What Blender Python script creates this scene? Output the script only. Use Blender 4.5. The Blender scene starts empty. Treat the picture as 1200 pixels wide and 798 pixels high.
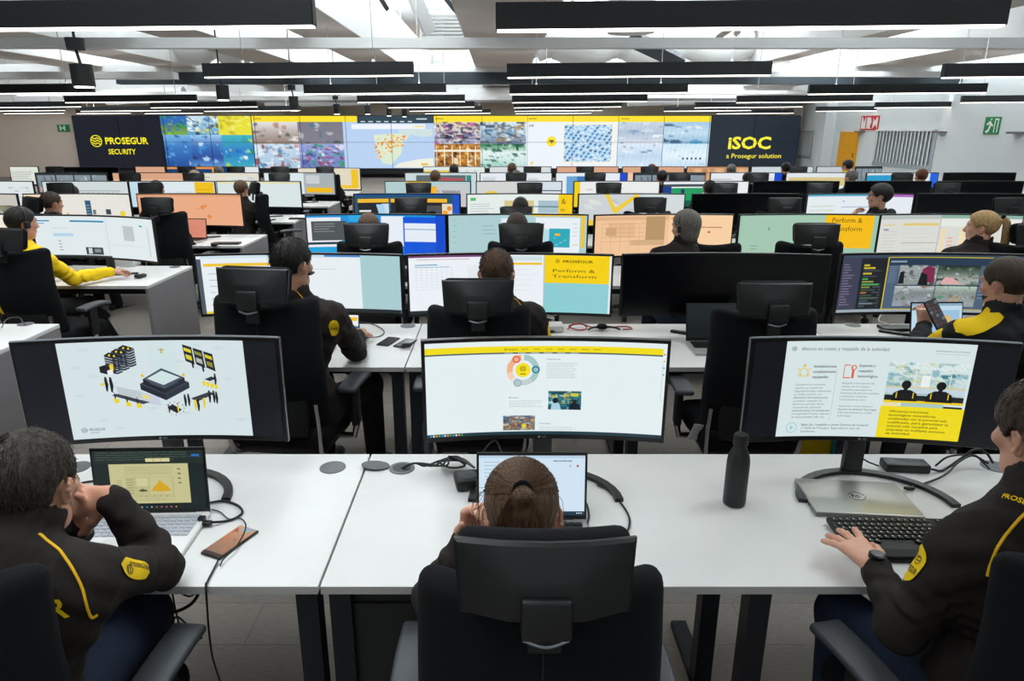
import bpy, bmesh, math, random
import numpy as np
from mathutils import Vector, Matrix
from mathutils.bvhtree import BVHTree

# ------------------------------------------------------------------ camera, world, lights, exposure
PI = math.pi
F = 810.0                                  # focal length in pixels of the 1200 px wide frame
TH = math.atan(248.0 / F)                  # downward pitch, horizon at y = 151
CT, ST = math.cos(TH), math.sin(TH)
H = 1.94                                   # eye height
VX, HY = 584.0, 151.0
scene = bpy.context.scene
cam_d = bpy.data.cameras.new('camera'); cam = bpy.data.objects.new('camera', cam_d)
scene.collection.objects.link(cam); scene.camera = cam
cam.location = (0, 0, H); cam.rotation_euler = (PI/2 - TH, 0, 0)
cam_d.sensor_width = 36; cam_d.lens = F / 1200 * 36; cam_d.shift_x = 16 / 1200
cam_d.clip_start = .05; cam_d.clip_end = 200
scene.view_settings.view_transform = 'Standard'; scene.view_settings.look = 'None'
scene.view_settings.exposure = 0.0; scene.view_settings.gamma = 1
w = bpy.data.worlds.new('world'); scene.world = w; w.use_nodes = True
w.node_tree.nodes['Background'].inputs[0].default_value = (.80, .92, 1, 1)
w.node_tree.nodes['Background'].inputs[1].default_value = 1.0
scene.cycles.use_light_tree = True
scene.cycles.max_bounces = 6; scene.cycles.diffuse_bounces = 4; scene.cycles.glossy_bounces = 3
scene.cycles.sample_clamp_indirect = 4.0

def area(name, loc, sx, sy, power, col=(1, 1, 1), rot=(0, 0, 0)):
    l = bpy.data.lights.new(name, 'AREA'); l.shape = 'RECTANGLE'; l.size = sx; l.size_y = sy
    l.energy = power; l.color = col
    o = bpy.data.objects.new(name, l); scene.collection.objects.link(o); o.location = loc; o.rotation_euler = rot
    return o
SKY = (.90, .97, 1.0)
area('skylight_left', (-1.55, 6.5, 5.6), 1.7, 15, 430, SKY)
area('skylight_far_left', (-4.3, 9.0, 5.6), 1.4, 15, 560, SKY)
area('added_fill_right', (4.2, 8.0, 5.6), 3.2, 12, 680, SKY)  # added fill for the right desks; no skylight on this side
area('added_fill_rear', (0.0, -2.6, 4.6), 6.0, 3.0, 95, SKY)  # added fill behind the camera, brightens the desks from the rear
area('added_fill_far', (-4.0, 21.5, 5.7), 26, 9, 3000, SKY)  # added fill lifting the dark far end of the room
area('added_fill_far_right', (9.6, 17.5, 5.7), 4.5, 18, 1900, SKY)  # added fill to brighten the far right wall

def at(px, py, h):
    """pixel -> world point on the horizontal plane at height h"""
    dh = H - h
    z = F * dh / (CT * (py - HY))
    return Vector(((px - VX) * z / F, (z - dh * ST) / CT, h))
def xat(px, D, h):
    return (px - VX) * (D * CT + (H - h) * ST) / F

# ------------------------------------------------------------------ materials
def lin(c):
    if isinstance(c, str):
        c = tuple(int(c[i:i+2], 16) / 255 for i in (0, 2, 4))
    return tuple(x / 12.92 if x <= .04045 else ((x + .055) / 1.055) ** 2.4 for x in c)
MATS = {}
def mat(name, col, rough=.5, metal=0, noise=0, nscale=30, bump=0, bscale=200, stretch=None, spec=.5, emit=0, coat=0, sss=0):
    if name in MATS: return MATS[name]
    m = bpy.data.materials.new(name); m.use_nodes = True; nt = m.node_tree
    b = nt.nodes['Principled BSDF']; c = lin(col)
    b.inputs['Base Color'].default_value = (*c, 1); b.inputs['Roughness'].default_value = rough
    b.inputs['Metallic'].default_value = metal; b.inputs['Specular IOR Level'].default_value = spec
    if coat: b.inputs['Coat Weight'].default_value = coat
    if sss:
        b.inputs['Subsurface Weight'].default_value = sss; b.inputs['Subsurface Radius'].default_value = (.012, .004, .002)
        b.inputs['Subsurface Scale'].default_value = 1.0
    if emit:
        b.inputs['Emission Color'].default_value = (*c, 1); b.inputs['Emission Strength'].default_value = emit
    if noise or bump:
        tc = nt.nodes.new('ShaderNodeTexCoord'); src = tc.outputs['Object']
        if stretch:
            mp = nt.nodes.new('ShaderNodeMapping'); mp.inputs['Scale'].default_value = stretch
            nt.links.new(src, mp.inputs[0]); src = mp.outputs[0]
    if noise:
        n = nt.nodes.new('ShaderNodeTexNoise'); n.inputs['Scale'].default_value = nscale; n.inputs['Detail'].default_value = 4
        nt.links.new(src, n.inputs['Vector'])
        r = nt.nodes.new('ShaderNodeMapRange'); r.inputs[1].default_value = .3; r.inputs[2].default_value = .7
        r.inputs[3].default_value = 1 - noise; r.inputs[4].default_value = 1 + noise
        nt.links.new(n.outputs[0], r.inputs[0])
        v = nt.nodes.new('ShaderNodeVectorMath'); v.operation = 'SCALE'; v.inputs[0].default_value = c
        nt.links.new(r.outputs[0], v.inputs['Scale']); nt.links.new(v.outputs[0], b.inputs['Base Color'])
    if bump:
        n = nt.nodes.new('ShaderNodeTexNoise'); n.inputs['Scale'].default_value = bscale; n.inputs['Detail'].default_value = 3
        nt.links.new(src, n.inputs['Vector'])
        bp = nt.nodes.new('ShaderNodeBump'); bp.inputs['Strength'].default_value = bump; bp.inputs['Distance'].default_value = .01
        nt.links.new(n.outputs[0], bp.inputs['Height']); nt.links.new(bp.outputs[0], b.inputs['Normal'])
    MATS[name] = m
    return m
def screen_mat():
    m = bpy.data.materials.new('lit_screen'); m.use_nodes = True; nt = m.node_tree
    b = nt.nodes['Principled BSDF']; b.inputs['Base Color'].default_value = (.012, .012, .014, 1)
    b.inputs['Roughness'].default_value = .35; b.inputs['Specular IOR Level'].default_value = .3
    a = nt.nodes.new('ShaderNodeAttribute'); a.attribute_name = 'Col'
    nt.links.new(a.outputs['Color'], b.inputs['Emission Color']); b.inputs['Emission Strength'].default_value = 1.0
    return m
M_SCREEN = screen_mat()
M_PRINT = bpy.data.materials.new('printed_colour'); M_PRINT.use_nodes = True
_a = M_PRINT.node_tree.nodes.new('ShaderNodeAttribute'); _a.attribute_name = 'Col'
M_PRINT.node_tree.links.new(_a.outputs['Color'], M_PRINT.node_tree.nodes['Principled BSDF'].inputs['Base Color'])
M_FABRIC = mat('black_chair_fabric', '0d0f13', .95, bump=.15, bscale=900, noise=.15, nscale=400, spec=.25)
M_PLASTIC = mat('black_plastic', '0f1113', .45, bump=.03, bscale=900)
M_ARM = mat('grey_armrest_rubber', '3a3d42', .5, noise=.08, nscale=60)
M_CHROME = mat('chrome', 'c8c8c8', .18, 1)
M_DESK = mat('white_desk_laminate', 'dcdbd9', .38, noise=.02, nscale=6, spec=.4)
M_EDGE = mat('grey_desk_edge', 'b9b8b4', .5)
M_PANEL = mat('grey_end_panel', '6d6a6c', .6, noise=.04, nscale=12)
M_LEG = mat('anthracite_desk_leg', '1b2027', .45, .3)
M_BEZEL = mat('black_monitor_plastic', '0a0b0d', .35)
M_RIM = mat('silver_monitor_rim', '8b9096', .3, .8)
M_OFF = mat('switched_off_screen', '06070a', .22, spec=.35)
M_LIGHT = mat('black_lamp_housing', '15191c', .5)
M_WHITE = mat('white_painted_steel', 'ecedec', .6, noise=.02, nscale=3)
M_TAUPE = mat('soffit_shade_taupe', 'd3c9c1', .8, noise=.03, nscale=2)  # shade and carpet reflection under the white soffits put into the colour
M_CABLE = mat('black_cable', '101113', .5)
M_WCABLE = mat('white_cable', 'd6d4cc', .5)
M_YEL = mat('yellow_fabric', 'fbd000', .85, bump=.1, bscale=300)
M_YPIPE = mat('yellow_piping', 'f0b800', .7)
M_JACKET = mat('dark_brown_uniform_cloth', '282220', .85, noise=.12, nscale=14, bump=.9, bscale=13, spec=.25)
M_JEANS = mat('navy_jeans', '14233a', .9, noise=.3, nscale=18, bump=.2, bscale=400)
M_BLKTROUSER = mat('black_trouser_cloth', '111215', .9, bump=.2, bscale=30)
M_SHOE = mat('black_shoe_leather', '0e0e10', .45)
M_SKIN = mat('skin', 'd09a80', .5, noise=.06, nscale=30, sss=.15, bump=.06, bscale=250)
M_SKINR = mat('light_skin', 'dba58c', .5, noise=.05, nscale=30, sss=.15, bump=.06, bscale=250)

# ------------------------------------------------------------------ mesh builder
def link(o): scene.collection.objects.link(o); return o
class MB:
    def __init__(s): s.v = []; s.f = []; s.mi = []; s.c = []
    def add(s, V, Fc, mi=0, col=None, M=None):
        n = len(s.v)
        for p in V:
            p = Vector(p)
            if M is not None: p = M @ p
            s.v.append(tuple(p))
        for k, f in enumerate(Fc):
            s.f.append([i + n for i in f]); s.mi.append(mi); s.c.append(col)
        return s
    def box(s, c, sz, mi=0, rot=None, col=None, M=None):
        x, y, z = sz[0]/2, sz[1]/2, sz[2]/2
        V = [Vector((a*x, b*y, d*z)) for a in (-1, 1) for b in (-1, 1) for d in (-1, 1)]
        if rot is not None:
            R = rot if isinstance(rot, Matrix) else Matrix.Rotation(rot[2], 3, 'Z') @ Matrix.Rotation(rot[1], 3, 'Y') @ Matrix.Rotation(rot[0], 3, 'X')
            V = [R @ p for p in V]
        V = [p + Vector(c) for p in V]
        return s.add(V, [(0,1,3,2),(4,6,7,5),(0,4,5,1),(2,3,7,6),(0,2,6,4),(1,5,7,3)], mi, col, M)
    def rbox(s, c, sz, r, mi=0, n=2, fn=None, cuts=(0, 0, 0), rot=None, M=None):
        """rounded box; fn deforms local points"""
        hx, hy, hz = sz[0]/2, sz[1]/2, sz[2]/2; r = min(r, hx, hy, hz) * .999
        def coords(h, k):
            a = [-h + r * (1 - math.cos(t * PI / 2 / n)) if n else -h for t in range(n + 1)]
            mids = [(-(h - r)) + (2 * (h - r)) * (i + 1) / (k + 1) for i in range(k)]
            return a + mids + [-x for x in reversed(a)]
        X, Y, Z = coords(hx, cuts[0]), coords(hy, cuts[1]), coords(hz, cuts[2])
        V, idx, Fc = [], {}, []
        def vid(i, j, k):
            if (i, j, k) not in idx:
                p = Vector((X[i], Y[j], Z[k]))
                q = Vector((max(-(hx-r), min(hx-r, p.x)), max(-(hy-r), min(hy-r, p.y)), max(-(hz-r), min(hz-r, p.z))))
                d = p - q
                if d.length > 1e-9: p = q + d.normalized() * r
                if fn: p = Vector(fn(p))
                if rot is not None: p = Matrix.Rotation(rot[2], 3, 'Z') @ Matrix.Rotation(rot[1], 3, 'Y') @ Matrix.Rotation(rot[0], 3, 'X') @ p
                idx[(i, j, k)] = len(V); V.append(p + Vector(c))
            return idx[(i, j, k)]
        a, b, d = len(X)-1, len(Y)-1, len(Z)-1
        for i in range(a):
            for j in range(b):
                Fc.append((vid(i,j,0), vid(i,j+1,0), vid(i+1,j+1,0), vid(i+1,j,0)))
                Fc.append((vid(i,j,d), vid(i+1,j,d), vid(i+1,j+1,d), vid(i,j+1,d)))
        for i in range(a):
            for k in range(d):
                Fc.append((vid(i,0,k), vid(i+1,0,k), vid(i+1,0,k+1), vid(i,0,k+1)))
                Fc.append((vid(i,b,k), vid(i,b,k+1), vid(i+1,b,k+1), vid(i+1,b,k)))
        for j in range(b):
            for k in range(d):
                Fc.append((vid(0,j,k), vid(0,j,k+1), vid(0,j+1,k+1), vid(0,j+1,k)))
                Fc.append((vid(a,j,k), vid(a,j+1,k), vid(a,j+1,k+1), vid(a,j,k+1)))
        return s.add(V, Fc, mi, None, M)
    def tube(s, pts, r, seg=8, mi=0, M=None, flat=None):
        pts = [Vector(p) for p in pts]; rr = r if isinstance(r, (list, tuple)) else [r] * len(pts)
        V, Fc = [], []
        t0 = (pts[1] - pts[0]).normalized(); up = Vector((0, 0, 1)) if abs(t0.z) < .9 else Vector((1, 0, 0))
        u = t0.cross(up).normalized()
        for i, p in enumerate(pts):
            t = (pts[min(i+1, len(pts)-1)] - pts[max(i-1, 0)]).normalized()
            u = (u - t * u.dot(t)).normalized(); v = t.cross(u)
            for k in range(seg):
                a = 2 * PI * k / seg
                V.append(p + u * math.cos(a) * rr[i] + v * math.sin(a) * rr[i] * (flat or 1))
        for i in range(len(pts) - 1):
            for k in range(seg):
                Fc.append((i*seg+k, i*seg+(k+1) % seg, (i+1)*seg+(k+1) % seg, (i+1)*seg+k))
        Fc.append(tuple(reversed(range(seg)))); Fc.append(tuple((len(pts)-1)*seg + k for k in range(seg)))
        return s.add(V, Fc, mi, None, M)
    def lathe(s, prof, seg=20, c=(0, 0, 0), mi=0, M=None):
        V, Fc = [], []
        for (r, z) in prof:
            for k in range(seg):
                a = 2*PI*k/seg; V.append((c[0]+r*math.cos(a), c[1]+r*math.sin(a), c[2]+z))
        for i in range(len(prof)-1):
            for k in range(seg):
                Fc.append((i*seg+k, i*seg+(k+1) % seg, (i+1)*seg+(k+1) % seg, (i+1)*seg+k))
        Fc.append(tuple(reversed(range(seg)))); Fc.append(tuple((len(prof)-1)*seg+k for k in range(seg)))
        return s.add(V, Fc, mi, None, M)
    def prism(s, poly, z0, z1, mi=0, M=None):
        n = len(poly)
        V = [(x, y, z0) for x, y in poly] + [(x, y, z1) for x, y in poly]
        Fc = [tuple(reversed(range(n))), tuple(range(n, 2*n))] + [(i, (i+1) % n, n+(i+1) % n, n+i) for i in range(n)]
        return s.add(V, Fc, mi, None, M)
    def build(s, name, mats, parent=None, smooth=True, loc=None):
        me = bpy.data.meshes.new(name); me.from_pydata(s.v, [], s.f)
        if not isinstance(mats, (list, tuple)): mats = [mats]
        for m in mats: me.materials.append(m)
        me.polygons.foreach_set('material_index', s.mi)
        if any(c is not None for c in s.c):
            at_ = me.color_attributes.new('Col', 'FLOAT_COLOR', 'CORNER'); buf = []
            for p, c in zip(s.f, s.c):
                if c is not None and isinstance(c, list):
                    for q in c: buf += [*q, 1]
                else:
                    c = c or (0, 0, 0)
                    buf += [*c, 1] * len(p)
            at_.data.foreach_set('color', buf)
        me.update()
        if smooth: smooth_by_angle(me)
        o = bpy.data.objects.new(name, me); link(o)
        if parent: o.parent = parent
        if loc is not None: o.location = loc
        return o
def smooth_by_angle(me, ang=40):
    me.polygons.foreach_set('use_smooth', [True] * len(me.polygons))
    try: me.set_sharp_from_angle(angle=math.radians(ang))
    except Exception: pass
def np_mesh(name, V, Q, m, parent=None, loc=None):
    me = bpy.data.meshes.new(name); me.vertices.add(len(V)); me.vertices.foreach_set('co', V.astype(np.float32).ravel())
    me.loops.add(len(Q)*4); me.loops.foreach_set('vertex_index', Q.astype(np.int32).ravel())
    me.polygons.add(len(Q)); me.polygons.foreach_set('loop_start', np.arange(0, len(Q)*4, 4, dtype=np.int32))
    me.polygons.foreach_set('use_smooth', np.ones(len(Q), bool)); me.update(calc_edges=True)
    me.materials.append(m); o = bpy.data.objects.new(name, me); link(o)
    if parent: o.parent = parent
    if loc is not None: o.location = loc
    return o
def thing(name, label, cat, loc=(0, 0, 0), rz=0, group=None):
    o = bpy.data.objects.new(name, None); link(o); o.location = loc; o.rotation_euler = (0, 0, rz); o.empty_display_size = .1
    return tag(o, label, cat, group)
def tag(o, label, cat, group=None):
    o['label'] = label; o['category'] = cat
    if group: o['group'] = group
    return o
def struct(o): o['kind'] = 'structure'; return o
def copy_tree(o, parent=None):
    c = o.copy(); link(c)
    if parent: c.parent = parent
    for ch in list(o.children): copy_tree(ch, c)
    return c
def place(first, used, loc, rz, label, group=None, cat=None):
    o = first if not used else copy_tree(first)
    o.location = loc; o.rotation_euler = (0, 0, rz); o.scale = (1, 1, 1); o['label'] = label
    if group: o['group'] = group
    return o
def spline(pts, n=8):
    P = [Vector(p) for p in pts]; P = [P[0]*2-P[1]] + P + [P[-1]*2-P[-2]]; out = []
    for i in range(1, len(P)-2):
        for k in range(n):
            t = k/n; a, b, c, d = P[i-1], P[i], P[i+1], P[i+2]
            out.append(.5*((2*b)+(c-a)*t+(2*a-5*b+4*c-d)*t*t+(-a+3*b-3*c+d)*t**3))
    out.append(P[-2]); return out
def cable(pts, r, label, m=None, name='cable', n=8, group=None):
    o = MB().tube(spline(pts, n), r, 8).build(name, m or M_CABLE)
    return tag(o, label, 'cable', group)

# ------------------------------------------------------------------ flat pictures: a canvas of coloured quads mapped onto a (curved) panel
TEXT_CACHE = {}
def text_geo(txt, bold=0.0):
    key = (txt, bold)
    if key in TEXT_CACHE: return TEXT_CACHE[key]
    cu = bpy.data.curves.new('t', 'FONT'); cu.body = txt; cu.size = 1; cu.resolution_u = 2; cu.offset = bold
    o = bpy.data.objects.new('t', cu); link(o)
    dg = bpy.context.evaluated_depsgraph_get(); me = o.evaluated_get(dg).to_mesh()
    V = [(v.co.x, v.co.y) for v in me.vertices]; Fc = [tuple(p.vertices) for p in me.polygons]
    o.evaluated_get(dg).to_mesh_clear(); bpy.data.objects.remove(o); bpy.data.curves.remove(cu)
    w_ = max((v[0] for v in V), default=1)
    TEXT_CACHE[key] = (V, Fc, w_); return TEXT_CACHE[key]
class Canvas:
    """coordinates: x right 0..1, y down 0..1, mapped on w x h metres"""
    def __init__(s, w, h, R=None, eps=.0007): s.w, s.h, s.R, s.eps = w, h, R, eps; s.mb = MB()
    def P(s, x, y, L):
        sx = (x - .5) * s.w; z = (.5 - y) * s.h; d = L * s.eps
        if s.R: a = sx / s.R; r = s.R - d; return (r*math.sin(a), -(s.R - r*math.cos(a)), z)
        return (sx, -d, z)
    def rect(s, x0, y0, x1, y1, c, L=1):
        c = lin(c) if isinstance(c, str) else c
        n = max(1, int(math.ceil((x1-x0)*s.w/.04))) if s.R else 1
        V = [];
        for i in range(n+1):
            x = x0+(x1-x0)*i/n; V += [s.P(x, y1, L), s.P(x, y0, L)]
        s.mb.add(V, [(2*i, 2*i+2, 2*i+3, 2*i+1) for i in range(n)], 0, c); return s
    def poly(s, pts, c, L=2):
        c = lin(c) if isinstance(c, str) else c
        s.mb.add([s.P(x, y, L) for x, y in pts], [tuple(range(len(pts)))], 0, c); return s
    def disc(s, cx, cy, r, c, L=2, n=20, r0=0, a0=0, a1=2*PI):
        c = lin(c) if isinstance(c, str) else c; asp = s.w / s.h
        k = max(3, int(n*(a1-a0)/(2*PI)))
        for i in range(k):
            a, b = a0+(a1-a0)*i/k, a0+(a1-a0)*(i+1)/k
            p = [(cx+r0/asp*math.cos(a), cy-r0*math.sin(a)), (cx+r/asp*math.cos(a), cy-r*math.sin(a)),
                 (cx+r/asp*math.cos(b), cy-r*math.sin(b)), (cx+r0/asp*math.cos(b), cy-r0*math.sin(b))]
            if r0 == 0: p = p[:1]+p[1:3]
            s.poly(p, c, L)
        return s
    def img(s, x0, y0, x1, y1, nx, ny, fn, L=1):
        V = []; C = []
        for j in range(ny+1):
            for i in range(nx+1):
                V.append(s.P(x0+(x1-x0)*i/nx, y0+(y1-y0)*j/ny, L)); C.append(lin(fn(i/nx, j/ny)))
        n = len(s.mb.v); s.mb.v += V
        for j in range(ny):
            for i in range(nx):
                q = [j*(nx+1)+i, (j+1)*(nx+1)+i, (j+1)*(nx+1)+i+1, j*(nx+1)+i+1]
                s.mb.f.append([n+k for k in q]); s.mb.mi.append(0); s.mb.c.append([C[k] for k in q])
        return s
    def text(s, t, x, y, size, c, L=3, bold=0, sx=1, center=False, maxw=None):
        """size = cap height fraction of h"""
        c = lin(c) if isinstance(c, str) else c
        V, Fc, tw = text_geo(t, bold); k = size*s.h/.72; kx = k*sx
        if maxw: kx = maxw*s.w/tw
        off = tw*kx/s.w/2 if center else 0
        s.mb.add([s.P(x - off + vx*kx/s.w, y - vy*k/s.h, L) for vx, vy in V], Fc, 0, c); return s
    def lines(s, x0, y0, x1, y1, n, c, seed=0, hgt=.35, L=2, ragged=.3, gap=.15):
        rd = random.Random(seed); dy = (y1-y0)/n
        for i in range(n):
            x = x0; xe = x1-(x1-x0)*ragged*rd.random(); y = y0+i*dy
            while x < xe:
                ww = min((x1-x0)*(.05+.15*rd.random()), xe-x); s.rect(x, y, x+ww, y+dy*hgt, c, L); x += ww+(x1-x0)*.015
        return s
    def logo(s, cx, cy, r, c, L=3):
        s.disc(cx, cy, r, c, L, 24, r*.86)
        for d in (-.42, 0, .42):
            asp = s.w/s.h; hw = r*.82*math.sqrt(max(0, 1-(d*.9)**2)); th = r*.13
            pts = [(-hw, d*r+.22*r), (-hw*.2, d*r-.10*r), (hw*.2, d*r+.14*r), (hw, d*r-.2*r)]
            top = [(cx+px/asp, cy-py-th*.7) for px, py in pts]; bot = [(cx+px/asp, cy-py+th*.7) for px, py in pts]
            for i in range(3): s.poly([bot[i], bot[i+1], top[i+1], top[i]], c, L)
        return s
    def build(s, name, parent, m=None, loc=None):
        o = s.mb.build(name, m or M_SCREEN, parent, smooth=False, loc=loc); return o
def hexf(c): return tuple(int(c[i:i+2], 16)/255 for i in (0, 2, 4))
def photo(cols, seed, blob=9, base=None, contrast=1.0):
    """a soft photographic picture: vertical blend of base colours with random angular patches"""
    rd = random.Random(seed); cs = [hexf(c) for c in cols]; base = [hexf(b) for b in (base or cols[:2])]
    B = []
    for _ in range(int(blob*1.3)):
        q = rd.random()**2; B.append((rd.random(), rd.random(), .022+.13*q, .014+.08*q*rd.random()+.01, rd.choice((0, .2, PI/2, rd.random()*PI)), cs[rd.randrange(len(cs))], .45+.5*rd.random()))
    B.sort(key=lambda b: -b[2])
    def fn(u, v):
        t = v*(len(base)-1); i = min(int(t), len(base)-2) if len(base) > 1 else 0; fr = t-i
        c = [base[i][k]*(1-fr)+base[min(i+1, len(base)-1)][k]*fr for k in range(3)]
        for (x, y, a, b, th, col, al) in B:
            dx, dy = u-x, v-y; p = dx*math.cos(th)+dy*math.sin(th); q = -dx*math.sin(th)+dy*math.cos(th)
            if (p/a)**2+(q/b)**2 < 1: c = [c[k]*(1-al)+col[k]*al for k in range(3)]
        g = 1+.04*math.sin(u*91+v*37)*math.sin(v*83-u*29)
        return tuple(min(1, max(0, k*g)) for k in c)
    return fn
# ------------------------------------------------------------------ room shell
XL, XR, YB, YF, ZR = -23.0, 12.5, 29.85, -4.5, 5.9
def floor_mat():
    m = bpy.data.materials.new('carpet_tiles'); m.use_nodes = True; nt = m.node_tree; b = nt.nodes['Principled BSDF']
    b.inputs['Roughness'].default_value = .95; b.inputs['Specular IOR Level'].default_value = .15
    tc = nt.nodes.new('ShaderNodeTexCoord'); br = nt.nodes.new('ShaderNodeTexBrick')
    br.inputs['Color1'].default_value = (*lin('807973'), 1); br.inputs['Color2'].default_value = (*lin('8a827c'), 1)
    br.inputs['Mortar'].default_value = (*lin('6c6763'), 1); br.inputs['Scale'].default_value = 1; br.offset = .5
    br.inputs['Mortar Size'].default_value = .002; br.inputs['Brick Width'].default_value = 1.0; br.inputs['Row Height'].default_value = .25
    nt.links.new(tc.outputs['Object'], br.inputs['Vector'])
    n = nt.nodes.new('ShaderNodeTexNoise'); n.inputs['Scale'].default_value = 90; n.inputs['Detail'].default_value = 5
    mp = nt.nodes.new('ShaderNodeMapping'); mp.inputs['Scale'].default_value = (.25, 2, 1)
    nt.links.new(tc.outputs['Object'], mp.inputs[0]); nt.links.new(mp.outputs[0], n.inputs['Vector'])
    mx = nt.nodes.new('ShaderNodeMix'); mx.data_type = 'RGBA'; mx.blend_type = 'OVERLAY'; mx.inputs[0].default_value = .35
    nt.links.new(br.outputs[0], mx.inputs[6]); nt.links.new(n.outputs[0], mx.inputs[7]); nt.links.new(mx.outputs[2], b.inputs['Base Color'])
    return m
struct(MB().add([(XL, YF, 0), (XR, YF, 0), (XR, YB, 0), (XL, YB, 0)], [(0, 1, 2, 3)]).build('floor', floor_mat(), smooth=False))
M_WALLB = mat('beige_back_wall_paint', 'd0c2b5', .85, noise=.02, nscale=1)
M_WALLR = mat('white_wall_paint', 'dde2e4', .85, noise=.015, nscale=1)
struct(MB().box(((XL+XR)/2, YB+.1, ZR/2), (XR-XL, .2, ZR)).build('wall_back', M_WALLB, smooth=False))
struct(MB().box((XR+.1, (YF+YB)/2, ZR/2), (.2, YB-YF, ZR)).build('wall_right', M_WALLR, smooth=False))
struct(MB().box((XL-.1, (YF+YB)/2, ZR/2), (.2, YB-YF, ZR)).build('wall_left', M_WALLB, smooth=False))
struct(MB().box(((XL+XR)/2, YF-.1, ZR/2), (XR-XL, .2, ZR)).build('wall_front', M_WALLR, smooth=False))
ceil = struct(MB().box(((XL+XR)/2, (YF+YB)/2, ZR+.1), (XR-XL+.4, YB-YF+.4, .2)).build('ceiling', M_WHITE, smooth=False))
# roof: long soffit beams, cross beams, skylight glazing bars, trusses, vents: pieces of the ceiling
def cpart(name, mb, m, smooth=False):
    o = mb.build(name, m, ceil, smooth=smooth); return o
SZ = 3.54
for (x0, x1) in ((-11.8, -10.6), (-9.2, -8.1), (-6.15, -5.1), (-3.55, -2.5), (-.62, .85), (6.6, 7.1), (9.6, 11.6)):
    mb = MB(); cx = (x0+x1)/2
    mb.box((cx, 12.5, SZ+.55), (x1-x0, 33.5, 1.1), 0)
    mb.box((cx, 12.5, SZ-.004), (x1-x0-.01, 33.4, .008), 1)  # thin underside sheet carrying the painted shade tone
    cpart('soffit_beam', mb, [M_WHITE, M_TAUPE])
for (y, z0, hh, dd) in ((10.8, 3.05, .14, .16), (20.0, 3.40, .20, .3), (7.2, 4.9, .16, .16)):
    cpart('cross_beam', MB().box(((XL+XR)/2, y, z0+hh/2), (XR-XL, dd, hh)), M_WHITE)
M_DARKST = mat('dark_grey_steel', '38424a', .6)
cpart('dark_beam', MB().box((1.1, 20.0, 3.24), (22.8, .3, .29)), M_DARKST)
rd = random.Random(4)
# corrugated roof lining between the soffits
for (x0, x1, zz, tilt) in ((-8.1, -6.15, 4.9, .25), (-5.1, -3.55, 5.0, .3), (.85, 3.0, 4.6, .2), (3.0, 6.6, 4.75, -.14), (7.1, 9.6, 4.6, .1)):
    for k in range(11):
        y0 = 3.5 + k*2.2
        if y0 > 13.5 and (k+int(x0)) % 2: continue
        if x0 == -5.1 and k % 3 == 1: continue
        if x0 > 2 and k == 1: continue
        mb = MB(); n = 12
        for i in range(n):
            xx = x0+(x1-x0)*(i+.5)/n
            mb.box((xx, y0+1.05, zz+tilt*(i-n/2)/n*2), ((x1-x0)/n*.9, 2.0, .05), rot=(0, -.12, 0))
        cpart('roof_panel', mb, M_WHITE)
# round ribbed fabric ducts
def duct(x0, x1, y, z, r, name='air_duct'):
    mb = MB(); n = 40; pts = [(x0+(x1-x0)*i/n, y, z+.12*math.sin(i*.5)) for i in range(n+1)]
    mb.tube(pts, [r*(1+.035*(i % 2)) for i in range(n+1)], 20); return cpart(name, mb, M_WHITE, True)
duct(-10.6, -6.2, 12.2, 4.25, .55); duct(.9, 4.2, 9.5, 4.4, .5); duct(.9, 6.5, 19.5, 4.1, .5); duct(-9.5, -6.3, 19.0, 4.1, .5)
cpart('duct_riser', MB().lathe([(.42, 0), (.42, 1.9)], 24, (2.4, 13.6, 3.6)), M_WHITE, True)
# skylight struts and glazing bars left of the centre soffit
mb = MB()
for y in np.arange(4.5, 15, 1.1): mb.box((-1.55, y, 5.3), (1.9, .05, .08))
for x in (-2.2, -1.55, -.95): mb.box((x, 9.5, 5.3), (.04, 11, .06))
cpart('glazing_bar', mb, M_WHITE)
for a, b_ in (((-2.1, 9.5, 5.2), (-.7, 12.6, 3.8)), ((-.75, 9.2, 5.2), (-1.7, 11.4, 4.3)), ((-1.5, 10, 5.1), (-.66, 10.2, 4.4)), ((-2.3, 8, 5.0), (-2.0, 13.6, 4.0))):
    cpart('strut', MB().tube([a, b_], .05, 4), M_DARKST)
cpart('strut', MB().tube([(-1.9, 12.5, 5.2), (-1.3, 14.0, 3.7)], .16, 4), M_WHITE)
vb = MB(); 
for k in range(9): vb.box((-1.15, 16.6, 3.75+k*.075), (1.15, .12, .035), rot=(.5, 0, 0))
vb.box((-.6, 16.55, 4.05), (.04, .1, .75)); vb.box((-1.7, 16.55, 4.05), (.04, .1, .75)); vb.box((-1.15, 16.8, 4.05), (1.2, .04, .8))
cpart('louvred_vent', vb, M_WHITE)
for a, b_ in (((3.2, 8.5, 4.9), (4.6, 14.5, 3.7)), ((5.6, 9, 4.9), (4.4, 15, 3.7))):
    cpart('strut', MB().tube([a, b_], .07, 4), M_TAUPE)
cpart('strut', MB().tube([(2.9, 15.9, 3.75), (4.3, 17.8, 3.5)], .2, 4), M_DARKST)
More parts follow.
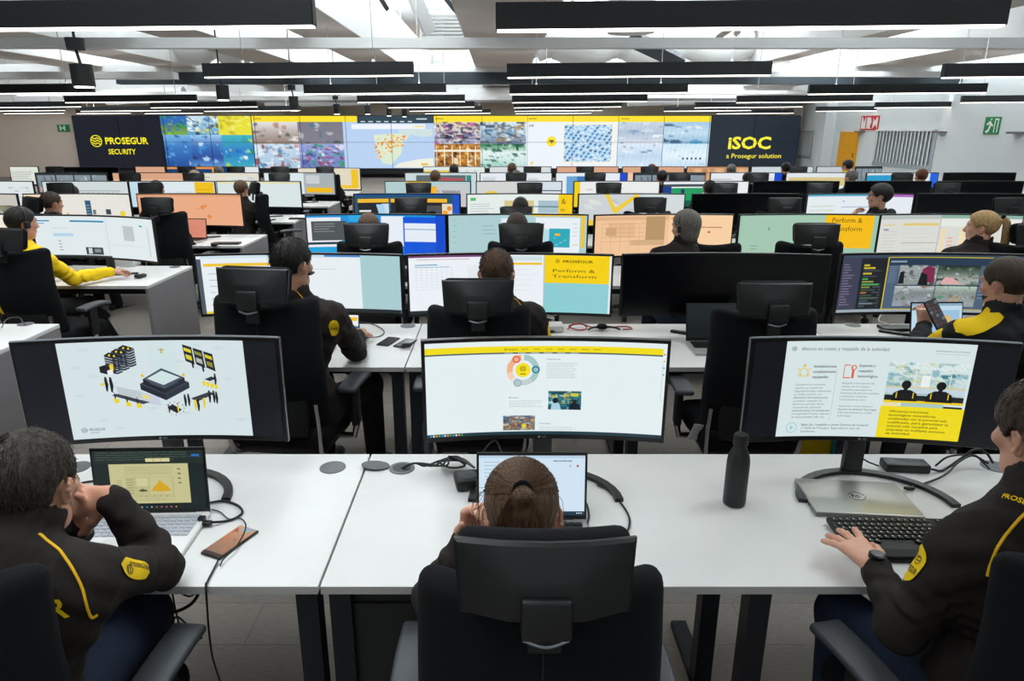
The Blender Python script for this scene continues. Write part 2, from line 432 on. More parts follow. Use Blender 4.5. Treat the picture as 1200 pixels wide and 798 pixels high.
# cable trays and pipes under the far roof
for (x0, x1, y, z, s) in ((-16, -3, 24.5, 3.05, .14), (1, 12, 24.9, 3.12, .12), (-12, 4, 26.2, 2.88, .08), (3, 12.2, 26.4, 2.95, .08), (-20, -8, 18.3, 3.2, .16), (3, 12, 18.6, 3.25, .12)):
    cpart('cable_tray', MB().box(((x0+x1)/2, y, z), (x1-x0, .35, s)), M_WHITE if z > 3 else M_PANEL)
for (x0, x1, y, z) in ((-15, -12, 28, 3.1), (-9, -5, 28.3, 3.0), (-3, 2, 28.5, 3.15), (5, 9, 28.2, 3.05)):
    cpart('air_duct', MB().tube([(x0, y, z), (x1, y, z+.1)], .28, 14), M_WHITE, True)
cpart('far_bulkhead', MB().box(((XL+XR)/2, 29.3, 3.9), (XR-XL, .9, 1.9)), M_WHITE)

# right wall: blinds, signs, door
wr = bpy.data.objects['wall_right']
def blind(y0, y1, n, name, label):
    t = thing(name, label, 'window blind', (XR-.05, (y0+y1)/2, .9)); yc = (y0+y1)/2
    o = MB().box((0, 0, 1.0), (.06, y1-y0, .05)).build('head_rail', M_WHITE, t)
    s_ = MB().box((0, 0, .5), (.012, (y1-y0)/n*.52, .98), rot=(0, 0, -.3)).build('slat', mat('blind_fabric', 'eceeee', .8), t, smooth=False)
    s_.location = (0, y0-yc+(y1-y0)/n*.5, 0)
    for i in range(1, n):
        c = s_.copy(); link(c); c.location = (0, y0-yc+(y1-y0)/n*(i+.5), 0)
    return t
def wall_y(px): return (12.5*F/(px-VX) + (H-1.8)*ST) / CT
blind(wall_y(1100)+.1, wall_y(1030), 16, 'vertical_blind', 'white vertical blind covering the wide window on the white right wall')
blind(wall_y(955), wall_y(936)-.2, 12, 'vertical_blind', 'narrow white vertical blind beside the end of the video wall')
for k, (a, b_) in enumerate(((1030, 1100), (936, 955))):
    y1, y0 = wall_y(a), wall_y(b_)
    struct(MB().box((XR-.012, (y0+y1)/2, 1.35), (.02, (y1-y0)*1.02, 1.15)).build('window_%d' % (k+1), mat('window_pane', 'a9b4ba', .2), smooth=False))
def wall_sign(px0, px1, zc, hgt, label, bg, pics):
    y0, y1 = wall_y(px1), wall_y(px0)
    t = thing('wall_sign', label, 'sign', (XR-.012, (y0+y1)/2, zc))
    MB().box((0, 0, 0), (.02, y1-y0, hgt)).build('sign_plate', mat('sign_'+bg, bg, .5), t, smooth=False)
    mb = MB()
    for poly in pics:
        P = [(-.013, ((1-u)-.5)*(y1-y0), (v-.5)*hgt) for u, v in poly]
        mb.add(P, [tuple(range(len(P)))])
    mb.build('pictogram', mat('sign_white', 'f2f4f2', .5), t, smooth=False); return t
man = [[(.12, .15), (.3, .3), (.38, .62), (.2, .5), (.14, .58), (.36, .78), (.5, .6), (.6, .52), (.56, .44), (.46, .5), (.42, .32), (.34, .12), (.22, .06)], [(.36, .82), (.42, .94), (.48, .82)], [(.66, .1), (.66, .9), (.92, .9), (.92, .1), (.86, .1), (.86, .82), (.72, .82), (.72, .1)]]
wall_sign(1155, 1173, 2.02, .42, 'green and white exit sign on the right wall, nearest to the camera', '128a4a', man)
wall_sign(961, 969, 2.08, .40, 'small green exit sign on the right wall near the video wall', '128a4a', man)
wall_sign(1009, 1030, 2.13, .46, 'red and white fire equipment sign above the yellow door', 'd02030', [[(.05, .1), (.05, .9), (.12, .9), (.2, .5), (.25, .9), (.3, .9), (.3, .1)], [(.36, .1), (.36, .9), (.55, .9), (.62, .6), (.55, .2), (.66, .1)], [(.7, .1), (.7, .9), (.78, .6), (.9, .9), (.95, .9), (.95, .1), (.85, .4)]])
d = struct(MB().box((XR-.03, (wall_y(1009)+wall_y(988))/2, .92), (.06, wall_y(988)-wall_y(1009), 1.84)).build('door_1', mat('amber_door_film', 'f2a800', .5), smooth=False))
MB().box((XR-.08, wall_y(1007), 1.05), (.04, .05, .16)).build('door_handle', M_CHROME, d)
for px, w_ in ((1012, 3), (1107, .5), (1197, .4)):
    tag(MB().box((XR-.1, wall_y(px), 1.85), (.2, .35, .05)).build('wall_bracket', M_PANEL), {1012: 'grey bracket on the right wall above the amber door', 1107: 'grey bracket on the right wall beside the wide blind', 1197: 'grey bracket on the right wall at the right picture edge'}[px], 'bracket')
p_ = MB().box((XR-.2, wall_y(1000)+1.6, 1.5), (.4, .5, 3.0)).build('trim_1', M_WALLR, smooth=False); struct(p_)
# green exit sign on the beige wall
zs = 28.5; t = thing('wall_sign', 'green exit sign on the beige back wall left of the video wall', 'sign', ((83-VX)*29.0/F, YB-.02, 1.97))
MB().box((0, 0, 0), (.5, .03, .28)).build('sign_plate', mat('sign_128a4a', '128a4a', .5), t, smooth=False)
MB().box((-.12, -.02, 0), (.05, .01, .2)).box((.05, -.02, 0), (.05, .01, .2)).box((-.03, -.02, 0), (.16, .01, .05)).build('pictogram', M_WHITE, t, smooth=False)

# ------------------------------------------------------------------ video wall
VW_Y = 29.2; VW_X0 = (95-VX)*28.5/F; VW_X1 = (931-VX)*28.5/F; VW_W = VW_X1-VW_X0; VW_H = 2.06; VW_Z = 1.415
vw = thing('video_wall', 'wide video wall of many screens along the back of the room', 'video wall', ((VW_X0+VW_X1)/2, VW_Y, .3))
MB().box((0, .35, VW_Z-.3), (VW_W+.04, .3, VW_H+.04)).box((0, .3, VW_Z-.3-VW_H/2-.12), (VW_W+.1, .36, .2)).box((0, .5, -.08), (VW_W*.98, .1, .44)).build('wall_frame', M_PANEL if 0 else mat('dark_display_frame', '15181d', .5), vw, smooth=False)
pw, ph = VW_W/16, VW_H/2
pan = MB().box((0, .12, 0), (pw-.006, .09, ph-.006))
for sx in (-1, 1): pan.box((sx*(pw/2-.005), .064, 0), (.006, .014, ph-.004))
for sz in (-1, 1): pan.box((0, .064, sz*(ph/2-.005)), (pw-.004, .014, .006))
pan = pan.build('display_panel', M_BEZEL, vw, smooth=False)
for i in range(16):
    for j in range(2):
        o = pan if (i, j) == (0, 0) else pan.copy()
        if o is not pan: link(o)
        o.location = (-VW_W/2+(i+.5)*pw, 0, VW_Z-.3+(j-.5)*ph)
cv = Canvas(VW_W, VW_H, None, .002)
U = lambda px: (px-95)/836.0
cv.rect(0, 0, U(195), 1, '0c1220'); cv.rect(U(828), 0, 1, 1, '1b2632')
Y_ = 'fbee1e'
cv.logo(U(119), .475, .115, Y_); cv.text('PROSEGUR', U(129), .53, .125, Y_, bold=.03, maxw=U(179)-U(129)); cv.text('SECURITY', U(131), .725, .10, Y_, bold=.02, maxw=U(163)-U(131))
cv.text('iSOC', U(849.5), .62, .23, 'fdf13c', bold=.03, maxw=U(899.5)-U(849.5)); cv.text('a Prosegur solution', U(849), .80, .09, 'fdf13c', bold=.006, maxw=U(913)-U(849))
B1 = ['2a6fb5', '0d3c86', '6ab4e8', 'bfe2f5', '0a2c66', '3f90d0']
cv.img(U(196), 0, U(226), .36, 24, 14, photo(['2f9e4a', 'd8c83c', '1c5f3a', '4aa86a', '3468b0'], 1, 26, ['2c6ab8', '2c6ab8', '6a8f52', '7bb04a']))
cv.img(U(226), 0, U(262), .36, 30, 14, photo(['f4f6ef', '20405a', '0f2436', 'e8e04c', '4a90c8', 'ffffff'], 2, 60, ['cfe6ee', '5aa0cc']))
cv.img(U(262), 0, U(300), .36, 24, 12, photo(['f2ee5a', 'd8cc20', 'f7f39a', 'bfae2e'], 3, 26, ['e6de2e', 'e9e23c']))
cv.img(U(197), .36, U(228), 1, 24, 20, photo(B1, 4, 16, ['7cb8e6', '3c7cc4', '2b62ae', '1a4690']))
cv.img(U(228), .36, U(264), 1, 26, 20, photo(B1+['d8ecf6', '9cc8ea'], 5, 16, ['a8cfee', '3a70bc', '274f9e', '6aa6e0']))
cv.img(U(264), .36, U(300), 1, 26, 20, photo(['30a090', '1f6fc0', 'e8f4f0', 'd8d83a', '1a8a5a', '0d4a90', '9fe0e8'], 6, 18, ['46b8c0', '2a80c8', '38b0c4']))
for (a, b_) in ((301, 405), (405, 422), (510, 616), (616, 722), (722, 828)): cv.rect(U(a), 0, U(b_), .115, 'fbe12a', 1)
for a in (303, 512, 619, 725): cv.rect(U(a), .045, U(a+9), .065, 'b89a10', 2)
cv.img(U(301), .115, U(353), .53, 30, 16, photo(['6a5a52', 'd0c4b8', '8c7a6e', 'ece6df', '4a4442', 'b08a70'], 7, 22, ['e6e4e6', 'b8aca6', '8c7c74']))
cv.img(U(353), .115, U(405), .53, 30, 16, photo(['6f6e78', 'c8ccd0', '3c4a52', '9aa0a8', '2c7a9a', 'e0e4e6'], 8, 12, ['7c7a86', '83808c']))
cv.img(U(301), .53, U(353), 1, 34, 18, photo(['e8f2f8', '8aa8c0', 'b04040', 'd8e4ee', '4a7ea8', 'f6fafc'], 9, 70, ['c8dcec', 'a8c4dc']))
cv.img(U(353), .53, U(405), 1, 34, 18, photo(['a02c4a', 'd8dcf0', '3a4a90', '7a90c8', 'e8eef8', '5a2c60', '2a9a6a'], 10, 60, ['9aa6dc', '6c78b8']))
cv.rect(U(405), .115, U(510), 1, 'b9d2f2', 1); cv.rect(U(422), 0, U(510), .14, '2c4452', 2); cv.rect(U(415), .155, U(500), .25, 'eef4fb', 2)
for k in range(7): cv.rect(U(426+k*9), .10, U(431+k*9), .118, 'dfe8ea', 3)
cv.rect(U(490), .05, U(502), .07, 'dfe8ea', 3); cv.rect(U(487), .19, U(499), .21, 'f2d450', 3)
cv.poly([(U(x), y) for x, y in ((440, .36), (468, .33), (482, .37), (474, .5), (471, .72), (459, .93), (449, .9), (444, .7), (441, .5))][::-1], 'dcead2', 3)
rd = random.Random(3)
for k in range(120):
    a = rd.random(); x = 441+a*38*(.6+.4*rd.random()); y = .36+rd.random()*.5*(1-a*.6)
    cv.disc(U(x), y, .011+.014*rd.random(), rd.choice(['f0a030', 'f6c860', 'e88a2c', 'f8e2a8']), 4, 6)
cv.poly([(U(x), y) for x, y in ((462, .98), (468, .9), (492, .82), (508, .8), (509, .99))], 'eef0e0', 3); cv.rect(U(494), .9, U(502), .94, 'f0c040', 4)
cv.poly([(U(x), y) for x, y in ((468, .26), (508, .25), (508, .37), (498, .40), (486, .36), (470, .34))], 'cfe2e0', 2)
cv.img(U(510), .115, U(563), .53, 44, 20, photo(['f6efe6', '23305a', '101828', 'c060a0', 'e8d8c0', '3a3a56', '6a4a66'], 11, 110, ['ecd8a8', 'c8c4d8', '9aa2c4']))
cv.img(U(563), .115, U(616), .53, 40, 20, photo(['7aa6cc', '44608a', 'd8e6f0', '2e4460', 'a8804a', '5a6a4a'], 12, 80, ['dfeaf0', 'a8c4d8', '6f7e98']))
cv.img(U(510), .53, U(563), 1, 40, 20, photo(['e8a020', 'b86a10', 'f4d890', '3a2010', 'f8f0d8', '7a4410'], 13, 90, ['c88a2c', 'a86a1c']))
for k in range(6): cv.rect(U(512+k*9), .56, U(513+k*9), .95, 'f4ecd8', 3)
cv.rect(U(510), .64, U(563), .68, 'f4ecd8', 3)
cv.img(U(563), .53, U(616), 1, 40, 20, photo(['dff0ea', '1c5a46', '0f3a2c', 'e8f6f2', '8acab0', '2c8a66'], 14, 50, ['3a8a5a', 'e4f2ee', 'cfe8e4', '8cc4b4']))
cv.rect(U(616), .115, U(722), 1, 'edf3fb', 1)
cv.disc(U(645.5), .485, .10, 'fbe136', 3, 18); cv.rect(U(643), .455, U(648), .49, '6a5a10', 4); cv.rect(U(645), .47, U(646.5), .52, '6a5a10', 4)
cv.disc(U(620.5), .185, .022, '3a4450', 3, 8, .012); cv.disc(U(623.5), .185, .022, '3a4450', 3, 8, .012); cv.disc(U(623), .9, .03, 'f6dc50', 3, 10)
cv.rect(U(658), .14, U(718), .9, 'f9f3dc', 2)
def cars(u, v):
    a = (u*9+v*5) % 1; b_ = (v*11-u*2) % 1; h_ = math.sin(int(u*9+v*5)*12.9+int(v*11-u*2)*78.2)*43758.5; h_ -= math.floor(h_)
    base = (.62, .80, .93) if a > .22 else (.86, .93, .97)
    if .35 < a < .8 and .3 < b_ < .8: return ((.10, .38, .66), (.95, .97, .99), (.25, .45, .7), (.16, .24, .4))[int(h_*4)]
    return base
cv.img(U(660), .17, U(715), .87, 60, 44, cars, 3)
L1 = ['dfeaf4', 'a8c0da', 'f4f8fc', '7c9cc0', 'c4d4e6', '5a7ea4']
cv.img(U(722), .115, U(775), .53, 36, 18, photo(L1, 15, 16, ['c8d6e4', 'b4c4d6', 'd8e0ea']))
cv.img(U(775), .115, U(828), .53, 36, 18, photo(L1+['3a94c8', '1c3c66'], 16, 16, ['a4c8e4', 'c4deee', '8cb8d8']))
cv.img(U(722), .53, U(775), 1, 36, 18, photo(L1+['9a7060'], 17, 14, ['dceaf8', 'c0d8ee', 'd8e8f4']))
cv.img(U(775), .53, U(828), 1, 36, 18, photo(L1[:3]+['c6e4f2'], 18, 10, ['cfeaf6', 'e4f2fa', 'bfdcf0']))
for k in range(5): cv.rect(U(798+k*5), .79, U(800+k*5), .83, '30405a', 3)
cv.build('screen_picture', vw, loc=(0, .074, VW_Z-.3))

# ------------------------------------------------------------------ pendant lights
M_LED = mat('led_diffuser', 'fff6ec', .5, emit=5.0)
M_UP = mat('added_upward_glow', 'f4f8ff', .5, emit=8.0)  # emitter added on the pendant tops to brighten the ceiling
LZ = 2.50
ROWD = lambda r: (4.1 + 3.76*(r-1) + .16) / CT
ORD = ['zeroth', 'first', 'second', 'third', 'fourth', 'fifth', 'sixth', 'seventh', 'eighth']
lights = {1: [(-110, 370), (581, 1173)], 2: [(240, 485), (594, 902), (1104, 1400)], 3: [(-60, 111), (357, 523), (597, 805), (947, 1154)],
          4: [(77, 231), (419, 545), (600, 758), (863, 1021), (1126, 1290)], 5: [(-40, 95), (177, 302), (455, 556), (602, 728), (814, 940), (1025, 1152)],
          6: [(-30, 76), (95, 212), (240, 352), (480, 565), (603, 706), (778, 880), (956, 1063)], 7: [(5, 75), (90, 153), (170, 238), (498, 575), (604, 693), (840, 930)]}
side = {2: ['left', 'right'], 3: ['left', 'middle', 'right'], }
for r, ls in lights.items():
    z = 4.1+3.76*(r-1); D = ROWD(r)
    for k, (a, b_) in enumerate(ls):
        xa, xb = (a-VX)*z/F, (b_-VX)*z/F; L = xb-xa; hh, ww = .145, .085
        t = thing('pendant_light', 'long black linear pendant light, %s row from the camera, number %s from the left' % (ORD[r], ('one', 'two', 'three', 'four', 'five', 'six', 'seven')[k]), 'pendant light', ((xa+xb)/2, D, LZ), 0, 'linear pendant lights')
        t.rotation_euler = (0, -.009, 0)
        MB().box((0, 0, .012+hh/2-.015), (L-.01, ww-.009, hh-.03)).box((0, -ww/2+.002, .012+hh/2), (L, .004, hh)).box((0, ww/2-.002, .012+hh/2), (L, .004, hh)).box((-L/2+.002, 0, .012+hh/2), (.004, ww, hh)).box((L/2-.002, 0, .012+hh/2), (.004, ww, hh)).build('housing', M_LIGHT, t, smooth=False)
        MB().box((0, 0, .008), (L-.02, ww-.014, .012)).build('diffuser', M_LED, t, smooth=False)
        MB().box((0, 0, hh-.012), (L-.04, ww-.012, .006)).build('added_top_glow', M_UP, t, smooth=False)  # added upward glow, hidden between the housing lips
        for s_ in (-1, 1):
            MB().tube([(s_*(L/2-.45), 0, hh+.01), (s_*(L/2-.45), 0, ZR-LZ-.005)], .004 if r < 3 else .007, 6).build('suspension_wire', M_WHITE if k else M_CHROME, t)
            MB().lathe([(.02, 0), (.012, .03)], 10, (s_*(L/2-.45), 0, hh+.01)).build('wire_clamp', M_WHITE, t)
for k, (px, ytop, ybot, wpx) in enumerate([(99, 76, 103, 25), (262, 100, 118, 15), (345, 113, 130, 11), (395, 122, 134, 8), (431, 124, 134, 7), (456, 127, 136, 6), (474, 128, 137, 5)]):
    z = min(27.5, .19*F/wpx*1.03); hb = (HY-ybot)*CT*z/F+H; ht = (HY-ytop)*CT*z/F+H
    t = thing('spotlight', 'black cylindrical ceiling spotlight, %s one from the left' % ('first second third fourth fifth sixth seventh'.split()[k]), 'spotlight', ((px-VX)*z/F, (z-(H-hb)*ST*-1*-1)/CT, hb), 0, 'ceiling spotlights')
    MB().lathe([(.085, .012), (.095, .01), (.095, ht-hb), (.03, ht-hb+.005)], 24).build('housing', M_LIGHT, t)
    MB().lathe([(.078, 0), (.08, .011)], 24).build('lens', M_LED, t)
    MB().tube([(0, 0, ht-hb), (-.02, 0, ht-hb+.12)], .014, 8).lathe([(.075, 0), (.08, .1)], 20, (-.02, 0, ht-hb+.12)).build('ceiling_mount', M_LIGHT, t)
    MB().tube([(-.02, 0, ht-hb+.2), (-.02, 0, ZR-hb-.01)], .012, 6).build('stem', M_LIGHT, t)

# ------------------------------------------------------------------ desks
FD = lambda r: 1.602 if r == 1 else 3.41 + 1.955*(r-2)       # front edge distance of row r
BD = lambda r: 2.403 if r == 1 else FD(r) + .84
def desk(x0, x1, r, label, end=None, grommets=(), mid=True):
    y0, y1 = FD(r), BD(r); cx, cy = (x0+x1)/2, (y0+y1)/2; L, Dp = x1-x0, y1-y0
    t = thing('desk', label, 'desk', (cx, cy, 0), 0, 'white office desks')
    MB().rbox((0, 0, .7375), (L-.004, Dp, .025), .002, 0, 1).build('desktop', M_DESK, t)
    MB().box((0, -Dp/2-.0004, .7375), (L-.006, .0012, .024)).build('edge_band', M_EDGE, t, smooth=False)
    xs = [-L/2+.045, L/2-.045] + ([0] if mid and L > 1.8 else [])
    for k, x in enumerate(xs):
        if end == 'right' and k == 1 or end == 'left' and k == 0: continue
        for y in ((-Dp/2+.06, -Dp/2+.44) if x == 0 else (-Dp/2+.06, Dp/2-.06)):
            MB().box((x, y, .36), (.06, .06, .72)).build('leg', M_LEG, t, smooth=False)
        MB().box((x, 0, .015), (.06, Dp-.1, .03)).build('foot_rail', M_LEG, t, smooth=False); MB().box((x, 0, .705), (.05, Dp-.1, .035)).build('top_rail', M_LEG, t, smooth=False)
    for yy in (-Dp/2+.12, Dp/2-.12): MB().box((0, yy, .70), (L-.1, .03, .045)).build('cross_rail', M_LEG, t, smooth=False)
    if end: 
        s_ = 1 if end == 'right' else -1
        MB().rbox((s_*(L/2-.014), 0, .362), (.026, Dp-.01, .724), .002, 0, 1).build('end_panel', M_PANEL, t)
    MB().box((0, Dp/2-.2, .60), (L-.5, .14, .10)).build('cable_tray', M_LEG, t, smooth=False)
    for (gx, gy, opened) in grommets:
        g = MB().lathe([(.047, 0), (.047, .003), (.040, .004)], 28, (gx-cx, gy-cy, .75)).build('cable_grommet', mat('grey_grommet', '5c5f62', .5), t)
        if opened:
            MB().lathe([(.033, 0), (.034, .0048)], 20, (gx-cx, gy-cy, .75)).build('opening', M_LIGHT, g)
            MB().add([(gx-cx-.098*opened+.052*math.cos(a), gy-cy+.01+.034*math.sin(a), .753+.012*(1-math.cos(a))*.3+k*.003) for k in (0, 1) for a in [2*PI*i/20 for i in range(20)]], [tuple(range(20, 40)), tuple(reversed(range(20)))]+[(i, (i+1) % 20, 20+(i+1) % 20, 20+i) for i in range(20)]).build('lid', mat('dark_grommet_lid', '3c3f43', .45), g)
    return t
g1, g2, g3 = at(90, 548, .75), at(390, 548, .75), at(458, 550, .75)
g4 = at(471, 549, .75); g5 = at(1166, 547, .75)
desk(-2.93, -.49, 1, 'white desk in the front row, left of the seam, carrying the white laptop', grommets=[(g1.x, g1.y, 0), (g2.x, g2.y, 0)])
desk(-.487, 1.95, 1, 'white desk in the front row, right of the seam, with the black bottle', grommets=[(g4.x, g4.y, 1), (g5.x, g5.y, 0)])
a1, a2, a3, a4 = at(478, 382, .75), at(981, 381, .75), at(30, 380, .75), at(205, 313, .75)
desk(-1.71, -.49, 2, 'white desk in the second row under the leftmost pair of monitors', grommets=[(a1.x, a1.y, 0)])
desk(-.487, 1.95, 2, 'white desk in the second row behind the centre front monitor', grommets=[])
desk(1.953, 4.39, 2, 'white desk in the second row at the right picture edge', grommets=[(a2.x+.1, a2.y, 0)])
desk(-4.02, -2.80, 2, 'white desk with grey end panel at the left edge, nearest of the left block', 'right', grommets=[(a3.x, a3.y, 0)])
desk(-5.24, -2.78, 3, 'white desk with grey end panel used by the person in yellow', 'right', grommets=[(a4.x, a4.y, 0)])
for r in range(3, 8):
    xr = {3: 5.6, 4: 6.85, 5: 8.1, 6: 9.3, 7: 10.6}[r]; x = -1.71; k = 0
    while x < xr-.3:
        n = 1.22 if k == 0 else 2.44
        desk(x, x+n-.003, r, 'white desk under the %s-row monitors, %s from the left in the main block' % (ORD[r], ('first', 'second', 'third', 'fourth', 'fifth', 'sixth')[k]), mid=False); x += n; k += 1
    if r > 3:
        for k in range({4: 2, 5: 3, 6: 3, 7: 4}[r]):
            desk(-2.72-2.44*(k+1), -2.72-2.44*k-.003, r, 'white desk of the left block, %s row, %s from the aisle' % (ORD[r], ('first', 'second', 'third', 'fourth')[k]), 'right' if k == 0 else None, mid=False)
pd = thing('pedestal_cabinet', 'tall dark pedestal standing under the front desks at the seam', 'cabinet', (-.27, 1.97, 0))
MB().rbox((0, 0, .35), (.34, .60, .68), .006, 0, 1).build('body', M_LEG, pd)
MB().box((0, -.305, .5), (.33, .012, .30)).box((0, -.305, .18), (.33, .012, .32)).build('drawer_front', M_LIGHT, pd, smooth=False)

# ------------------------------------------------------------------ office chair
def make_chair():
    t = thing('office_chair', 'black office chair', 'chair')
    def seat_fn(p):
        return (p.x*(1-.06*(p.y < 0)), p.y, p.z + .02*math.cos(p.x*5)*(1 if p.z > 0 else 0) - (.04*max(0, p.y-.14)*4*max(0, p.y-.14)))
    MB().rbox((0, .0, .47), (.50, .48, .10), .045, 0, 3, seat_fn, (4, 4, 0)).build('seat', M_FABRIC, t)
    MB().rbox((0, -.01, .405), (.42, .40, .045), .015, 0, 1).build('seat_shell', M_PLASTIC, t)
    def back_fn(p):
        zz = p.z/.33; wd = 1.05 - .03*max(0, zz) - .17*max(0, -zz)**2
        x = p.x*wd; z = p.z - (.035*math.cos(p.x*7) if p.z > .2 else 0)*max(0, (p.z-.2)/.13)
        y = p.y + .85*x*x - .035*math.cos(zz*2.2) - (z+.33)*.13 + .012
        return (x, y, z)
    MB().rbox((0, -.20, .83), (.475, .10, .66), .048, 0, 4, back_fn, (8, 0, 10)).build('backrest', M_FABRIC, t)
    # centre seam and lower shell of the back
    pts = [(0, -.20-.052-.035*math.cos(zz*2.2)-(.33*zz+.33)*.13+.012, .83+.33*zz-(.03 if zz > .9 else 0)) for zz in [i/10 for i in range(-9, 9)]]
    MB().tube(pts, .0022, 5).build('seam', M_PLASTIC, t)
    def sh_fn(p): return (p.x*(1+p.z*.3), p.y+.8*p.x*p.x, p.z)
    MB().rbox((0, -.262, .60), (.34, .035, .20), .016, 0, 2, sh_fn, (5, 0, 0)).build('back_shell', M_PLASTIC, t)
    for s_ in (-1, 1):
        MB().tube(spline([(s_*.10, -.05, .39), (s_*.19, -.17, .385), (s_*.215, -.245, .43), (s_*.222, -.262, .55), (s_*.218, -.272, .68)], 5), .011, 8, flat=1.6).build('chrome_bracket', M_CHROME, t)
    # headrest
    def hr(p): 
        return (p.x*(1+p.z*.42), p.y + 1.0*p.x*p.x, p.z)
    R = (-.16, 0, 0)
    MB().rbox((0, -.305, 1.222), (.312, .066, .150), .03, 0, 3, hr, (6, 0, 2), rot=R).build('headrest', M_FABRIC, t)
    hs = MB(); ow, oh, iw, ih = .158, .074, .060, .034
    rings = [(ow, oh, 0, .0), (ow*1.005, oh*1.01, -.010, 0), (ow*.965, oh*.93, -.0165, 0), (iw+.012, ih+.004, -.036, -.030), (iw, ih, -.037, -.031)]
    V = []
    for (a, b_, dy, dz) in rings:
        for (sx, sz) in ((-1, -1), (-.5, -1), (0, -1), (.5, -1), (1, -1), (1, 0), (1, 1), (.5, 1), (0, 1), (-.5, 1), (-1, 1), (-1, 0)):
            x, z = sx*a, sz*b_+dz; k = 1+z*.42; V.append((x*k, dy+1.0*x*x*(1 if a > .1 else 1), z))
    Fc = [(i*12+k, i*12+(k+1) % 12, (i+1)*12+(k+1) % 12, (i+1)*12+k) for i in range(4) for k in range(12)] + [tuple(range(48, 60))]
    Mx = Matrix.Translation((0, -.333, 1.219)) @ Matrix.Rotation(-.16, 4, 'X')
    hs.add(V, Fc, 0, None, Mx); sh = hs.build('headrest_shell', M_PLASTIC, t); smooth_by_angle(sh.data, 25)
    MB().rbox((0, -.375, 1.165), (.090, .03, .082), .008, 0, 2, rot=(-.12, 0, 0)).build('headrest_bracket', M_PLASTIC, t)
    MB().tube(spline([(-.04, -.380, 1.120), (0, -.388, 1.112), (.04, -.380, 1.120)], 4), .004, 6).build('bracket_rim', M_RIM, t)
    MB().box((0, -.335, 1.11), (.06, .016, .10), rot=(-.12, 0, 0)).build('headrest_post', M_PLASTIC, t)
    for s_ in (-1, 1):
        ap = MB().rbox((s_*.295, .05, .685), (.095, .27, .03), .014, 0, 3, lambda p: (p.x+.05*max(0, p.y)*(-1)*s_*.6, p.y, p.z-.01*(p.y/.13)**2), (0, 3, 0)).build('armrest', M_ARM, t)
        MB().rbox((s_*.30, .02, .57), (.035, .075, .21), .012, 0, 1).build('arm_post', M_PLASTIC, t)
        MB().tube([(s_*.20, .02, .40), (s_*.285, .02, .405), (s_*.30, .02, .47)], .018, 8).build('arm_bracket', M_CHROME, t)
    MB().lathe([(.03, .12), (.03, .26), (.022, .262), (.022, .39)], 14).build('gas_column', M_PLASTIC, t)
    MB().rbox((0, -.01, .375), (.16, .24, .05), .01, 0, 1).build('tilt_mechanism', M_PLASTIC, t)
    bs = MB()
    for k in range(5):
        a = 2*PI*k/5+.3; bs.tube([(0, 0, .12), (.15*math.cos(a), .15*math.sin(a), .105), (.30*math.cos(a), .30*math.sin(a), .075)], [.032, .024, .016], 8)
    bs.lathe([(.045, .08), (.045, .15)], 14); base = bs.build('star_base', M_PLASTIC, t)
    cw = MB().tube([(-.022, 0, .03), (-.006, 0, .03)], .03, 12).tube([(.006, 0, .03), (.022, 0, .03)], .03, 12).box((0, 0, .055), (.02, .03, .03)).build('castor', M_PLASTIC, t)
    for k in range(5):
        c = cw if k == 0 else cw.copy()
        if k: link(c)
        a = 2*PI*k/5+.3; c.location = (.30*math.cos(a), .30*math.sin(a), 0); c.rotation_euler = (0, 0, a+.6*k)
    return t
chair0 = make_chair(); chair_used = [False]
def chair(x, y, rz, label, group='black office chairs with headrests'):
    o = place(chair0, chair_used[0], (x, y, 0), rz, label, group); chair_used[0] = True; return o
CH = lambda r: FD(r) - (.22 if r == 1 else .08)
def chair_px(px, r, label, rz=0, dy=0):
    y = CH(r)+dy
    return chair(xat(px, y-.36*math.cos(rz), 1.22)-.36*math.sin(rz), y, rz, label)

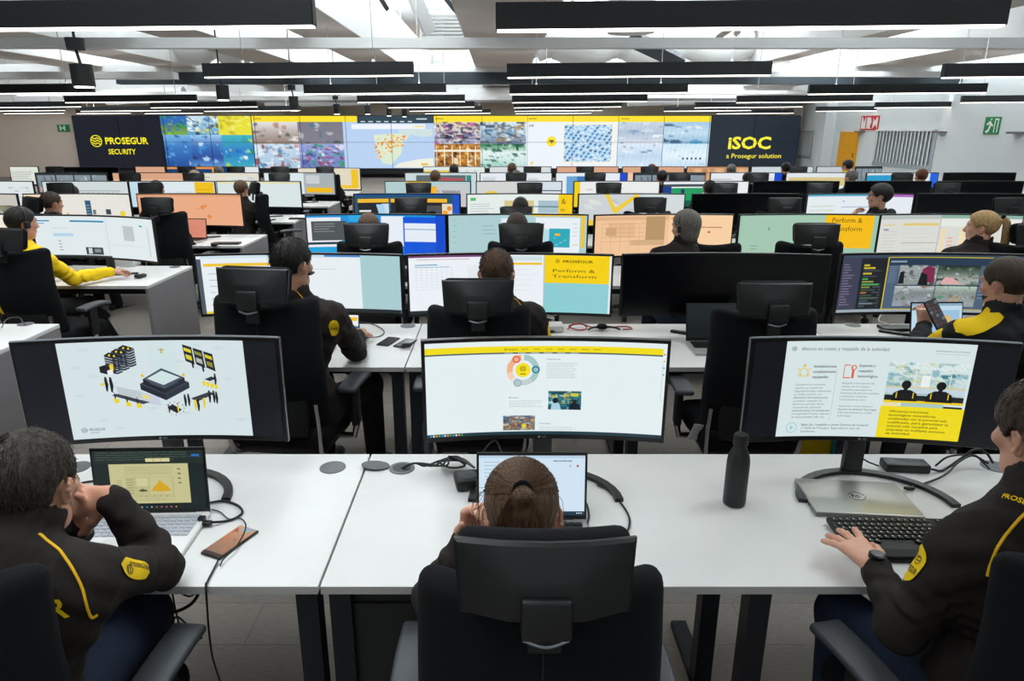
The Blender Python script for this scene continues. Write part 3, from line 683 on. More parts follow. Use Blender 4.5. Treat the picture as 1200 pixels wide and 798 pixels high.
# ------------------------------------------------------------------ monitors
def monitor(w_, h_, R, x, y, rz, content, label, kind='stand_arc', z0=.75, tilt=0, lift=None, rim=None, logo=False, py=-.06):
    """stands on the desk; the screen faces -Y in its own frame"""
    t = thing('monitor', label, 'monitor', (x, y, z0), rz, 'wide desk monitors')
    lift = .125 if lift is None else lift; zc = lift+h_/2; bz = .011; bb = .018
    def shell(front, back, ww, hh, zoff, mi, mb):
        n = 24; V = []
        for i in range(n+1):
            a = (i/n-.5)*ww/R
            for (d, zz) in ((front, -hh/2), (front, hh/2), (back, hh/2), (back, -hh/2)):
                rr = R+d; V.append((rr*math.sin(a), py-(R-rr*math.cos(a)), zc+zoff+zz))
        Fc = []
        for i in range(n):
            for k in range(4): Fc.append((i*4+k, (i+1)*4+k, (i+1)*4+(k+1) % 4, i*4+(k+1) % 4))
        Fc += [(3, 2, 1, 0), (n*4, n*4+1, n*4+2, n*4+3)]
        mb.add([Vector(p) for p in V], Fc, mi)
    mb = MB(); shell(.0012, .024, w_, h_, 0, 0, mb); shell(.022, .040, w_*.75, h_*.6, 0, 0, mb)
    MH = mb.build('housing', M_BEZEL, t, smooth=False)
    if rim:
        mb = MB(); n = 14
        for zz, th in ((h_/2, .0035), (-h_/2, .0035)):
            pts = [((R+.01)*math.sin((i/n-.5)*w_/R), py-(R-(R+.01)*math.cos((i/n-.5)*w_/R)), zc+zz) for i in range(n+1)]
            mb.tube(pts, .004, 6)
        for s_ in (-1, 1):
            a = s_*.5*w_/R; mb.tube([((R+.01)*math.sin(a), py-(R-(R+.01)*math.cos(a)), zc-h_/2), ((R+.01)*math.sin(a), py-(R-(R+.01)*math.cos(a)), zc+h_/2)], .004, 6)
        mb.build('rim', M_RIM, t)
    sw, sh_ = w_-2*bz, h_-bz-bb
    cv = Canvas(sw, sh_, R)
    if content == 'off':
        cv.rect(0, 0, 1, 1, '000000', 2); cv.build('screen', t, M_OFF, loc=(0, py-.001, zc+(bb-bz)/2))
    else:
        content(cv); cv.build('screen', t, loc=(0, py-.001, zc+(bb-bz)/2))
    if logo:
        c2 = Canvas(.05, .012, None); c2.disc(.2, .5, .38, '9a9ea2', 1, 12); c2.text('LG', .42, .78, .6, '9a9ea2', 1, .02); c2.build('maker_mark', t, M_PRINT, loc=(0, py-.002, zc-h_/2+.009))
    MB().rbox((0, py+.055, lift*.5+.07), (.07, .035, lift+.14), .012, 0, 2).build('stand_neck', M_PLASTIC, t)
    if kind == 'stand_arc':
        pts = [(.245*math.cos(a), py+.05-.245*.92+.245*.92*math.sin(a) , .008) for a in [PI*(i/18) for i in range(19)]]
        b = MB(); n = len(pts); V = []
        for i, p in enumerate(pts):
            p = Vector(p); q = Vector(pts[min(i+1, n-1)])-Vector(pts[max(i-1, 0)]); nn = Vector((q.y, -q.x, 0)).normalized()*.014
            V += [p-nn-Vector((0, 0, .007)), p+nn-Vector((0, 0, .007)), p+nn+Vector((0, 0, .006)), p-nn+Vector((0, 0, .006))]
        b.add(V, [(i*4+k, (i+1)*4+k, (i+1)*4+(k+1) % 4, i*4+(k+1) % 4) for i in range(n-1) for k in range(4)]+[(3, 2, 1, 0), (n*4-4, n*4-3, n*4-2, n*4-1)])
        b.build('stand_base', M_PLASTIC, t)
    else:
        b = MB()
        for s_ in (-1, 1): b.rbox((s_*.14, py-.03, .009), (.30, .035, .014), .006, 0, 1, rot=(0, 0, s_*.55))
        b.rbox((0, py+.06, .008), (.10, .12, .014), .006, 0, 1); b.build('stand_base', M_PLASTIC, t)
    return t

# screen contents -----------------------------------------------------------
def c_doc(bg='e8eef0', seed=0, parts=3, acc=None, bar=None, ink='8a96a0'):
    def f(c):
        rd = random.Random(seed); c.rect(0, 0, 1, 1, bg, 1); c.rect(0, .95, 1, 1, '2a3238', 2)
        if bar: c.rect(0, 0, 1, .06, bar, 2)
        for i in range(parts):
            x0 = .03+i/parts*.97; x1 = x0+.85/parts
            k = rd.random()
            if k < .6: c.lines(x0, .16+.2*rd.random(), x0+(x1-x0)*(.5+.5*rd.random()), .5+.35*rd.random(), rd.randrange(4, 9), ink, seed*7+i, .3)
            elif k < .8:
                for r_ in range(5):
                    for q in range(4): c.rect(x0+(x1-x0)*q/4, .2+r_*.13, x0+(x1-x0)*(q+.85)/4, .2+r_*.13+.08, rd.choice(['cfd8dc', 'dde4e6', 'c2ccd2']), 2)
            else: c.rect(x0, .2, x1, .6, rd.choice(['c4ced4', 'd6c48a', 'a8c0cc']), 2); c.lines(x0, .68, x1, .9, 3, ink, seed+i)
        if acc: c.rect(*acc[0], acc[1], 3)
    return f
def c_yellowdoc(x, y0=0, y1=1, seed=1, bg='e6eef0'):
    def f(c):
        c_doc(bg, seed, 3)(c); c.rect(x[0], y0, x[1], y1, 'f0c010', 3)
        c.lines(x[0]+.02, .25, x[1]-.02, .45, 2, '7a6410', seed, .3, 4)
    return f
def perform(c, x0, y0, x1, size, lx, L=4):
    c.text('Perform &', x0, y0, size, '4a3c08', L, 0, maxw=x1-x0); c.text('Transform', lx, y0+size*1.75, size, '4a3c08', L, 0, maxw=(x1-x0)*1.03)
# front row
def c_front_left(c):
    c.rect(0, 0, 1, 1, '0a0d16', 1); x0, x1 = .148, .868; W = x1-x0
    c.rect(x0, 0, x1, 1, 'd3e1e4', 2); X = lambda u: x0+W*u
    rd = random.Random(1)
    for k in range(22):
        cx, cy = rd.random()*.9+.05, rd.random()*.9+.05; c.poly([(X(cx-.04), cy), (X(cx), cy+.02), (X(cx+.04), cy), (X(cx), cy-.02)], 'cbdade', 3)
    def ipoly(pts, col, L=4): c.poly([(X(a), b) for a, b in pts], col, L)
    # central building
    ipoly([(.47, .02), (.62, .02), (.62, .40), (.47, .40)], 'cfe0e3', 3)
    ipoly([(.40, .44), (.53, .56), (.53, .62), (.40, .50)], '22262f'); ipoly([(.53, .56), (.67, .43), (.67, .49), (.53, .62)], '2d3340'); ipoly([(.40, .44), (.53, .32), (.67, .43), (.53, .56)], '3a4150', 5)
    ipoly([(.42, .39), (.53, .49), (.53, .55), (.42, .44)], '1d2028', 6); ipoly([(.53, .49), (.65, .38), (.65, .43), (.53, .55)], '252a34', 6); ipoly([(.42, .39), (.53, .28), (.65, .38), (.53, .49)], '4a5362', 7); ipoly([(.445, .385), (.53, .305), (.625, .378), (.53, .455)], 'cfe2e2', 8)
    for a, b in ((.41, .36), (.635, .36)): ipoly([(a, b), (a+.012, b-.03), (a+.025, b+.01)], 'e8c418', 8)
    c.rect(X(.525), .09, X(.56), .10, 'c8a818', 4); c.rect(X(.538), .08, X(.546), .13, 'c8a818', 4)
    # servers
    for i, (a, b) in enumerate(((.235, .135), (.275, .10), (.315, .065))):
        for k in range(7): ipoly([(a, b+.025*k), (a+.055, b+.03+.025*k), (a+.085, b+.01+.025*k), (a+.085, b+.028+.025*k), (a+.055, b+.05+.025*k), (a, b+.018+.025*k)], ('3a4250', '20242c')[k % 2], 4+i)
        ipoly([(a, b), (a+.03, b-.03), (a+.085, b+.005), (a+.055, b+.03)], '15181d', 8); c.disc(X(a+.03), b, .011, 'e8d020', 9, 8); c.disc(X(a+.055), b+.008, .011, 'e8d020', 9, 8)
    ipoly([(.20, .25), (.24, .23), (.285, .26), (.285, .32), (.25, .34), (.20, .31)], '1a1d24'); ipoly([(.255, .23), (.275, .23), (.275, .29), (.255, .29)], 'f0d020', 6)
    ipoly([(.24, .29), (.27, .28), (.27, .33), (.24, .34)], 'e8eeee', 7)
    # wall displays
    for i in range(3):
        a, b = .66+i*.056, .04+i*.035
        ipoly([(a, b), (a+.05, b+.03), (a+.057, b+.21), (a+.008, b+.17)], '20242c', 4)
        ipoly([(a+.006, b+.03), (a+.044, b+.055), (a+.046, b+.09), (a+.008, b+.065)], ('e0d030', '8a8f40', 'd8c820')[i], 5)
        ipoly([(a+.012, b+.10), (a+.044, b+.12), (a+.046, b+.17), (a+.014, b+.145)], ('d8cc30', 'b8bcb0', '8a8a30')[i], 5)
    for a, b in ((.70, .22), (.755, .26)): ipoly([(a, b), (a+.01, b-.02), (a+.012, b+.06), (a+.002, b+.06)], '14161a', 6)
    # groups of figures and desks
    def fig(a, b, s=1, col='16181d'):
        ipoly([(a, b), (a+.014*s, b-.01), (a+.018*s, b+.06*s), (a+.010*s, b+.13*s), (a+.002, b+.12*s)], col, 6); c.disc(X(a+.008*s), b-.015, .012*s, '2a2420', 7, 8)
    fig(.215, .38); fig(.24, .385, 1.05); ipoly([(.19, .42), (.215, .42), (.21, .44), (.195, .45)], 'e8d020')
    ipoly([(.27, .46), (.40, .52), (.40, .60), (.275, .55)], 'bcc8cc', 3); ipoly([(.39, .52), (.49, .58), (.50, .68), (.40, .64)], 'c6cede', 3)
    ipoly([(.40, .55), (.44, .57), (.445, .61), (.405, .59)], 'e4d87a', 4)
    ipoly([(.24, .55), (.27, .535), (.44, .635), (.40, .655)], '3a3e46', 5)
    for a, b in ((.245, .58), (.305, .62), (.36, .64)): ipoly([(a, b), (a+.03, b+.01), (a+.032, b+.05), (a+.01, b+.055)], 'ecd41c', 6); fig(a+.008, b-.04, .5)
    ipoly([(.53, .70), (.56, .66), (.61, .72), (.58, .76)], '20242c', 5)
    for k in range(12): a = k/12*2*PI; ipoly([(.57+.05*math.cos(a), .70-.07*math.sin(a)), (.578+.05*math.cos(a), .70-.07*math.sin(a)), (.575+.05*math.cos(a), .715-.07*math.sin(a))], rd.choice(['e8c820', 'd88a20', '3a3e46']), 6)
    fig(.535, .68, .6); fig(.585, .67, .6, 'e0c820')
    ipoly([(.76, .40), (.80, .37), (.83, .39), (.79, .42)], '2e343a', 5); fig(.815, .36, .8)
    for k in range(4): ipoly([(.745+.022*k, .42+.012*k), (.765+.022*k, .42+.012*k), (.765+.022*k, .46+.012*k), (.75+.022*k, .47+.012*k)], 'ecd41c', 6)
    ipoly([(.67, .60), (.78, .53), (.81, .55), (.70, .64)], '3a3e46', 5)
    for a, b, col in ((.63, .58, '16181d'), (.65, .575, '16181d'), (.685, .62, 'e8d020'), (.70, .63, '16181d'), (.735, .60, 'e8d020'), (.77, .54, '20242c'), (.795, .54, '16181d'), (.81, .55, '16181d')): fig(a, b, .85, col)
    c.logo(X(.065), .905, .028, '6a767c', 4); c.text('PROSEGUR', X(.09), .915, .028, '5a666c', 4, .01, maxw=W*.085); c.text('SECURITY', X(.095), .945, .018, '6a767c', 4, 0, maxw=W*.05)
def c_front_mid(c):
    c.rect(0, 0, 1, 1, 'e3eef0', 1); c.rect(0, .05, .985, .115, 'f0dc14', 2); c.rect(0, .115, .985, .13, '4a5a5c', 2); c.rect(0, .965, 1, 1, '1c3a44', 2)
    c.logo(.335, .082, .014, '6a5c10', 3); c.text('PROSEGUR', .345, .093, .018, '6a5c10', 3, .01, maxw=.04)
    for k in range(7): c.rect(.40+.05*k, .078, .43+.05*k, .086, 'a8941c', 3)
    for k in range(6): c.rect(.33+.055*k, .119, .365+.055*k, .125, 'c8d2d2', 3)
    cx, cy = .408, .30
    c.disc(cx, cy, .165, 'a4c6c6', 3, 24, .105, -.9, 1.5); c.disc(cx, cy, .165, 'f0b08c', 3, 14, .105, 1.7, 3.3); c.disc(cx, cy, .165, 'f6cdb6', 3, 6, .105, 3.3, 3.9); c.disc(cx, cy, .165, 'c4ced0', 3, 18, .105, 4.0, 5.4)
    c.disc(cx, cy, .075, 'f6e018', 4, 24); c.logo(cx, cy-.015, .03, '5a5010', 5); c.rect(cx-.012, cy+.035, cx+.012, cy+.045, '7a6c10', 5)
    c.disc(cx-.028, .185, .042, 'e8784a', 5, 16); c.disc(cx-.028, .185, .018, 'f6e2d8', 6, 8, .01); c.disc(cx+.054, .295, .042, '3a8a98', 5, 16); c.disc(cx+.054, .295, .02, 'cfe4e6', 6, 8, .01); c.disc(cx-.022, .435, .042, '9cb8bc', 5, 16); c.disc(cx-.022, .435, .02, 'cfdcde', 6, 10, .012)
    c.text('Global Security', .507, .195, .016, '7a8084', 3, .01); c.lines(.507, .225, .64, .40, 9, 'aab2b6', 3, .22, ragged=.15)
    c.text('Movement', .35, .60, .016, '7a8084', 3, .01); c.lines(.35, .63, .50, .71, 4, 'aab2b6', 4, .22, ragged=.3)
    c.text('Technologies', .48, .885, .016, '7a8084', 3, .01); c.lines(.48, .915, .64, .965, 3, 'aab2b6', 5, .22, ragged=.2)
    c.img(.517, .525, .657, .725, 40, 20, photo(['123a4a', '2c8a9a', '5cb8c8', '0c2430', 'c8c040', '1c5a70', 'd8e6e6', '3a6a50'], 31, 80, ['1c5a66', '3a8a98', '184050']), 3)
    c.poly([(.528, .725), (.532, .66), (.55, .635), (.565, .665), (.572, .725)], 'a8cfe0', 4); c.disc(.547, .625, .03, '1c2026', 5, 12); c.poly([(.605, .725), (.61, .66), (.63, .645), (.65, .67), (.655, .725)], '0c1c2c', 4); c.disc(.628, .635, .025, '1c2026', 5, 12); c.rect(.612, .545, .645, .58, 'c8c83a', 5)
    c.img(.325, .79, .462, .985-.035, 40, 20, photo(['c87a3a', '3a5a70', 'e8dcd0', 'a84a2a', '6a7a80', 'd8b060', '28384a'], 32, 110, ['2a6ab0', '5a7a90', '8a7a6a', '6a6058']), 3)
    c.disc(.415, .90, .025, 'e8d030', 5, 10)
    for k in range(12): c.rect(.012+.012*k, .973, .019+.012*k, .992, ['3a9ad0', 'e0e4e6', 'e8a030', '4ab070'][k % 4], 3)
    for k in range(4): c.rect(.988, .10+.07*k, .994, .115+.07*k, ['d04030', 'e8b020', '4a90d0', '8aa0a8'][k], 3)
    c.rect(.986, .2, .988, .6, 'c2ccce', 2)
def c_front_right(c):
    c.rect(0, 0, 1, 1, '070a12', 1); x0, x1 = .132, .860; W = x1-x0; X = lambda u: x0+W*u
    c.rect(x0, 0, x1, 1, 'd5e3e4', 2); K = '42494e'
    c.logo(X(.045), .075, .024, '5a6266', 3)
    c.text('Ahorro en costes y respaldo de la actividad', X(.085), .095, .038, '4e565a', 3, 0, maxw=W*.475)
    c.text('PROSEGUR SOLUTIONS', X(.80), .085, .013, '6a7276', 3, .012, maxw=W*.17); c.rect(X(.80), .105, X(.97), .108, '9aa4a6', 3)
    for t, y in (('Instalaciones', .27), ('completamente', .325), ('equipadas', .38)): c.text(t, X(.165), y, .028, K, 3, .015, maxw=W*len(t)*.0098)
    for t, y in (('Soporte y', .26), ('respaldo', .315), ('tecnológico', .37)): c.text(t, X(.415), y, .028, K, 3, .015, maxw=W*len(t)*.0098)
    c.disc(X(.115), .32, .045, 'e0c430', 3, 16, .036); c.disc(X(.115), .25, .016, 'e0c430', 3, 8)
    for a in (-.03, .03): c.disc(X(.115+a), .29, .014, 'e0c430', 3, 8, .008); c.disc(X(.115+a*.9), .35, .014, 'e0c430', 3, 8, .008)
    for q in ((.335, .24, .37, .25), (.335, .24, .339, .38), (.335, .37, .375, .38), (.38, .25, .384, .38)): c.rect(X(q[0]), q[1], X(q[2]), q[3], 'd86038', 3)
    c.disc(X(.388), .27, .028, 'd86038', 3, 12, .018); c.poly([(X(.383), .29), (X(.393), .29), (X(.393), .38), (X(.383), .38)], 'd86038', 3)
    L1 = ['Cumplimos las normativas', 'vigentes en materia de', 'Seguridad Privada, obteniendo', 'un doble servicio, sin', 'alteración de instalaciones', 'y propios, respaldo las', '24 horas y previas de las', 'competencias, gestiones', 'administrativas de instalación', 'en Seguridad Privada, regional', 'de disponibilidad 24h, etc.']
    for k, t in enumerate(L1): c.text(t, X(.075), .455+.0345*k, .019, '5c6468', 3, .012 if k in (4, 8) else 0, maxw=W*len(t)*.0071)
    L2 = ['Respaldo a los puestos del', 'cliente con los equipos', 'necesarios para apoyo las', 'funciones de servicio centrales', 'y operarios, material,', 'comunicaciones, etc.)', '', 'Desarrollo, monitorizado por', 'técnicos de sistemas Tecnología', 'CRA especializados en el SOC', 'de Prosegur.']
    for k, t in enumerate(L2):
        if t: c.text(t, X(.335), .44+.0345*k, .019, '5c6468', 3, .012 if k == 8 else 0, maxw=W*len(t)*.0068)
    c.rect(X(.297), .29, X(.299), .82, 'aab8ba', 3)
    c.disc(X(.085), .905, .055, '8ccac8', 3, 24, .048); c.poly([(X(.078), .88), (X(.097), .905), (X(.078), .93)], '8ccac8', 3)
    for k, t in enumerate(['Back Up / respaldo a otros Centros de Control', 'o CRAs de Prosegur, Seguridad en caso de', 'incidencia']): c.text(t, X(.14), .885+.036*k, .022, '50585c', 3, .012 if k == 0 else 0, maxw=W*len(t)*.0083)
    px0, px1 = X(.575), X(.985)
    c.img(px0, .20, px1, .56, 44, 26, photo(['8ab4bc', 'd8e4dc', '5a9aa8', 'a8c4b8', '3a7a8a', 'c8d0a8'], 41, 70, ['dce8e8', 'c4d8da', 'b4ccd0']), 3)
    c.rect(px0, .45, px1, .46, 'd8c860', 4); c.rect(px0, .26, px1, .264, 'eef2f2', 4); c.rect(X(.72), .20, X(.723), .46, 'eef2f2', 4); c.rect(X(.9), .26, X(.903), .46, 'eef2f2', 4); c.rect(X(.755), .33, X(.80), .45, 'e8eeee', 4)
    c.rect(px0, .46, px1, .52, 'c4d4de', 4); c.rect(px0, .54, px1, .60, '1c2024', 4); c.rect(px0, .595, px1, .62, 'e8c818', 5); c.rect(px0, .62, X(.66), .66, 'e4dcb0', 5); c.rect(X(.67), .62, X(.89), .66, 'a8c8c0', 5); c.rect(X(.89), .64, px1, .66, '20242a', 5)
    for fx, tw in ((X(.68), 1), (X(.86), -1)):
        c.poly([(fx-.05, .60), (fx-.045, .52), (fx-.02, .485), (fx+.02, .485), (fx+.045, .52), (fx+.05, .60)], '121418', 6); c.disc(fx, .43, .045, '15161a', 7, 14); c.rect(fx-.008, .45, fx+.008, .50, '2a2420', 6)
        c.rect(fx-.034, .51, fx-.030, .57, 'e8c818', 7); c.rect(fx+.030, .51, fx+.034, .57, 'e8c818', 7)
    c.rect(X(.565), .66, x1, 1, 'ecd818', 3)
    for k, t in enumerate(['Ofrecemos soluciones', 'tecnológicas innovadoras', 'combinadas con el personal más', 'cualificado, para garantizar la', 'solución más completa para', 'empresas en múltiples sectores', 'de actividad.']):
        c.text(t, X(.615), .725+.0395*k, .026, '40380c', 4, .008, maxw=W*len(t)*.0103)
# second row
def c_r2a(c):
    c.rect(0, 0, 1, 1, 'e6eef2', 1); c.rect(0, .05, .02, 1, '4a5660', 2); c.rect(.03, .13, .5, .18, 'f0c430', 2); c.rect(.02, 0, 1, .045, 'cfe0ea', 2); c.rect(.62, 0, .80, .03, '3a80c8', 3)
    c.lines(.05, .3, .45, .95, 6, '9aaebe', 3, .1); c.rect(.80, 0, 1, .93, 'a8ccd0', 3); c.rect(.55, .24, .68, .25, 'c4ccd0', 3); c.rect(.5, .93, 1, 1, '1e262a', 4); c.rect(.02, .96, .12, 1, 'e8d030', 4)
def c_r2b(c):
    c.rect(0, 0, 1, 1, 'eaf0f5', 1); c.rect(0, 0, .46, .03, '7a3a70', 2); c.rect(.04, .06, .3, .07, 'c890a0', 2)
    for k in range(8): c.lines(.03+.025*k, .2, .045+.025*k, .62, 10, 'b4bec6', k, .12, ragged=.1)
    c.rect(.03, .15, .14, .165, '4a90b0', 3); c.rect(.03, .19, .20, .20, '7ab0c8', 3)
    c.lines(.29, .18, .42, .48, 10, 'a8b4bc', 9, .12); c.rect(.28, .46, .42, .475, '2c7a8c', 3); c.rect(.418, .05, .445, .95, 'e8dce0', 2)
    c.rect(.475, .02, .485, .95, '15181c', 3); c.rect(.485, .13, .66, .17, 'f0c430', 3); c.rect(.485, .02, .66, .10, 'cfe0e4', 3); c.lines(.5, .25, .64, .7, 5, 'c8d0d6', 5, .06)
    c.rect(.667, 0, .672, .95, 'a0c4cc', 3); c.rect(.672, 0, .99, .48, 'f4cf08', 3); c.rect(.672, .48, .99, 1, '8ccdd2', 3); c.rect(0, .95, .55, 1, '20282c', 4); c.rect(.99, 0, 1, 1, 'e0e8ea', 3)
    c.logo(.735, .10, .035, '4a3c08', 5); c.text('PROSEGUR', .76, .125, .045, '4a3c08', 5, .02, maxw=.15)
    perform(c, .71, .29, .92, .055, .71, 5)
def c_r2d(c):
    c.rect(0, 0, 1, 1, '2b3440', 1); c.rect(0, 0, 1, .05, '39485a', 2); c.rect(0, .95, 1, 1, '9aa6ae', 2)
    c.rect(0, .05, .10, .95, '3b3f52', 2); c.lines(.01, .15, .07, .9, 16, '8a7a98', 2, .3, 3, ragged=.6)
    c.rect(.10, .06, .235, .94, '1c2024', 2)
    for k in range(16):
        y = .16+.048*k; col = ['c8b430', 'c8b430', '3a4048', 'c0b038', '3a4048', '4aa050', '8a9040', '50a058', '788840', '3c4a44', 'a86a30', '3c4a44', '506050', '3a5060', '6a7a80', '3a5060'][k]
        c.rect(.115, y, .145+.06*((k*7) % 5)/4, y+.03, col, 3)
        c.rect(.175+.03*((k*3) % 2), y, .215, y+.022, '4a545c', 3) if k > 6 else None
    c.rect(.235, .04, .24, .96, 'e0c820', 3); c.rect(.735, .04, .74, .96, 'e0c820', 3); c.rect(.24, .035, .74, .05, 'c8b428', 3); c.rect(.24, .945, .74, .96, 'c8b428', 3)
    c.rect(.24, .05, .74, .945, '4a5f76', 2); c.rect(.24, .05, .74, .18, '24384e', 3); c.rect(.25, .10, .33, .13, '8a9aaa', 4); c.lines(.25, .2, .29, .5, 9, '7a8a9a', 1, .3, 3)
    c.img(.30, .18, .49, .52, 36, 22, photo(['8a8c8c', 'b8bcbc', '20242a', 'd8dcdc', '3a4044', '6a7470'], 51, 40, ['9ca4a4', '8a9494']), 4); c.poly([(.41, .48), (.415, .24), (.44, .19), (.475, .22), (.48, .48)], '7a2848', 5); c.poly([(.40, .52), (.41, .30), (.44, .34), (.45, .52)], '101418', 6); c.poly([(.30, .5), (.305, .3), (.325, .28), (.33, .5)], '14181e', 5)
    c.img(.49, .18, .69, .52, 36, 22, photo(['20302a', '3a4a3c', '98a098', 'c0c4bc', '4a6a4a'], 52, 30, ['1c2620', '5a6a60', 'a0a6a0', 'a8aca8']), 4); c.poly([(.51, .50), (.53, .38), (.57, .40), (.61, .50)], 'dca8a8', 5)
    c.img(.29, .54, .49, .90, 36, 22, photo(['9aa09c', '6a6a5a', '7a5a4a', 'b8c0c4', '5a7a5a'], 53, 26, ['c4ccd0', '7a8480', '8c949c', '98a0ac']), 4); c.img(.49, .54, .69, .90, 36, 22, photo(['9aa4a0', '3a8a5a', 'b8c0c4', '5a9a6a', '7a6a5a'], 54, 22, ['b8ccc0', '84908c', '90989c', '989c9c']), 4)
    for k in (0, 1): c.poly([(.55+.03*k, .88), (.59+.03*k, .70), (.595+.03*k, .70), (.558+.03*k, .88)], 'd8a830', 5)
    c.rect(.488, .17, .492, .91, '2c3a48', 6); c.rect(.29, .52, .70, .54, '2c3a48', 6); c.lines(.70, .3, .73, .8, 8, '8a9aa8', 6, .2, 3)
    c.rect(.74, .04, 1, .95, '15181e', 2); c.lines(.775, .1, .83, .93, 19, 'e4e6ea', 7, .4, 3, ragged=.15); c.lines(.752, .12, .765, .9, 19, '9a8a60', 8, .3, 3)
    c.rect(.84, .05, 1, .95, '2a3038', 3); c.rect(.855, .12, .92, .15, 'd8dce0', 4); c.rect(.86, .18, .90, .20, 'b0b6bc', 4); c.disc(.85, .12, .02, 'd8dce0', 4, 8); c.disc(.85, .28, .02, 'd06050', 4, 8); c.rect(.86, .28, .91, .30, 'b0b6bc', 4)
# third row
def c_r3a(c):
    c.rect(0, 0, 1, 1, '1c8fd8', 1); c.rect(0, .05, .24, .66, 'e8ecee', 2); c.rect(.03, .14, .28, .62, '4e5356', 3); c.lines(.05, .2, .2, .45, 4, '9aa09e', 1, .25, 4)
    c.rect(0, .66, .45, .72, '1c3a52', 3); c.rect(0, .72, .25, 1, '1aa0dc', 2); c.rect(0, .72, .2, .78, 'f0e8ea', 3); c.rect(.30, 0, .45, .15, '28a8e0', 2); c.rect(.53, .03, .70, .78, 'e6ecf4', 2); c.rect(.69, .05, 1, .98, '0a55d8', 3); c.rect(.70, .2, .93, .66, 'e4ebf5', 4); c.rect(.70, .34, .93, .36, '6a98b8', 5); c.rect(.93, 0, 1, 1, '0a48c8', 4)
def c_r3b(c):
    c.rect(0, 0, 1, 1, 'accdd0', 1); c.lines(.25, .26, .36, .55, 3, '8aa8ac', 2, .2, 2); c.rect(.38, .08, .50, .5, 'e2eaf0', 2); c.rect(.53, .03, .62, 1, '8fc4cc', 2) if 0 else None
    c.rect(.63, .06, .95, 1, 'e8eff5', 2); c.rect(.69, .35, .73, .8, 'b4dce2', 3); c.rect(.73, .33, .88, .8, '2ba6b8', 3); c.rect(.77, .45, .81, .51, 'e8b430', 4)
    for k in range(7): c.disc(.77+.1*((k*37) % 10)/10, .57+.2*((k*53) % 10)/10, .016, 'a0dce0', 5, 6)
    c.rect(.96, 0, .985, .8, 'f0c430', 4); c.rect(.60, 0, .98, .03, 'f0c430', 4); c.rect(.895, .72, .94, .74, 'f0c430', 4); c.lines(.65, .2, .7, .7, 4, 'a8b4bc', 4, .2, 3); c.lines(.90, .2, .94, .6, 4, 'b4bec4', 5, .15, 3); c.lines(.03, .1, .06, .8, 5, '8aa8ac', 6, .1, 2)
def c_r3c(c):
    c.rect(0, 0, 1, 1, 'f0c49a', 1); c.rect(0, .03, .55, .12, 'e0b48a', 2); c.rect(.38, .03, .52, .62, 'b8946a', 3); c.rect(.10, .18, .30, .55, 'e6b98e', 3)
    for k in range(5): c.rect(.05+.07*k, .2, .052+.07*k, .9, 'c89c70', 4); c.rect(.05, .2+.11*k, .38, .208+.11*k, 'c89c70', 4)
    c.rect(.08, .3, .16, .5, 'cfa67c', 4); c.rect(.27, .62, .52, .75, 'd4ae86', 3); c.rect(.55, 0, 1, 1, 'f6cfa4', 2); c.rect(.56, .06, .70, .1, 'f0a020', 4); c.rect(.64, .02, .72, .16, 'f0b040', 4); c.disc(.74, .34, .08, 'd83a2a', 4, 10); c.rect(.78, .29, .93, .31, 'a07050', 4); c.disc(.84, .42, .03, 'c84a2a', 4, 8); c.rect(.8, .80, .93, .83, 'a87a58', 4)
def c_r3d(c):
    c.rect(0, 0, 1, 1, '9cc4ae', 1); c.rect(.02, .03, .65, 1, 'a3c6b0', 2); c.rect(.635, 0, .97, .82, 'f4bc0c', 3); perform(c, .68, .18, .89, .12, .68, 4); c.rect(.22, .30, .235, .37, '7a9c8a', 3); c.lines(.1, .75, .15, .9, 2, '7a9c8a', 4, .3, 3)
def c_r3e(c):
    c.rect(0, 0, 1, 1, 'd9dad4', 1); c.rect(0, 0, .45, .1, 'b8c0bc', 2); c.rect(.45, 0, 1, .08, '8ab0a0', 2); c.rect(.18, .2, .44, .26, 'e0c870', 2); c.rect(.02, .23, .12, .25, 'd8c070', 2); c.rect(.03, .34, .07, .37, '6a70a0', 3)
    c.lines(.03, .4, .15, .95, 7, 'b8bab4', 4, .15); c.lines(.18, .35, .42, .95, 6, 'c0c2bc', 5, .08); c.rect(.18, .69, .44, .705, '9a9c98', 3); c.rect(.45, .08, .455, 1, 'a4a8a4', 3); c.rect(.455, .1, 1, .28, 'e4e6e0', 2)
    for k in range(9): c.rect(.47+.055*k, .3, .472+.055*k, 1, 'c4c2b4', 3); 
    c.rect(.47, .33, .50, 1, 'ecd8b0', 3); c.rect(.60, .33, .64, 1, 'ecdcb4', 3)
    for k in range(3): c.rect(.52, .55+.09*k, .56, .59+.09*k, 'e8b09a', 4)
def c_r3left(c):
    c.rect(0, 0, 1, 1, 'dfe9ec', 1); c.rect(.02, .10, .12, .13, '2c88b0', 2); c.rect(.27, .10, .54, .14, '2c88b0', 2); c.rect(.03, .17, .08, .19, '3a90b8', 3); c.rect(.13, .42, .28, .50, 'b4d4e6', 2); c.rect(.13, .28, .25, .3, 'c0d4e0', 2); c.lines(.16, .6, .19, .9, 4, '8a949a', 2, .3); c.rect(.36, .76, .50, .94, '383e42', 2)
    c.rect(.38, .78, .41, .92, 'd0d6d8', 3); c.rect(.43, .8, .48, .88, '8a9498', 3); c.rect(.70, .20, .80, .56, 'bcc6ca', 2); c.rect(.86, .16, .89, .20, '40b070', 2); c.rect(.57, .68, .90, .685, 'b4bec4', 2); c.rect(.55, .02, .56, 1, 'd2dde0', 2); c.rect(0, .96, .57, 1, '30383c', 3); c.rect(.93, .2, .95, .9, 'd0d8dc', 2)
def c_r3pale(c): c_doc('efe6da', 4, 2)(c); c.rect(0, .05, .4, .1, 'e8d8a0', 3)
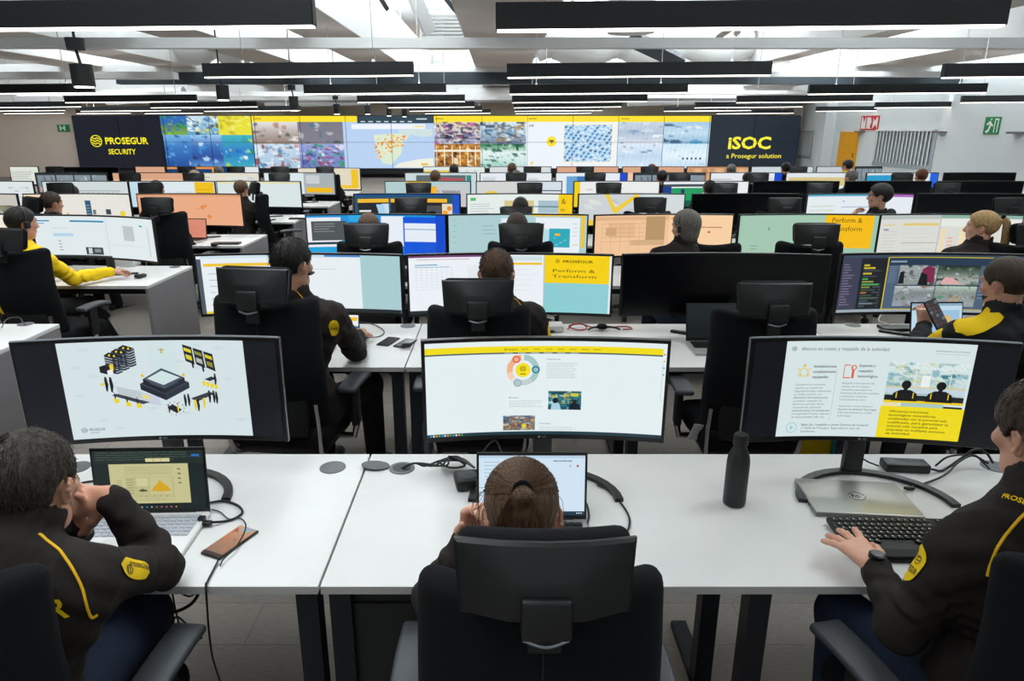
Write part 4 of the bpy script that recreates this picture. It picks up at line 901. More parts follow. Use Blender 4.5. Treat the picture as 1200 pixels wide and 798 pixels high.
# fourth row
def c_r4a(c):
    c.rect(0, 0, 1, 1, '0d4a8a', 1); c.rect(.0, .05, .94, 1, '22506a', 2)
    for k, (a, b) in enumerate(((.03, .32), (.34, .64), (.65, .88))): c.rect(a, .14, b, 1, '1c1e22', 3); c.rect(a, .14, b, .26, 'f0b828', 4)
    c.rect(.04, .5, .15, .56, 'e4e4e4', 5); c.poly([(.20, .32), (.27, .32), (.31, .95), (.25, .95)], 'a8d0e8', 5); c.rect(.25, .3, .32, .9, 'c8dcea', 4); c.rect(.66, .36, .82, .9, '4a4c50', 5); c.rect(.83, .3, .93, .98, 'e8d8c0', 4); c.disc(.86, .6, .09, 'f0a020', 5, 10); c.disc(.90, .45, .08, 'e88a20', 5, 10); c.rect(.35, .7, .38, .95, 'e8e8e8', 5); c.rect(.94, 0, 1, 1, '1850c8', 3)
def c_r4b(c):
    c_doc('e4ece8', 21, 3, None, None, 'b4bebe')(c); c.rect(.03, .1, .08, .2, '50c060', 3); c.rect(.36, .38, .87, .41, '3a6a70', 3); c.rect(.87, 0, 1, 1, 'f6cc08', 4); c.text('&', .895, .3, .18, '6a5810', 5, 0); c.text('m', .89, .55, .14, '6a5810', 5, 0)
def c_map(c):
    c.rect(0, 0, 1, 1, 'ccd2d4', 1); rd = random.Random(2)
    for k in range(14): 
        x, y = rd.random()*.5, rd.random()*.8; c.poly([(x, y), (x+.08, y+.05), (x+.11, y+.2), (x+.02, y+.17)], rd.choice(['d8dcdc', 'bfc8cc', 'dfe0d8']), 2)
    for a in (((.25, .0), (.29, 0), (.38, .6), (.34, .62)), ((.33, .5), (.36, .62), (.56, .1), (.52, .05)), ((.53, 0), (.57, 0), (.62, .4), (.57, .42)), ((.10, .8), (.16, .85), (.15, 1), (.1, 1))): c.poly(list(a), 'f0cc3c', 3)
    c.rect(.62, 0, 1, 1, 'd3dadb', 4)
def c_r4doc(c): c.rect(0, 0, 1, 1, 'e3eaf0', 1); c.rect(0, 0, .6, .06, '50a0c0', 2); c.rect(.6, 0, 1, .08, 'a860b8', 2); c.lines(.04, .35, .3, .9, 4, 'd0dcc8', 4, .4); c.rect(.35, .4, .62, .42, '8aa0c0', 3); c.rect(.36, .2, .37, .24, '505a64', 3)
def c_r4salmon(c):
    c.rect(0, 0, 1, 1, 'e9ab84', 1); c.rect(0, 0, 1, .06, 'd89a74', 2); c.rect(.03, .12, .12, .14, 'c88a60', 3)
    for (x, y, r_) in ((.60, .42, .07), (.63, .38, .05), (.40, .68, .06), (.42, .72, .04), (.66, .72, .07), (.52, .45, .02), (.56, .46, .03)): c.disc(x, y, r_, 'e88a40', 3, 7)
def c_r4paper(c):
    c.rect(0, 0, 1, 1, 'e6e4dc', 1); c.rect(0, 0, .2, .2, 'f2d8b8', 2); c.rect(.545, .2, .60, 1, '2c5a78', 3); c.lines(.55, .35, .59, .8, 5, 'a8c0cc', 3, .2, 4); c.rect(.74, .48, .79, .65, '3a464c', 3); c.disc(.91, .62, .1, 'f0d428', 3, 10); c.rect(.61, .5, .64, .65, '6a747a', 3); c.disc(.37, .62, .04, 'f0b060', 3, 8); c.disc(.4, .85, .04, 'f0b060', 3, 8); c.rect(.67, .85, .72, 1, '3a90c0', 3); c.rect(.61, .9, .65, .95, 'e0b030', 3)
def c_photos(c):
    c.rect(0, 0, 1, 1, 'c8c4bc', 1); c.img(.62, .35, .78, .95, 10, 8, photo(['3a4244', '8a8c80', 'd8d8d0', 'a89030'], 61, 26, ['6a6c68', '88887c']), 2); c.img(.8, .35, .96, .95, 10, 8, photo(['3a4244', '8a8c80', 'd8d8d0', 'a89030'], 62, 26, ['7a7c78', '88887c']), 2); c.img(.1, .3, .55, .95, 20, 8, photo(['3a4244', '8a8c80', 'd8d8d0', 'a89030'], 63, 30, ['7a7c78', '88887c']), 2)
def c_green(c): c.rect(0, 0, 1, 1, 'e6ecee', 1); c.rect(0, .25, .48, .75, '1f9a60', 2); c.rect(0, .75, .48, 1, '125a48', 2); c.rect(0, .1, .5, .2, '3a4a50', 2); c.rect(.22, .3, .26, .6, '1c2a5a', 3); c.rect(0, .2, .1, .8, '1c3a8a', 3); c.lines(.6, .3, .9, .9, 5, 'c8d0d0', 3, .2)
def c_wood(c): c.rect(0, 0, 1, 1, 'd8a67a', 1); [c.rect(.02+.12*k, .1, .1+.12*k, .9, ['c8946a', 'e0b48a', 'ba8660'][k % 3], 2) for k in range(8)]; c.rect(0, 0, 1, .08, 'c08a60', 3); c.rect(.2, .3, .5, .34, '9a6a48', 3)
def c_peach(c): c.rect(0, 0, 1, 1, 'eac0a0', 1); c.rect(0, 0, 1, .3, 'd8a484', 2); c.rect(.1, .4, .4, .9, 'f0ccb0', 2)
def c_bluewin(c): c.rect(0, 0, 1, 1, '0f3c70', 1); c.rect(0, 0, .8, .12, 'e0904a', 2); c.rect(.72, .1, .85, .35, 'f0a830', 3)
def c_blueright(c): c.rect(0, 0, 1, 1, 'e4ecf4', 1); c.rect(.15, .15, .30, 1, '6aa4d4', 2); c.rect(.30, .15, .45, 1, '3a74b0', 2); c.rect(.9, 0, 1, 1, '1848c8', 2); c.lines(.5, .4, .88, .9, 3, 'b4c0d0', 2, .2)
def c_cctvs(c): c.rect(0, 0, 1, 1, '30383c', 1); [c.img(.02+.25*k, .1, .25+.25*k, .9, 10, 5, photo(['6a8a9a', 'd8dcdc', 'e0a0a0', '3a4a5a', '9ab8c8'], 70+k, 12, ['8a98a0', '6a7880']), 2) for k in range(4)]
def c_tan(c): c.rect(0, 0, 1, 1, 'e0d8c2', 1); c.rect(.85, .05, .97, .9, 'f0c428', 2); c.rect(.3, .8, .97, .95, 'f0c428', 2); c.rect(0, 0, .1, 1, '3a6a5a', 2) if 0 else None
def c_redscene(c): c.rect(0, 0, 1, 1, 'c8d8da', 1); c.rect(.15, .1, .85, 1, '5a6a6c', 2); c.poly([(.45, .2), (.82, .25), (.84, .9), (.48, .8)], 'b05058', 3); c.rect(.86, .1, .93, .9, '2a8a80', 3)
def c_r5a(c): c.rect(0, 0, 1, 1, 'b0cccc', 1); c.rect(.52, .2, .60, 1, 'f0b420', 3); c.rect(.6, .1, .98, 1, 'c4c8ca', 2); c.img(.6, .35, .88, .95, 14, 8, photo(['3a3c40', '8a8c90', 'd0d0d0'], 81, 30, ['9a9a9a', '7a7a7a']), 3); c.rect(.24, 0, .5, .05, 'f0c030', 3)
def c_r5map(c): c.rect(0, 0, 1, 1, 'd2d4d2', 1); c.disc(.17, .75, .4, 'ecc84a', 2, 16, .28, .2, 2.6); c.disc(.16, .8, .08, 'f0b050', 3, 8); c.rect(.5, 0, 1, 1, 'd6dfe6', 3); c.rect(.5, .33, 1, .37, '3a5068', 4)
def c_r5bar(c): c.rect(0, 0, 1, 1, 'e8ecea', 1); c.rect(0, 0, .07, 1, 'f0cc14', 2); c.rect(.15, .3, .22, .33, 'd88a8a', 3); c.rect(.4, .25, .6, .27, 'c0c8c8', 3)
def c_r5line(c): c.rect(0, 0, 1, 1, 'd8e4e4', 1); c.rect(0, .02, 1, .06, 'e8d878', 2)
def c_r5left(c): c.rect(0, 0, 1, 1, 'dce8ec', 1); c.rect(0, 0, .3, 1, 'c4dcea', 2); c.rect(.75, .02, .99, 1, 'efbf16', 3); c.lines(.5, .4, .72, .8, 4, 'c2cdd2', 3, .2); c.lines(.78, .3, .96, .7, 3, 'b08a18', 4, .15, 4)
def c_r5grid(c): c.rect(0, 0, 1, 1, 'd0dad8', 1); [c.rect(.3+.06*k, .4, .34+.06*k, .9, 'bcc8c8', 2) for k in range(10)]; c.rect(.3, .35, .9, .38, '98a4a8', 3)
def c_graybox(c): c.rect(0, 0, 1, 1, 'dbe6ea', 1); c.rect(.55, 0, 1, 1, 'a8b0b4', 2); c.rect(.58, .1, .78, .5, 'c8ced2', 3); c.rect(.58, .68, .97, .92, 'efb914', 3)
# ------------------------------------------------------------------ people: smooth implicit bodies polygonised with surface nets
class Field:
    def __init__(s, lo, hi, h):
        s.lo = np.array(lo, np.float32); s.h = h; s.n = np.ceil((np.array(hi)-s.lo)/h).astype(int)+1
        s.f = np.full(tuple(s.n), .5, np.float32)
    def sub(s, lo, hi):
        a = np.clip(((np.array(lo)-s.lo)/s.h).astype(int)-1, 0, s.n-1); b = np.clip(((np.array(hi)-s.lo)/s.h).astype(int)+2, 1, s.n)
        if (b <= a).any(): return None, None
        g = np.meshgrid(*[s.lo[i]+s.h*np.arange(a[i], b[i], dtype=np.float32) for i in range(3)], indexing='ij')
        return tuple(slice(a[i], b[i]) for i in range(3)), g
    def merge(s, sl, d, k):
        f = s.f[sl]
        if k > 0:
            hh = np.maximum(k-np.abs(f-d), 0)/k; s.f[sl] = np.minimum(f, d)-hh*hh*k*.25
        else: s.f[sl] = np.minimum(f, d)
    def cap(s, a, b, ra, rb, k=.02):
        a, b = np.array(a, np.float32), np.array(b, np.float32); m = max(ra, rb)+.05
        sl, g = s.sub(np.minimum(a, b)-m, np.maximum(a, b)+m)
        if sl is None: return s
        ab = b-a; L = float(ab@ab)+1e-9; p = [g[i]-a[i] for i in range(3)]
        t = np.clip((p[0]*ab[0]+p[1]*ab[1]+p[2]*ab[2])/L, 0, 1)
        d = np.sqrt(sum((p[i]-t*ab[i])**2 for i in range(3)))-(ra+(rb-ra)*t); s.merge(sl, d, k); return s
    def ell(s, c, r, R=None, k=.02, cut=None, disp=None):
        c = np.array(c, np.float32); m = max(r)+.05; sl, g = s.sub(c-m, c+m)
        if sl is None: return s
        p = [g[i]-c[i] for i in range(3)]
        if R is not None: p = [R[0][i]*p[0]+R[1][i]*p[1]+R[2][i]*p[2] for i in range(3)]
        k0 = np.sqrt(sum((p[i]/r[i])**2 for i in range(3)))+1e-6; k1 = np.sqrt(sum((p[i]/r[i]**2)**2 for i in range(3)))+1e-6
        d = k0*(k0-1)/k1
        if disp is not None: d = d-disp(p)
        if cut is not None: d = cut(d, p)
        s.merge(sl, d, k); return s
    def carve_cap(s, a, b, ra, rb):
        o = s.f.copy(); s.f[:] = .5; s.cap(a, b, ra, rb, 0); d = s.f; s.f = np.maximum(o, -d); return s
    def mesh(s):
        f = s.f; ins = f < 0; c = np.zeros(tuple(s.n-1), np.int8)
        O = [(i, j, k) for i in (0, 1) for j in (0, 1) for k in (0, 1)]
        for o in O: c += ins[o[0]:s.n[0]-1+o[0], o[1]:s.n[1]-1+o[1], o[2]:s.n[2]-1+o[2]]
        idx = np.argwhere((c > 0) & (c < 8)); V = np.stack([f[idx[:, 0]+o[0], idx[:, 1]+o[1], idx[:, 2]+o[2]] for o in O], 1)
        P = np.zeros((len(idx), 3), np.float32); cnt = np.zeros(len(idx), np.float32)
        for i in range(8):
            for j in range(i+1, 8):
                if sum(abs(O[i][q]-O[j][q]) for q in range(3)) != 1: continue
                m = (V[:, i] < 0) != (V[:, j] < 0); t = V[m, i]/(V[m, i]-V[m, j]); oi, oj = np.array(O[i], np.float32), np.array(O[j], np.float32)
                P[m] += oi+t[:, None]*(oj-oi); cnt[m] += 1
        P = s.lo+s.h*(idx+P/cnt[:, None]); im = np.full(tuple(s.n-1), -1, np.int32); im[idx[:, 0], idx[:, 1], idx[:, 2]] = np.arange(len(idx)); Q = []
        for ax in range(3):
            b_, c_ = (ax+1) % 3, (ax+2) % 3; A = [slice(1, None)]*3; A = [slice(1, s.n[i]-1) for i in range(3)]; B = list(A); A[ax] = slice(0, s.n[ax]-1); B[ax] = slice(1, s.n[ax])
            ia, ib = ins[tuple(A)], ins[tuple(B)]; e = np.argwhere(ia != ib); off = np.array([1, 1, 1]); off[ax] = 0; e = e+off
            sg = ins[e[:, 0], e[:, 1], e[:, 2]]; q = []
            for (db, dc) in ((-1, -1), (0, -1), (0, 0), (-1, 0)):
                u = e.copy(); u[:, b_] += db; u[:, c_] += dc; q.append(im[u[:, 0], u[:, 1], u[:, 2]])
            q = np.stack(q, 1); q[~sg] = q[~sg][:, ::-1]; Q.append(q)
        Q = np.concatenate(Q); Q = Q[(Q >= 0).all(1)]
        return P, Q
def rotz(a): return np.array(Matrix.Rotation(a, 3, 'Z'))
def vv(*a): return np.array(a, dtype=float)
def nrm(v): v = np.array(v, float); return v/(np.linalg.norm(v)+1e-9)
def hand(F_, W, f, n, thumb, k=.006, curl=(.35, .45, .45, .5), spread=.10, tc=.2, sc=1.0, drop=0):
    """f forward, n back of the hand; thumb = +1 when the thumb lies towards f x n"""
    f = nrm(f); n = nrm(np.array(n)-f*np.dot(n, f)); lat = np.cross(f, n)*thumb
    F_.cap(W-f*.012, W, .025*sc, .024*sc, .015)
    L = (.072, .080, .076, .060)
    for i, o in enumerate((.031, .011, -.010, -.029)):
        kb = W+f*(.085-.004*abs(i-1))*sc+lat*o*sc; F_.cap(W+f*.01+lat*o*.55, kb, .015*sc, .0115*sc, .016)
        ang = 0; p = kb; df = nrm(f+lat*(o/.03)*spread)
        for j, (fr, rr) in enumerate(((.48, .0095), (.30, .0085), (.22, .0075))):
            ang += curl[i]*(1.0, 1.1, .7)[j]; dd = nrm(df*math.cos(ang)-n*math.sin(ang)); q = p+dd*L[i]*fr*sc
            F_.cap(p, q, rr*sc, (rr-.0008)*sc, k); p = q
    a = W+f*.02+lat*.022*sc-n*.006; b = a+nrm(f*.62+lat*.75-n*.25)*.045*sc; c = b+nrm(f*(.85-tc)+lat*.45-n*(.3+tc))*.034*sc; d_ = c+nrm(f*.95+lat*.2-n*.35)*.025*sc
    F_.cap(a, b, .016*sc, .0125*sc, .015); F_.cap(b, c, .0115*sc, .010*sc, k); F_.cap(c, d_, .010*sc, .008*sc, k)
def head_rot(yaw, pitch, roll=0):
    return np.array(Matrix.Rotation(yaw, 3, 'Z') @ Matrix.Rotation(-pitch, 3, 'X') @ Matrix.Rotation(roll, 3, 'Y'))
def add_head(F_, Hc, R, s=1.0, female=False):
    T = lambda x, y, z: Hc+R@(np.array([x, y, z])*s)
    F_.ell(T(0, -.012, .026), (.074*s, .094*s, .086*s), R, .02)
    F_.ell(T(0, .030, -.040), (.057*s, .062*s, .070*s), R, .04)
    F_.cap(T(-.030, .045, -.088), T(.030, .045, -.088), .022*s, .022*s, .03)
    F_.cap(T(0, .062, -.100), T(0, .066, -.102), .019*s, .018*s, .02)
    F_.cap(T(-.046, .0, -.065), T(-.030, .045, -.090), .018*s, .018*s, .025); F_.cap(T(.046, .0, -.065), T(.030, .045, -.090), .018*s, .018*s, .025)
    F_.cap(T(0, .086, .012), T(0, .106, -.028), .0070*s, .0105*s, .012); F_.cap(T(-.011, .096, -.034), T(.011, .096, -.034), .008*s, .008*s, .008)
    F_.cap(T(-.038, .076, .026), T(.038, .076, .026), .011*s, .011*s, .02)
    F_.cap(T(-.016, .086, -.062), T(.016, .086, -.062), .0065*s, .0065*s, .008); F_.cap(T(-.013, .085, -.071), T(.013, .085, -.071), .007*s, .007*s, .008)
    for sx in (-1, 1):
        F_.ell(T(sx*.044, .066, -.022), (.022*s, .018*s, .018*s), R, .02)
        Re = R@np.array(Matrix.Rotation(sx*-.35, 3, 'Z')@Matrix.Rotation(-.15, 3, 'X'))
        F_.ell(T(sx*.078, -.006, -.012), (.0055*s, .014*s, .027*s), Re, .006)
        arc = [(.006, -.026), (-.008, -.020), (-.017, -.004), (-.018, .009), (-.009, .019), (.004, .016)]
        for (y0, z0), (y1, z1) in zip(arc, arc[1:]): F_.cap(T(sx*(.084-y0*.35), y0, z0-.010), T(sx*(.084-y1*.35), y1, z1-.010), .0042*s, .0042*s, .004)
        F_.cap(T(sx*.074, -.002, -.036), T(sx*.077, -.004, -.042), .008*s, .008*s, .006)
def hair_field(Hc, R, s, style, h):
    m = .16*s; F_ = Field(Hc-m-np.array([0, 0, .10 if style == 'pony' else 0]), Hc+m, h); rs = np.random.RandomState(5)
    ph = rs.rand(8)*6.28
    def disp(p):
        a = np.arctan2(p[0], p[1]-.02)
        return .0010*np.sin(a*23+ph[0]+p[2]*18)+.0007*np.sin(a*41+ph[1]-p[2]*35)+.0012*np.sin(a*5+ph[2])*np.sin(p[2]*40)
    t = {'short': .011, 'buzz': .007, 'thick': .019, 'pony': .011, 'bob': .02}[style]
    def cut(d, p):
        x, y, z = p[0]/s, p[1]/s, p[2]/s      # relative to the cranium centre (0,-.012,.026)
        A = .80*y-.60*z-(.050 if style != 'thick' else .056)
        B = .50*y-.87*z-(.052 if style != 'pony' else .05)
        ear = .030-np.sqrt((y-.006)**2+(z+.040)**2); ear = np.where(np.abs(x) > .05, ear, -1)
        side = np.where((y > .012) & (np.abs(x) > .03), -z-.048, -1)
        return np.maximum.reduce([d, A*s, B*s, ear*s*.9, side*s])
    T = lambda x, y, z: Hc+R@(np.array([x, y, z])*s)
    if style == 'bob':
        F_.ell(T(0, -.014, .024), (.074*s+t, .094*s+t*.8, .086*s+t), R, 0, lambda d, p: np.maximum(d, .8*p[1]-.6*p[2]-.045), disp)
        F_.ell(T(0, -.03, -.05), (.080*s, .070*s, .075*s), R, .02, lambda d, p: np.maximum(d, p[1]-.035), disp)
    else: F_.ell(T(0, -.012, .026), (.074*s+t, .094*s+t, .086*s+t*.9), R, 0, cut, disp)
    if style == 'pony':
        F_.ell(T(0, -.115, .045), (.022*s, .02*s, .022*s), R, .015)
    return F_
def ribbon_hair(name, parent, strands, r, m, loc):
    mb = MB()
    for P in strands: mb.tube(P, [r*(.6+.4*math.sin(PI*min(1, (i+.6)/len(P)))) for i in range(len(P))], 3)
    return mb.build(name, m, parent, loc=loc)
def surf_project(bvh, p, off=.002):
    loc, nn, _, _ = bvh.find_nearest(Vector(p)); return loc+nn*off, nn
def bvh_of(o): return BVHTree.FromPolygons([v.co.copy() for v in o.data.vertices], [tuple(p.vertices) for p in o.data.polygons])
HAIR = {'brown': ('3a2a1e', 1), 'black': ('17130f', 1), 'greybrown': ('3c342d', 1), 'grey': ('6e6a64', 1), 'blond': ('b08e5e', 1), 'lightbrown': ('5e4430', 1), 'bald': ('b89a88', 1), 'red': ('6a3a20', 1)}
def hair_mat(c): return mat('hair_'+c, HAIR[c][0], .55, noise=.5, nscale=70, bump=.6, bscale=120, stretch=(3, 3, .6), spec=.4)

def strands(t, T, hair, hs, n, seed=3, length=.028, r=.0011, lift=.004, style='short'):
    """short combed hairs over the scalp, flowing from the crown"""
    rd = random.Random(seed); S = []; a_, b_, c_ = (.074+.011, .094+.011, .086+.010); k = 0
    while k < n:
        d = Vector((rd.gauss(0, 1), rd.gauss(0, 1), rd.gauss(0, 1))).normalized(); p = Vector((d.x*a_, d.y*b_-.012, d.z*c_+.026)); k += 1
        y, z = p.y+.012, p.z-.026
        if .80*y-.60*z > .046 or .50*y-.87*z > .048: continue
        if abs(p.x) > .05 and math.hypot(y-.006, z+.040) < .036: continue
        if y > .012 and abs(p.x) > .03 and z < -.044: continue
        crown = Vector((0, -.05, .11)); f = (p-crown); nn = Vector((d.x/a_, d.y/b_, d.z/c_)).normalized(); f = (f-nn*f.dot(nn)).normalized()
        f = (f+Vector((rd.gauss(0, .22), rd.gauss(0, .22), rd.gauss(0, .22)))).normalized(); L = length*(.6+.7*rd.random())
        S.append([tuple(T(*(p-nn*.002))), tuple(T(*(p+f*L*.5+nn*lift*rd.random()))), tuple(T(*(p+f*L-nn*(L*L*6)+nn*lift*rd.random())))])
    o = ribbon_hair('hair_strands', t, S, r, hair_mat(hair), None); o['kind'] = 'stuff'; return o
def person(label, root, J, head, hair=('short', 'brown'), jacket=M_JACKET, trousers=M_JEANS, skin=M_SKIN, vox=.009, handL=None, handR=None, collar=True, group=None, slim=1.0, legs=True, wide=1.0):
    """J: joints in the frame of root. head=(centre, yaw, pitch, scale)"""
    t = thing('person', label, 'person', root[:3], root[3], group)
    Hc, yaw, pitch, hs = np.array(head[0], float), head[1], head[2], head[3]; R = head_rot(yaw, pitch)
    G = lambda k: np.array(J[k], float)
    N, SL, SR, EL, ER, WL, WR, hip = G('N'), G('SL'), G('SR'), G('EL'), G('ER'), G('WL'), G('WR'), G('hip')
    KL, KR, AL, AR = G('KL'), G('KR'), G('AL'), G('AR')
    allp = np.stack([N, SL, SR, EL, ER, WL, WR, hip, Hc]+([KL, KR, AL, AR] if legs else [])); lo, hi = allp.min(0)-.20, allp.max(0)+.20
    B = Field(lo, hi, vox); C = N*.35+hip*.65; ch = N*.72+hip*.28
    B.cap(ch, C, .11*slim, .10*slim, .04); B.cap(SL, SR, .045, .045, .05); B.cap(hip+vv(-.08, 0, 0), hip+vv(.08, 0, 0), .10, .10, .05)
    B.cap(N-vv(0, 0, .03), Hc+R@vv(0, -.012, -.055)*hs, .060*hs*slim, .054*hs*slim, .02)
    add_head(B, Hc, R, hs)
    for S, E, W_, hd, sd in ((SL, EL, WL, handL, -1), (SR, ER, WR, handR, 1)):
        B.cap(S, E, .042, .036, .02); B.cap(E, W_, .037, .024, .01)
        if hd is None: hd = dict(f=W_-E, n=(0, 0, 1), thumb=sd)
        hd = dict(hd); hand(B, W_, hd.pop('f'), hd.pop('n'), hd.pop('thumb'), **hd)
    if legs:
        for K, A, sx in ((KL, AL, -1), (KR, AR, 1)): B.cap(hip+vv(sx*.09, 0, 0), K, .065, .048, .02); B.cap(K, A, .045, .03, .02)
    V, Q = B.mesh(); body = np_mesh('body', V, Q, skin, t)
    # jacket
    Fj = Field(lo, hi, vox*1.15); wob = .5
    Fj.cap(ch+vv(0, -.01, 0), C, .142*slim*wide, .128*slim, .05); Fj.cap(hip+vv(-.06, 0, .04), hip+vv(.06, 0, .04), .125*slim, .125*slim, .06)
    Fj.ell(ch+vv(0, 0, .01), (.20*wide*slim, .125*slim, .19), None, .06); Fj.cap(SL+vv(.01, 0, -.01), SR+vv(-.01, 0, -.01), .066, .066, .06)
    Fj.cap(N+vv(0, -.01, -.06), N+vv(0, 0, -.01), .085, .070, .06)
    for S, E, W_ in ((SL, EL, WL), (SR, ER, WR)):
        d = nrm(W_-E); Fj.cap(S, E, .066*slim, .056*slim, .04); Fj.cap(E, W_-d*.055, .057*slim, .043*slim, .015); Fj.cap(W_-d*.05, W_-d*.012, .040*slim, .039*slim, .006)
    if collar: 
        cd = nrm((Hc+R@vv(0, -.01, -.06))-N); Fj.cap(N-cd*.02, N+cd*.062, .086, .081, .012)
    # folds
    gx = np.meshgrid(*[Fj.lo[i]+Fj.h*np.arange(Fj.n[i], dtype=np.float32) for i in range(3)], indexing='ij', sparse=True)
    for E in (EL, ER):
        dd = np.sqrt(sum((gx[i]-E[i])**2 for i in range(3))); Fj.f += .0065*np.sin(dd*105+gx[0]*35+gx[2]*28)*np.exp(-(dd/.13)**2)
    wx = gx[0]+.03*np.sin(gx[2]*19)+.02*np.sin(gx[1]*27); wz = gx[2]+.03*np.sin(gx[0]*23+1)+.02*np.sin(gx[1]*17)
    Fj.f += .0050*np.sin(wx*38+wz*27+1)*np.sin(wz*33+gx[1]*21)+.0042*np.abs(np.sin(gx[1]*31+wx*43-wz*50))-.0025
    if collar:
        cd = nrm((Hc+R@vv(0, -.01, -.06))-N); Fj.carve_cap(N+cd*.015, N+cd*.16, .064, .069)
    V, Q = Fj.mesh(); jk = np_mesh('jacket', V, Q, jacket, t)
    if legs:
        Ft = Field(np.minimum(np.minimum(hip, KL), np.minimum(AL, AR))-.17, np.maximum(np.maximum(hip, KL), np.maximum(np.maximum(AR, KR), AL))+.17, max(.011, vox*1.3))
        for K, A, sx in ((KL, AL, -1), (KR, AR, 1)): Ft.cap(hip+vv(sx*.085, 0, 0), K, .092, .070, .03); Ft.cap(K, A, .068, .055, .03)
        Ft.cap(hip+vv(-.07, 0, .0), hip+vv(.07, 0, 0), .12, .12, .04)
        V, Q = Ft.mesh(); np_mesh('trousers', V, Q, trousers, t)
        for A, sx in ((AL, -1), (AR, 1)):
            MB().rbox((A[0], A[1]+.075, .045), (.095, .28, .085), .035, 0, 3, lambda p: (p.x*(1-.25*max(0, -p.y/.14)), p.y, p.z-.018*max(0, p.y/.14)*(p.z > 0)), (0, 3, 0)).build('shoe', M_SHOE, t)
    Hf = hair_field(Hc, R, hs, hair[0], min(vox, .006)); V, Q = Hf.mesh(); hm = hair_mat(hair[1])
    hr = np_mesh('hair', V, Q, hm, t)
    T = lambda x, y, z: Hc+R@(np.array([x, y, z])*hs)
    # eyes and brows
    for sx in (-1, 1):
        e = MB().lathe([(.0005, -.0115), (.006, -.0095), (.0105, -.004), (.0115, 0), (.0105, .004), (.006, .0095), (.0005, .0115)], 12, tuple(T(sx*.031, .0735, .004))).build('eye', mat('eye_white', 'd8d4ce', .25), t)
        MB().tube([tuple(T(sx*.016, .0885, .026)), tuple(T(sx*.032, .0865, .031)), tuple(T(sx*.048, .0745, .027))], .0035, 5).build('eyebrow', hm, t)
    return t, body, jk, hr, T
def piping(t, jk, pts, r=.0035, name='yellow_piping', m=None):
    b = bvh_of(jk); P = [surf_project(b, p, .004)[0] for p in spline(pts, 8)]
    for _ in range(3): P = [P[0]]+[(P[i-1]+P[i]*2+P[i+1])/4 for i in range(1, len(P)-1)]+[P[-1]]
    P = [surf_project(b, p, .0015)[0] for p in P]
    return MB().tube(P, r, 6, flat=.6).build(name, m or M_YPIPE, t)
def patch(t, jk, c, up, w_, h_, texts=(), name='sleeve_patch', shape='leaf', off=.004, m=None, logo=True):
    b = bvh_of(jk); p0, n = surf_project(b, c, 0); up = Vector(up); up = (up-n*up.dot(n)).normalized(); rt = up.cross(n).normalized()*-1
    rt = n.cross(up)*-1
    def pt(u, v, o):
        q = p0+rt*(u*w_)+up*(v*h_); s_, nn = surf_project(b, q, 0); return s_+nn*o
    mb = MB(); N_ = 10; V = []
    for i in range(N_+1):
        v = i/N_-.5; hw = (.5*math.sqrt(max(0, 1-(2*v)**2))**.7 if shape == 'leaf' else .5)
        for j in range(7): V.append(pt((j/6-.5)*2*hw, v, off))
    mb.add(V, [(i*7+j, i*7+j+1, (i+1)*7+j+1, (i+1)*7+j) for i in range(N_) for j in range(6)])
    o = mb.build(name, m or M_YEL, t)
    return o, pt
def seen(t, jk, px, py):
    """the point of a garment met by the sight line through a pixel, in the garment's own frame"""
    bpy.context.view_layer.update(); Mi = t.matrix_world.inverted()
    d = Vector(((px-VX)/F, CT+(399-py)/F*ST, -ST+(399-py)/F*CT)); o = Mi @ Vector((0, 0, H)); d = (Mi.to_3x3() @ d).normalized()
    h_ = bvh_of(jk).ray_cast(o, d); return h_[0] if h_[0] is not None else None
def seen_path(t, jk, pix): return [q for q in (seen(t, jk, *p) for p in pix) if q is not None]
def surf_text(parent, pt, txt, u0, v0, width, height, mt, off, name='lettering', vertical=False, bold=.02):
    V, Fc, tw = text_geo(txt, bold); mb = MB(); W = []
    for x, y in V:
        a, b_ = x/tw*width, y/.72*height
        W.append(pt(u0+b_*-1, v0+a, off) if vertical else pt(u0+a, v0+b_, off))
    mb.add(W, Fc); return mb.build(name, mt, parent, smooth=False)
def surf_ring(parent, pt, u, v, ru, rv, off=.0055):
    mb = MB(); n = 20; V = []
    for i in range(n+1):
        a = 2*PI*i/n
        for k in (.82, 1.0): V.append(pt(u+ru*k*math.cos(a), v+rv*k*math.sin(a), off))
    mb.add(V, [(2*i, 2*i+1, 2*i+3, 2*i+2) for i in range(n)])
    for d in (-.35, .35): mb.add([pt(u+ru*x*.8, v+rv*(d+y), off) for x, y in ((-1, -.1), (1, .2), (1, .42), (-1, .12))], [(0, 1, 2, 3)])
    return mb.build('emblem', M_INK, parent, smooth=False)
M_INK = mat('dark_print', '2a2410', .7)

def seated(dx=0, lean=.0, hx=0):
    return dict(N=(dx, .05+lean, 1.09), SL=(dx-.185, .04+lean, 1.03), SR=(dx+.185, .04+lean, 1.03), EL=(dx-.25, .14+lean, .79), ER=(dx+.25, .14+lean, .79),
                WL=(dx-.16, .42, .815), WR=(dx+.20, .42, .815), hip=(0, -.03, .60), KL=(-.13, .42, .56), KR=(.13, .42, .56), AL=(-.14, .44, .12), AR=(.14, .48, .12))
# ------------------------------------------------------------------ front row people (root at the chair, no rotation; joints given in the room and shifted)
def rel(root, J): return {k: tuple(np.array(v, float)-np.array([root[0], root[1], 0])) for k, v in J.items()}
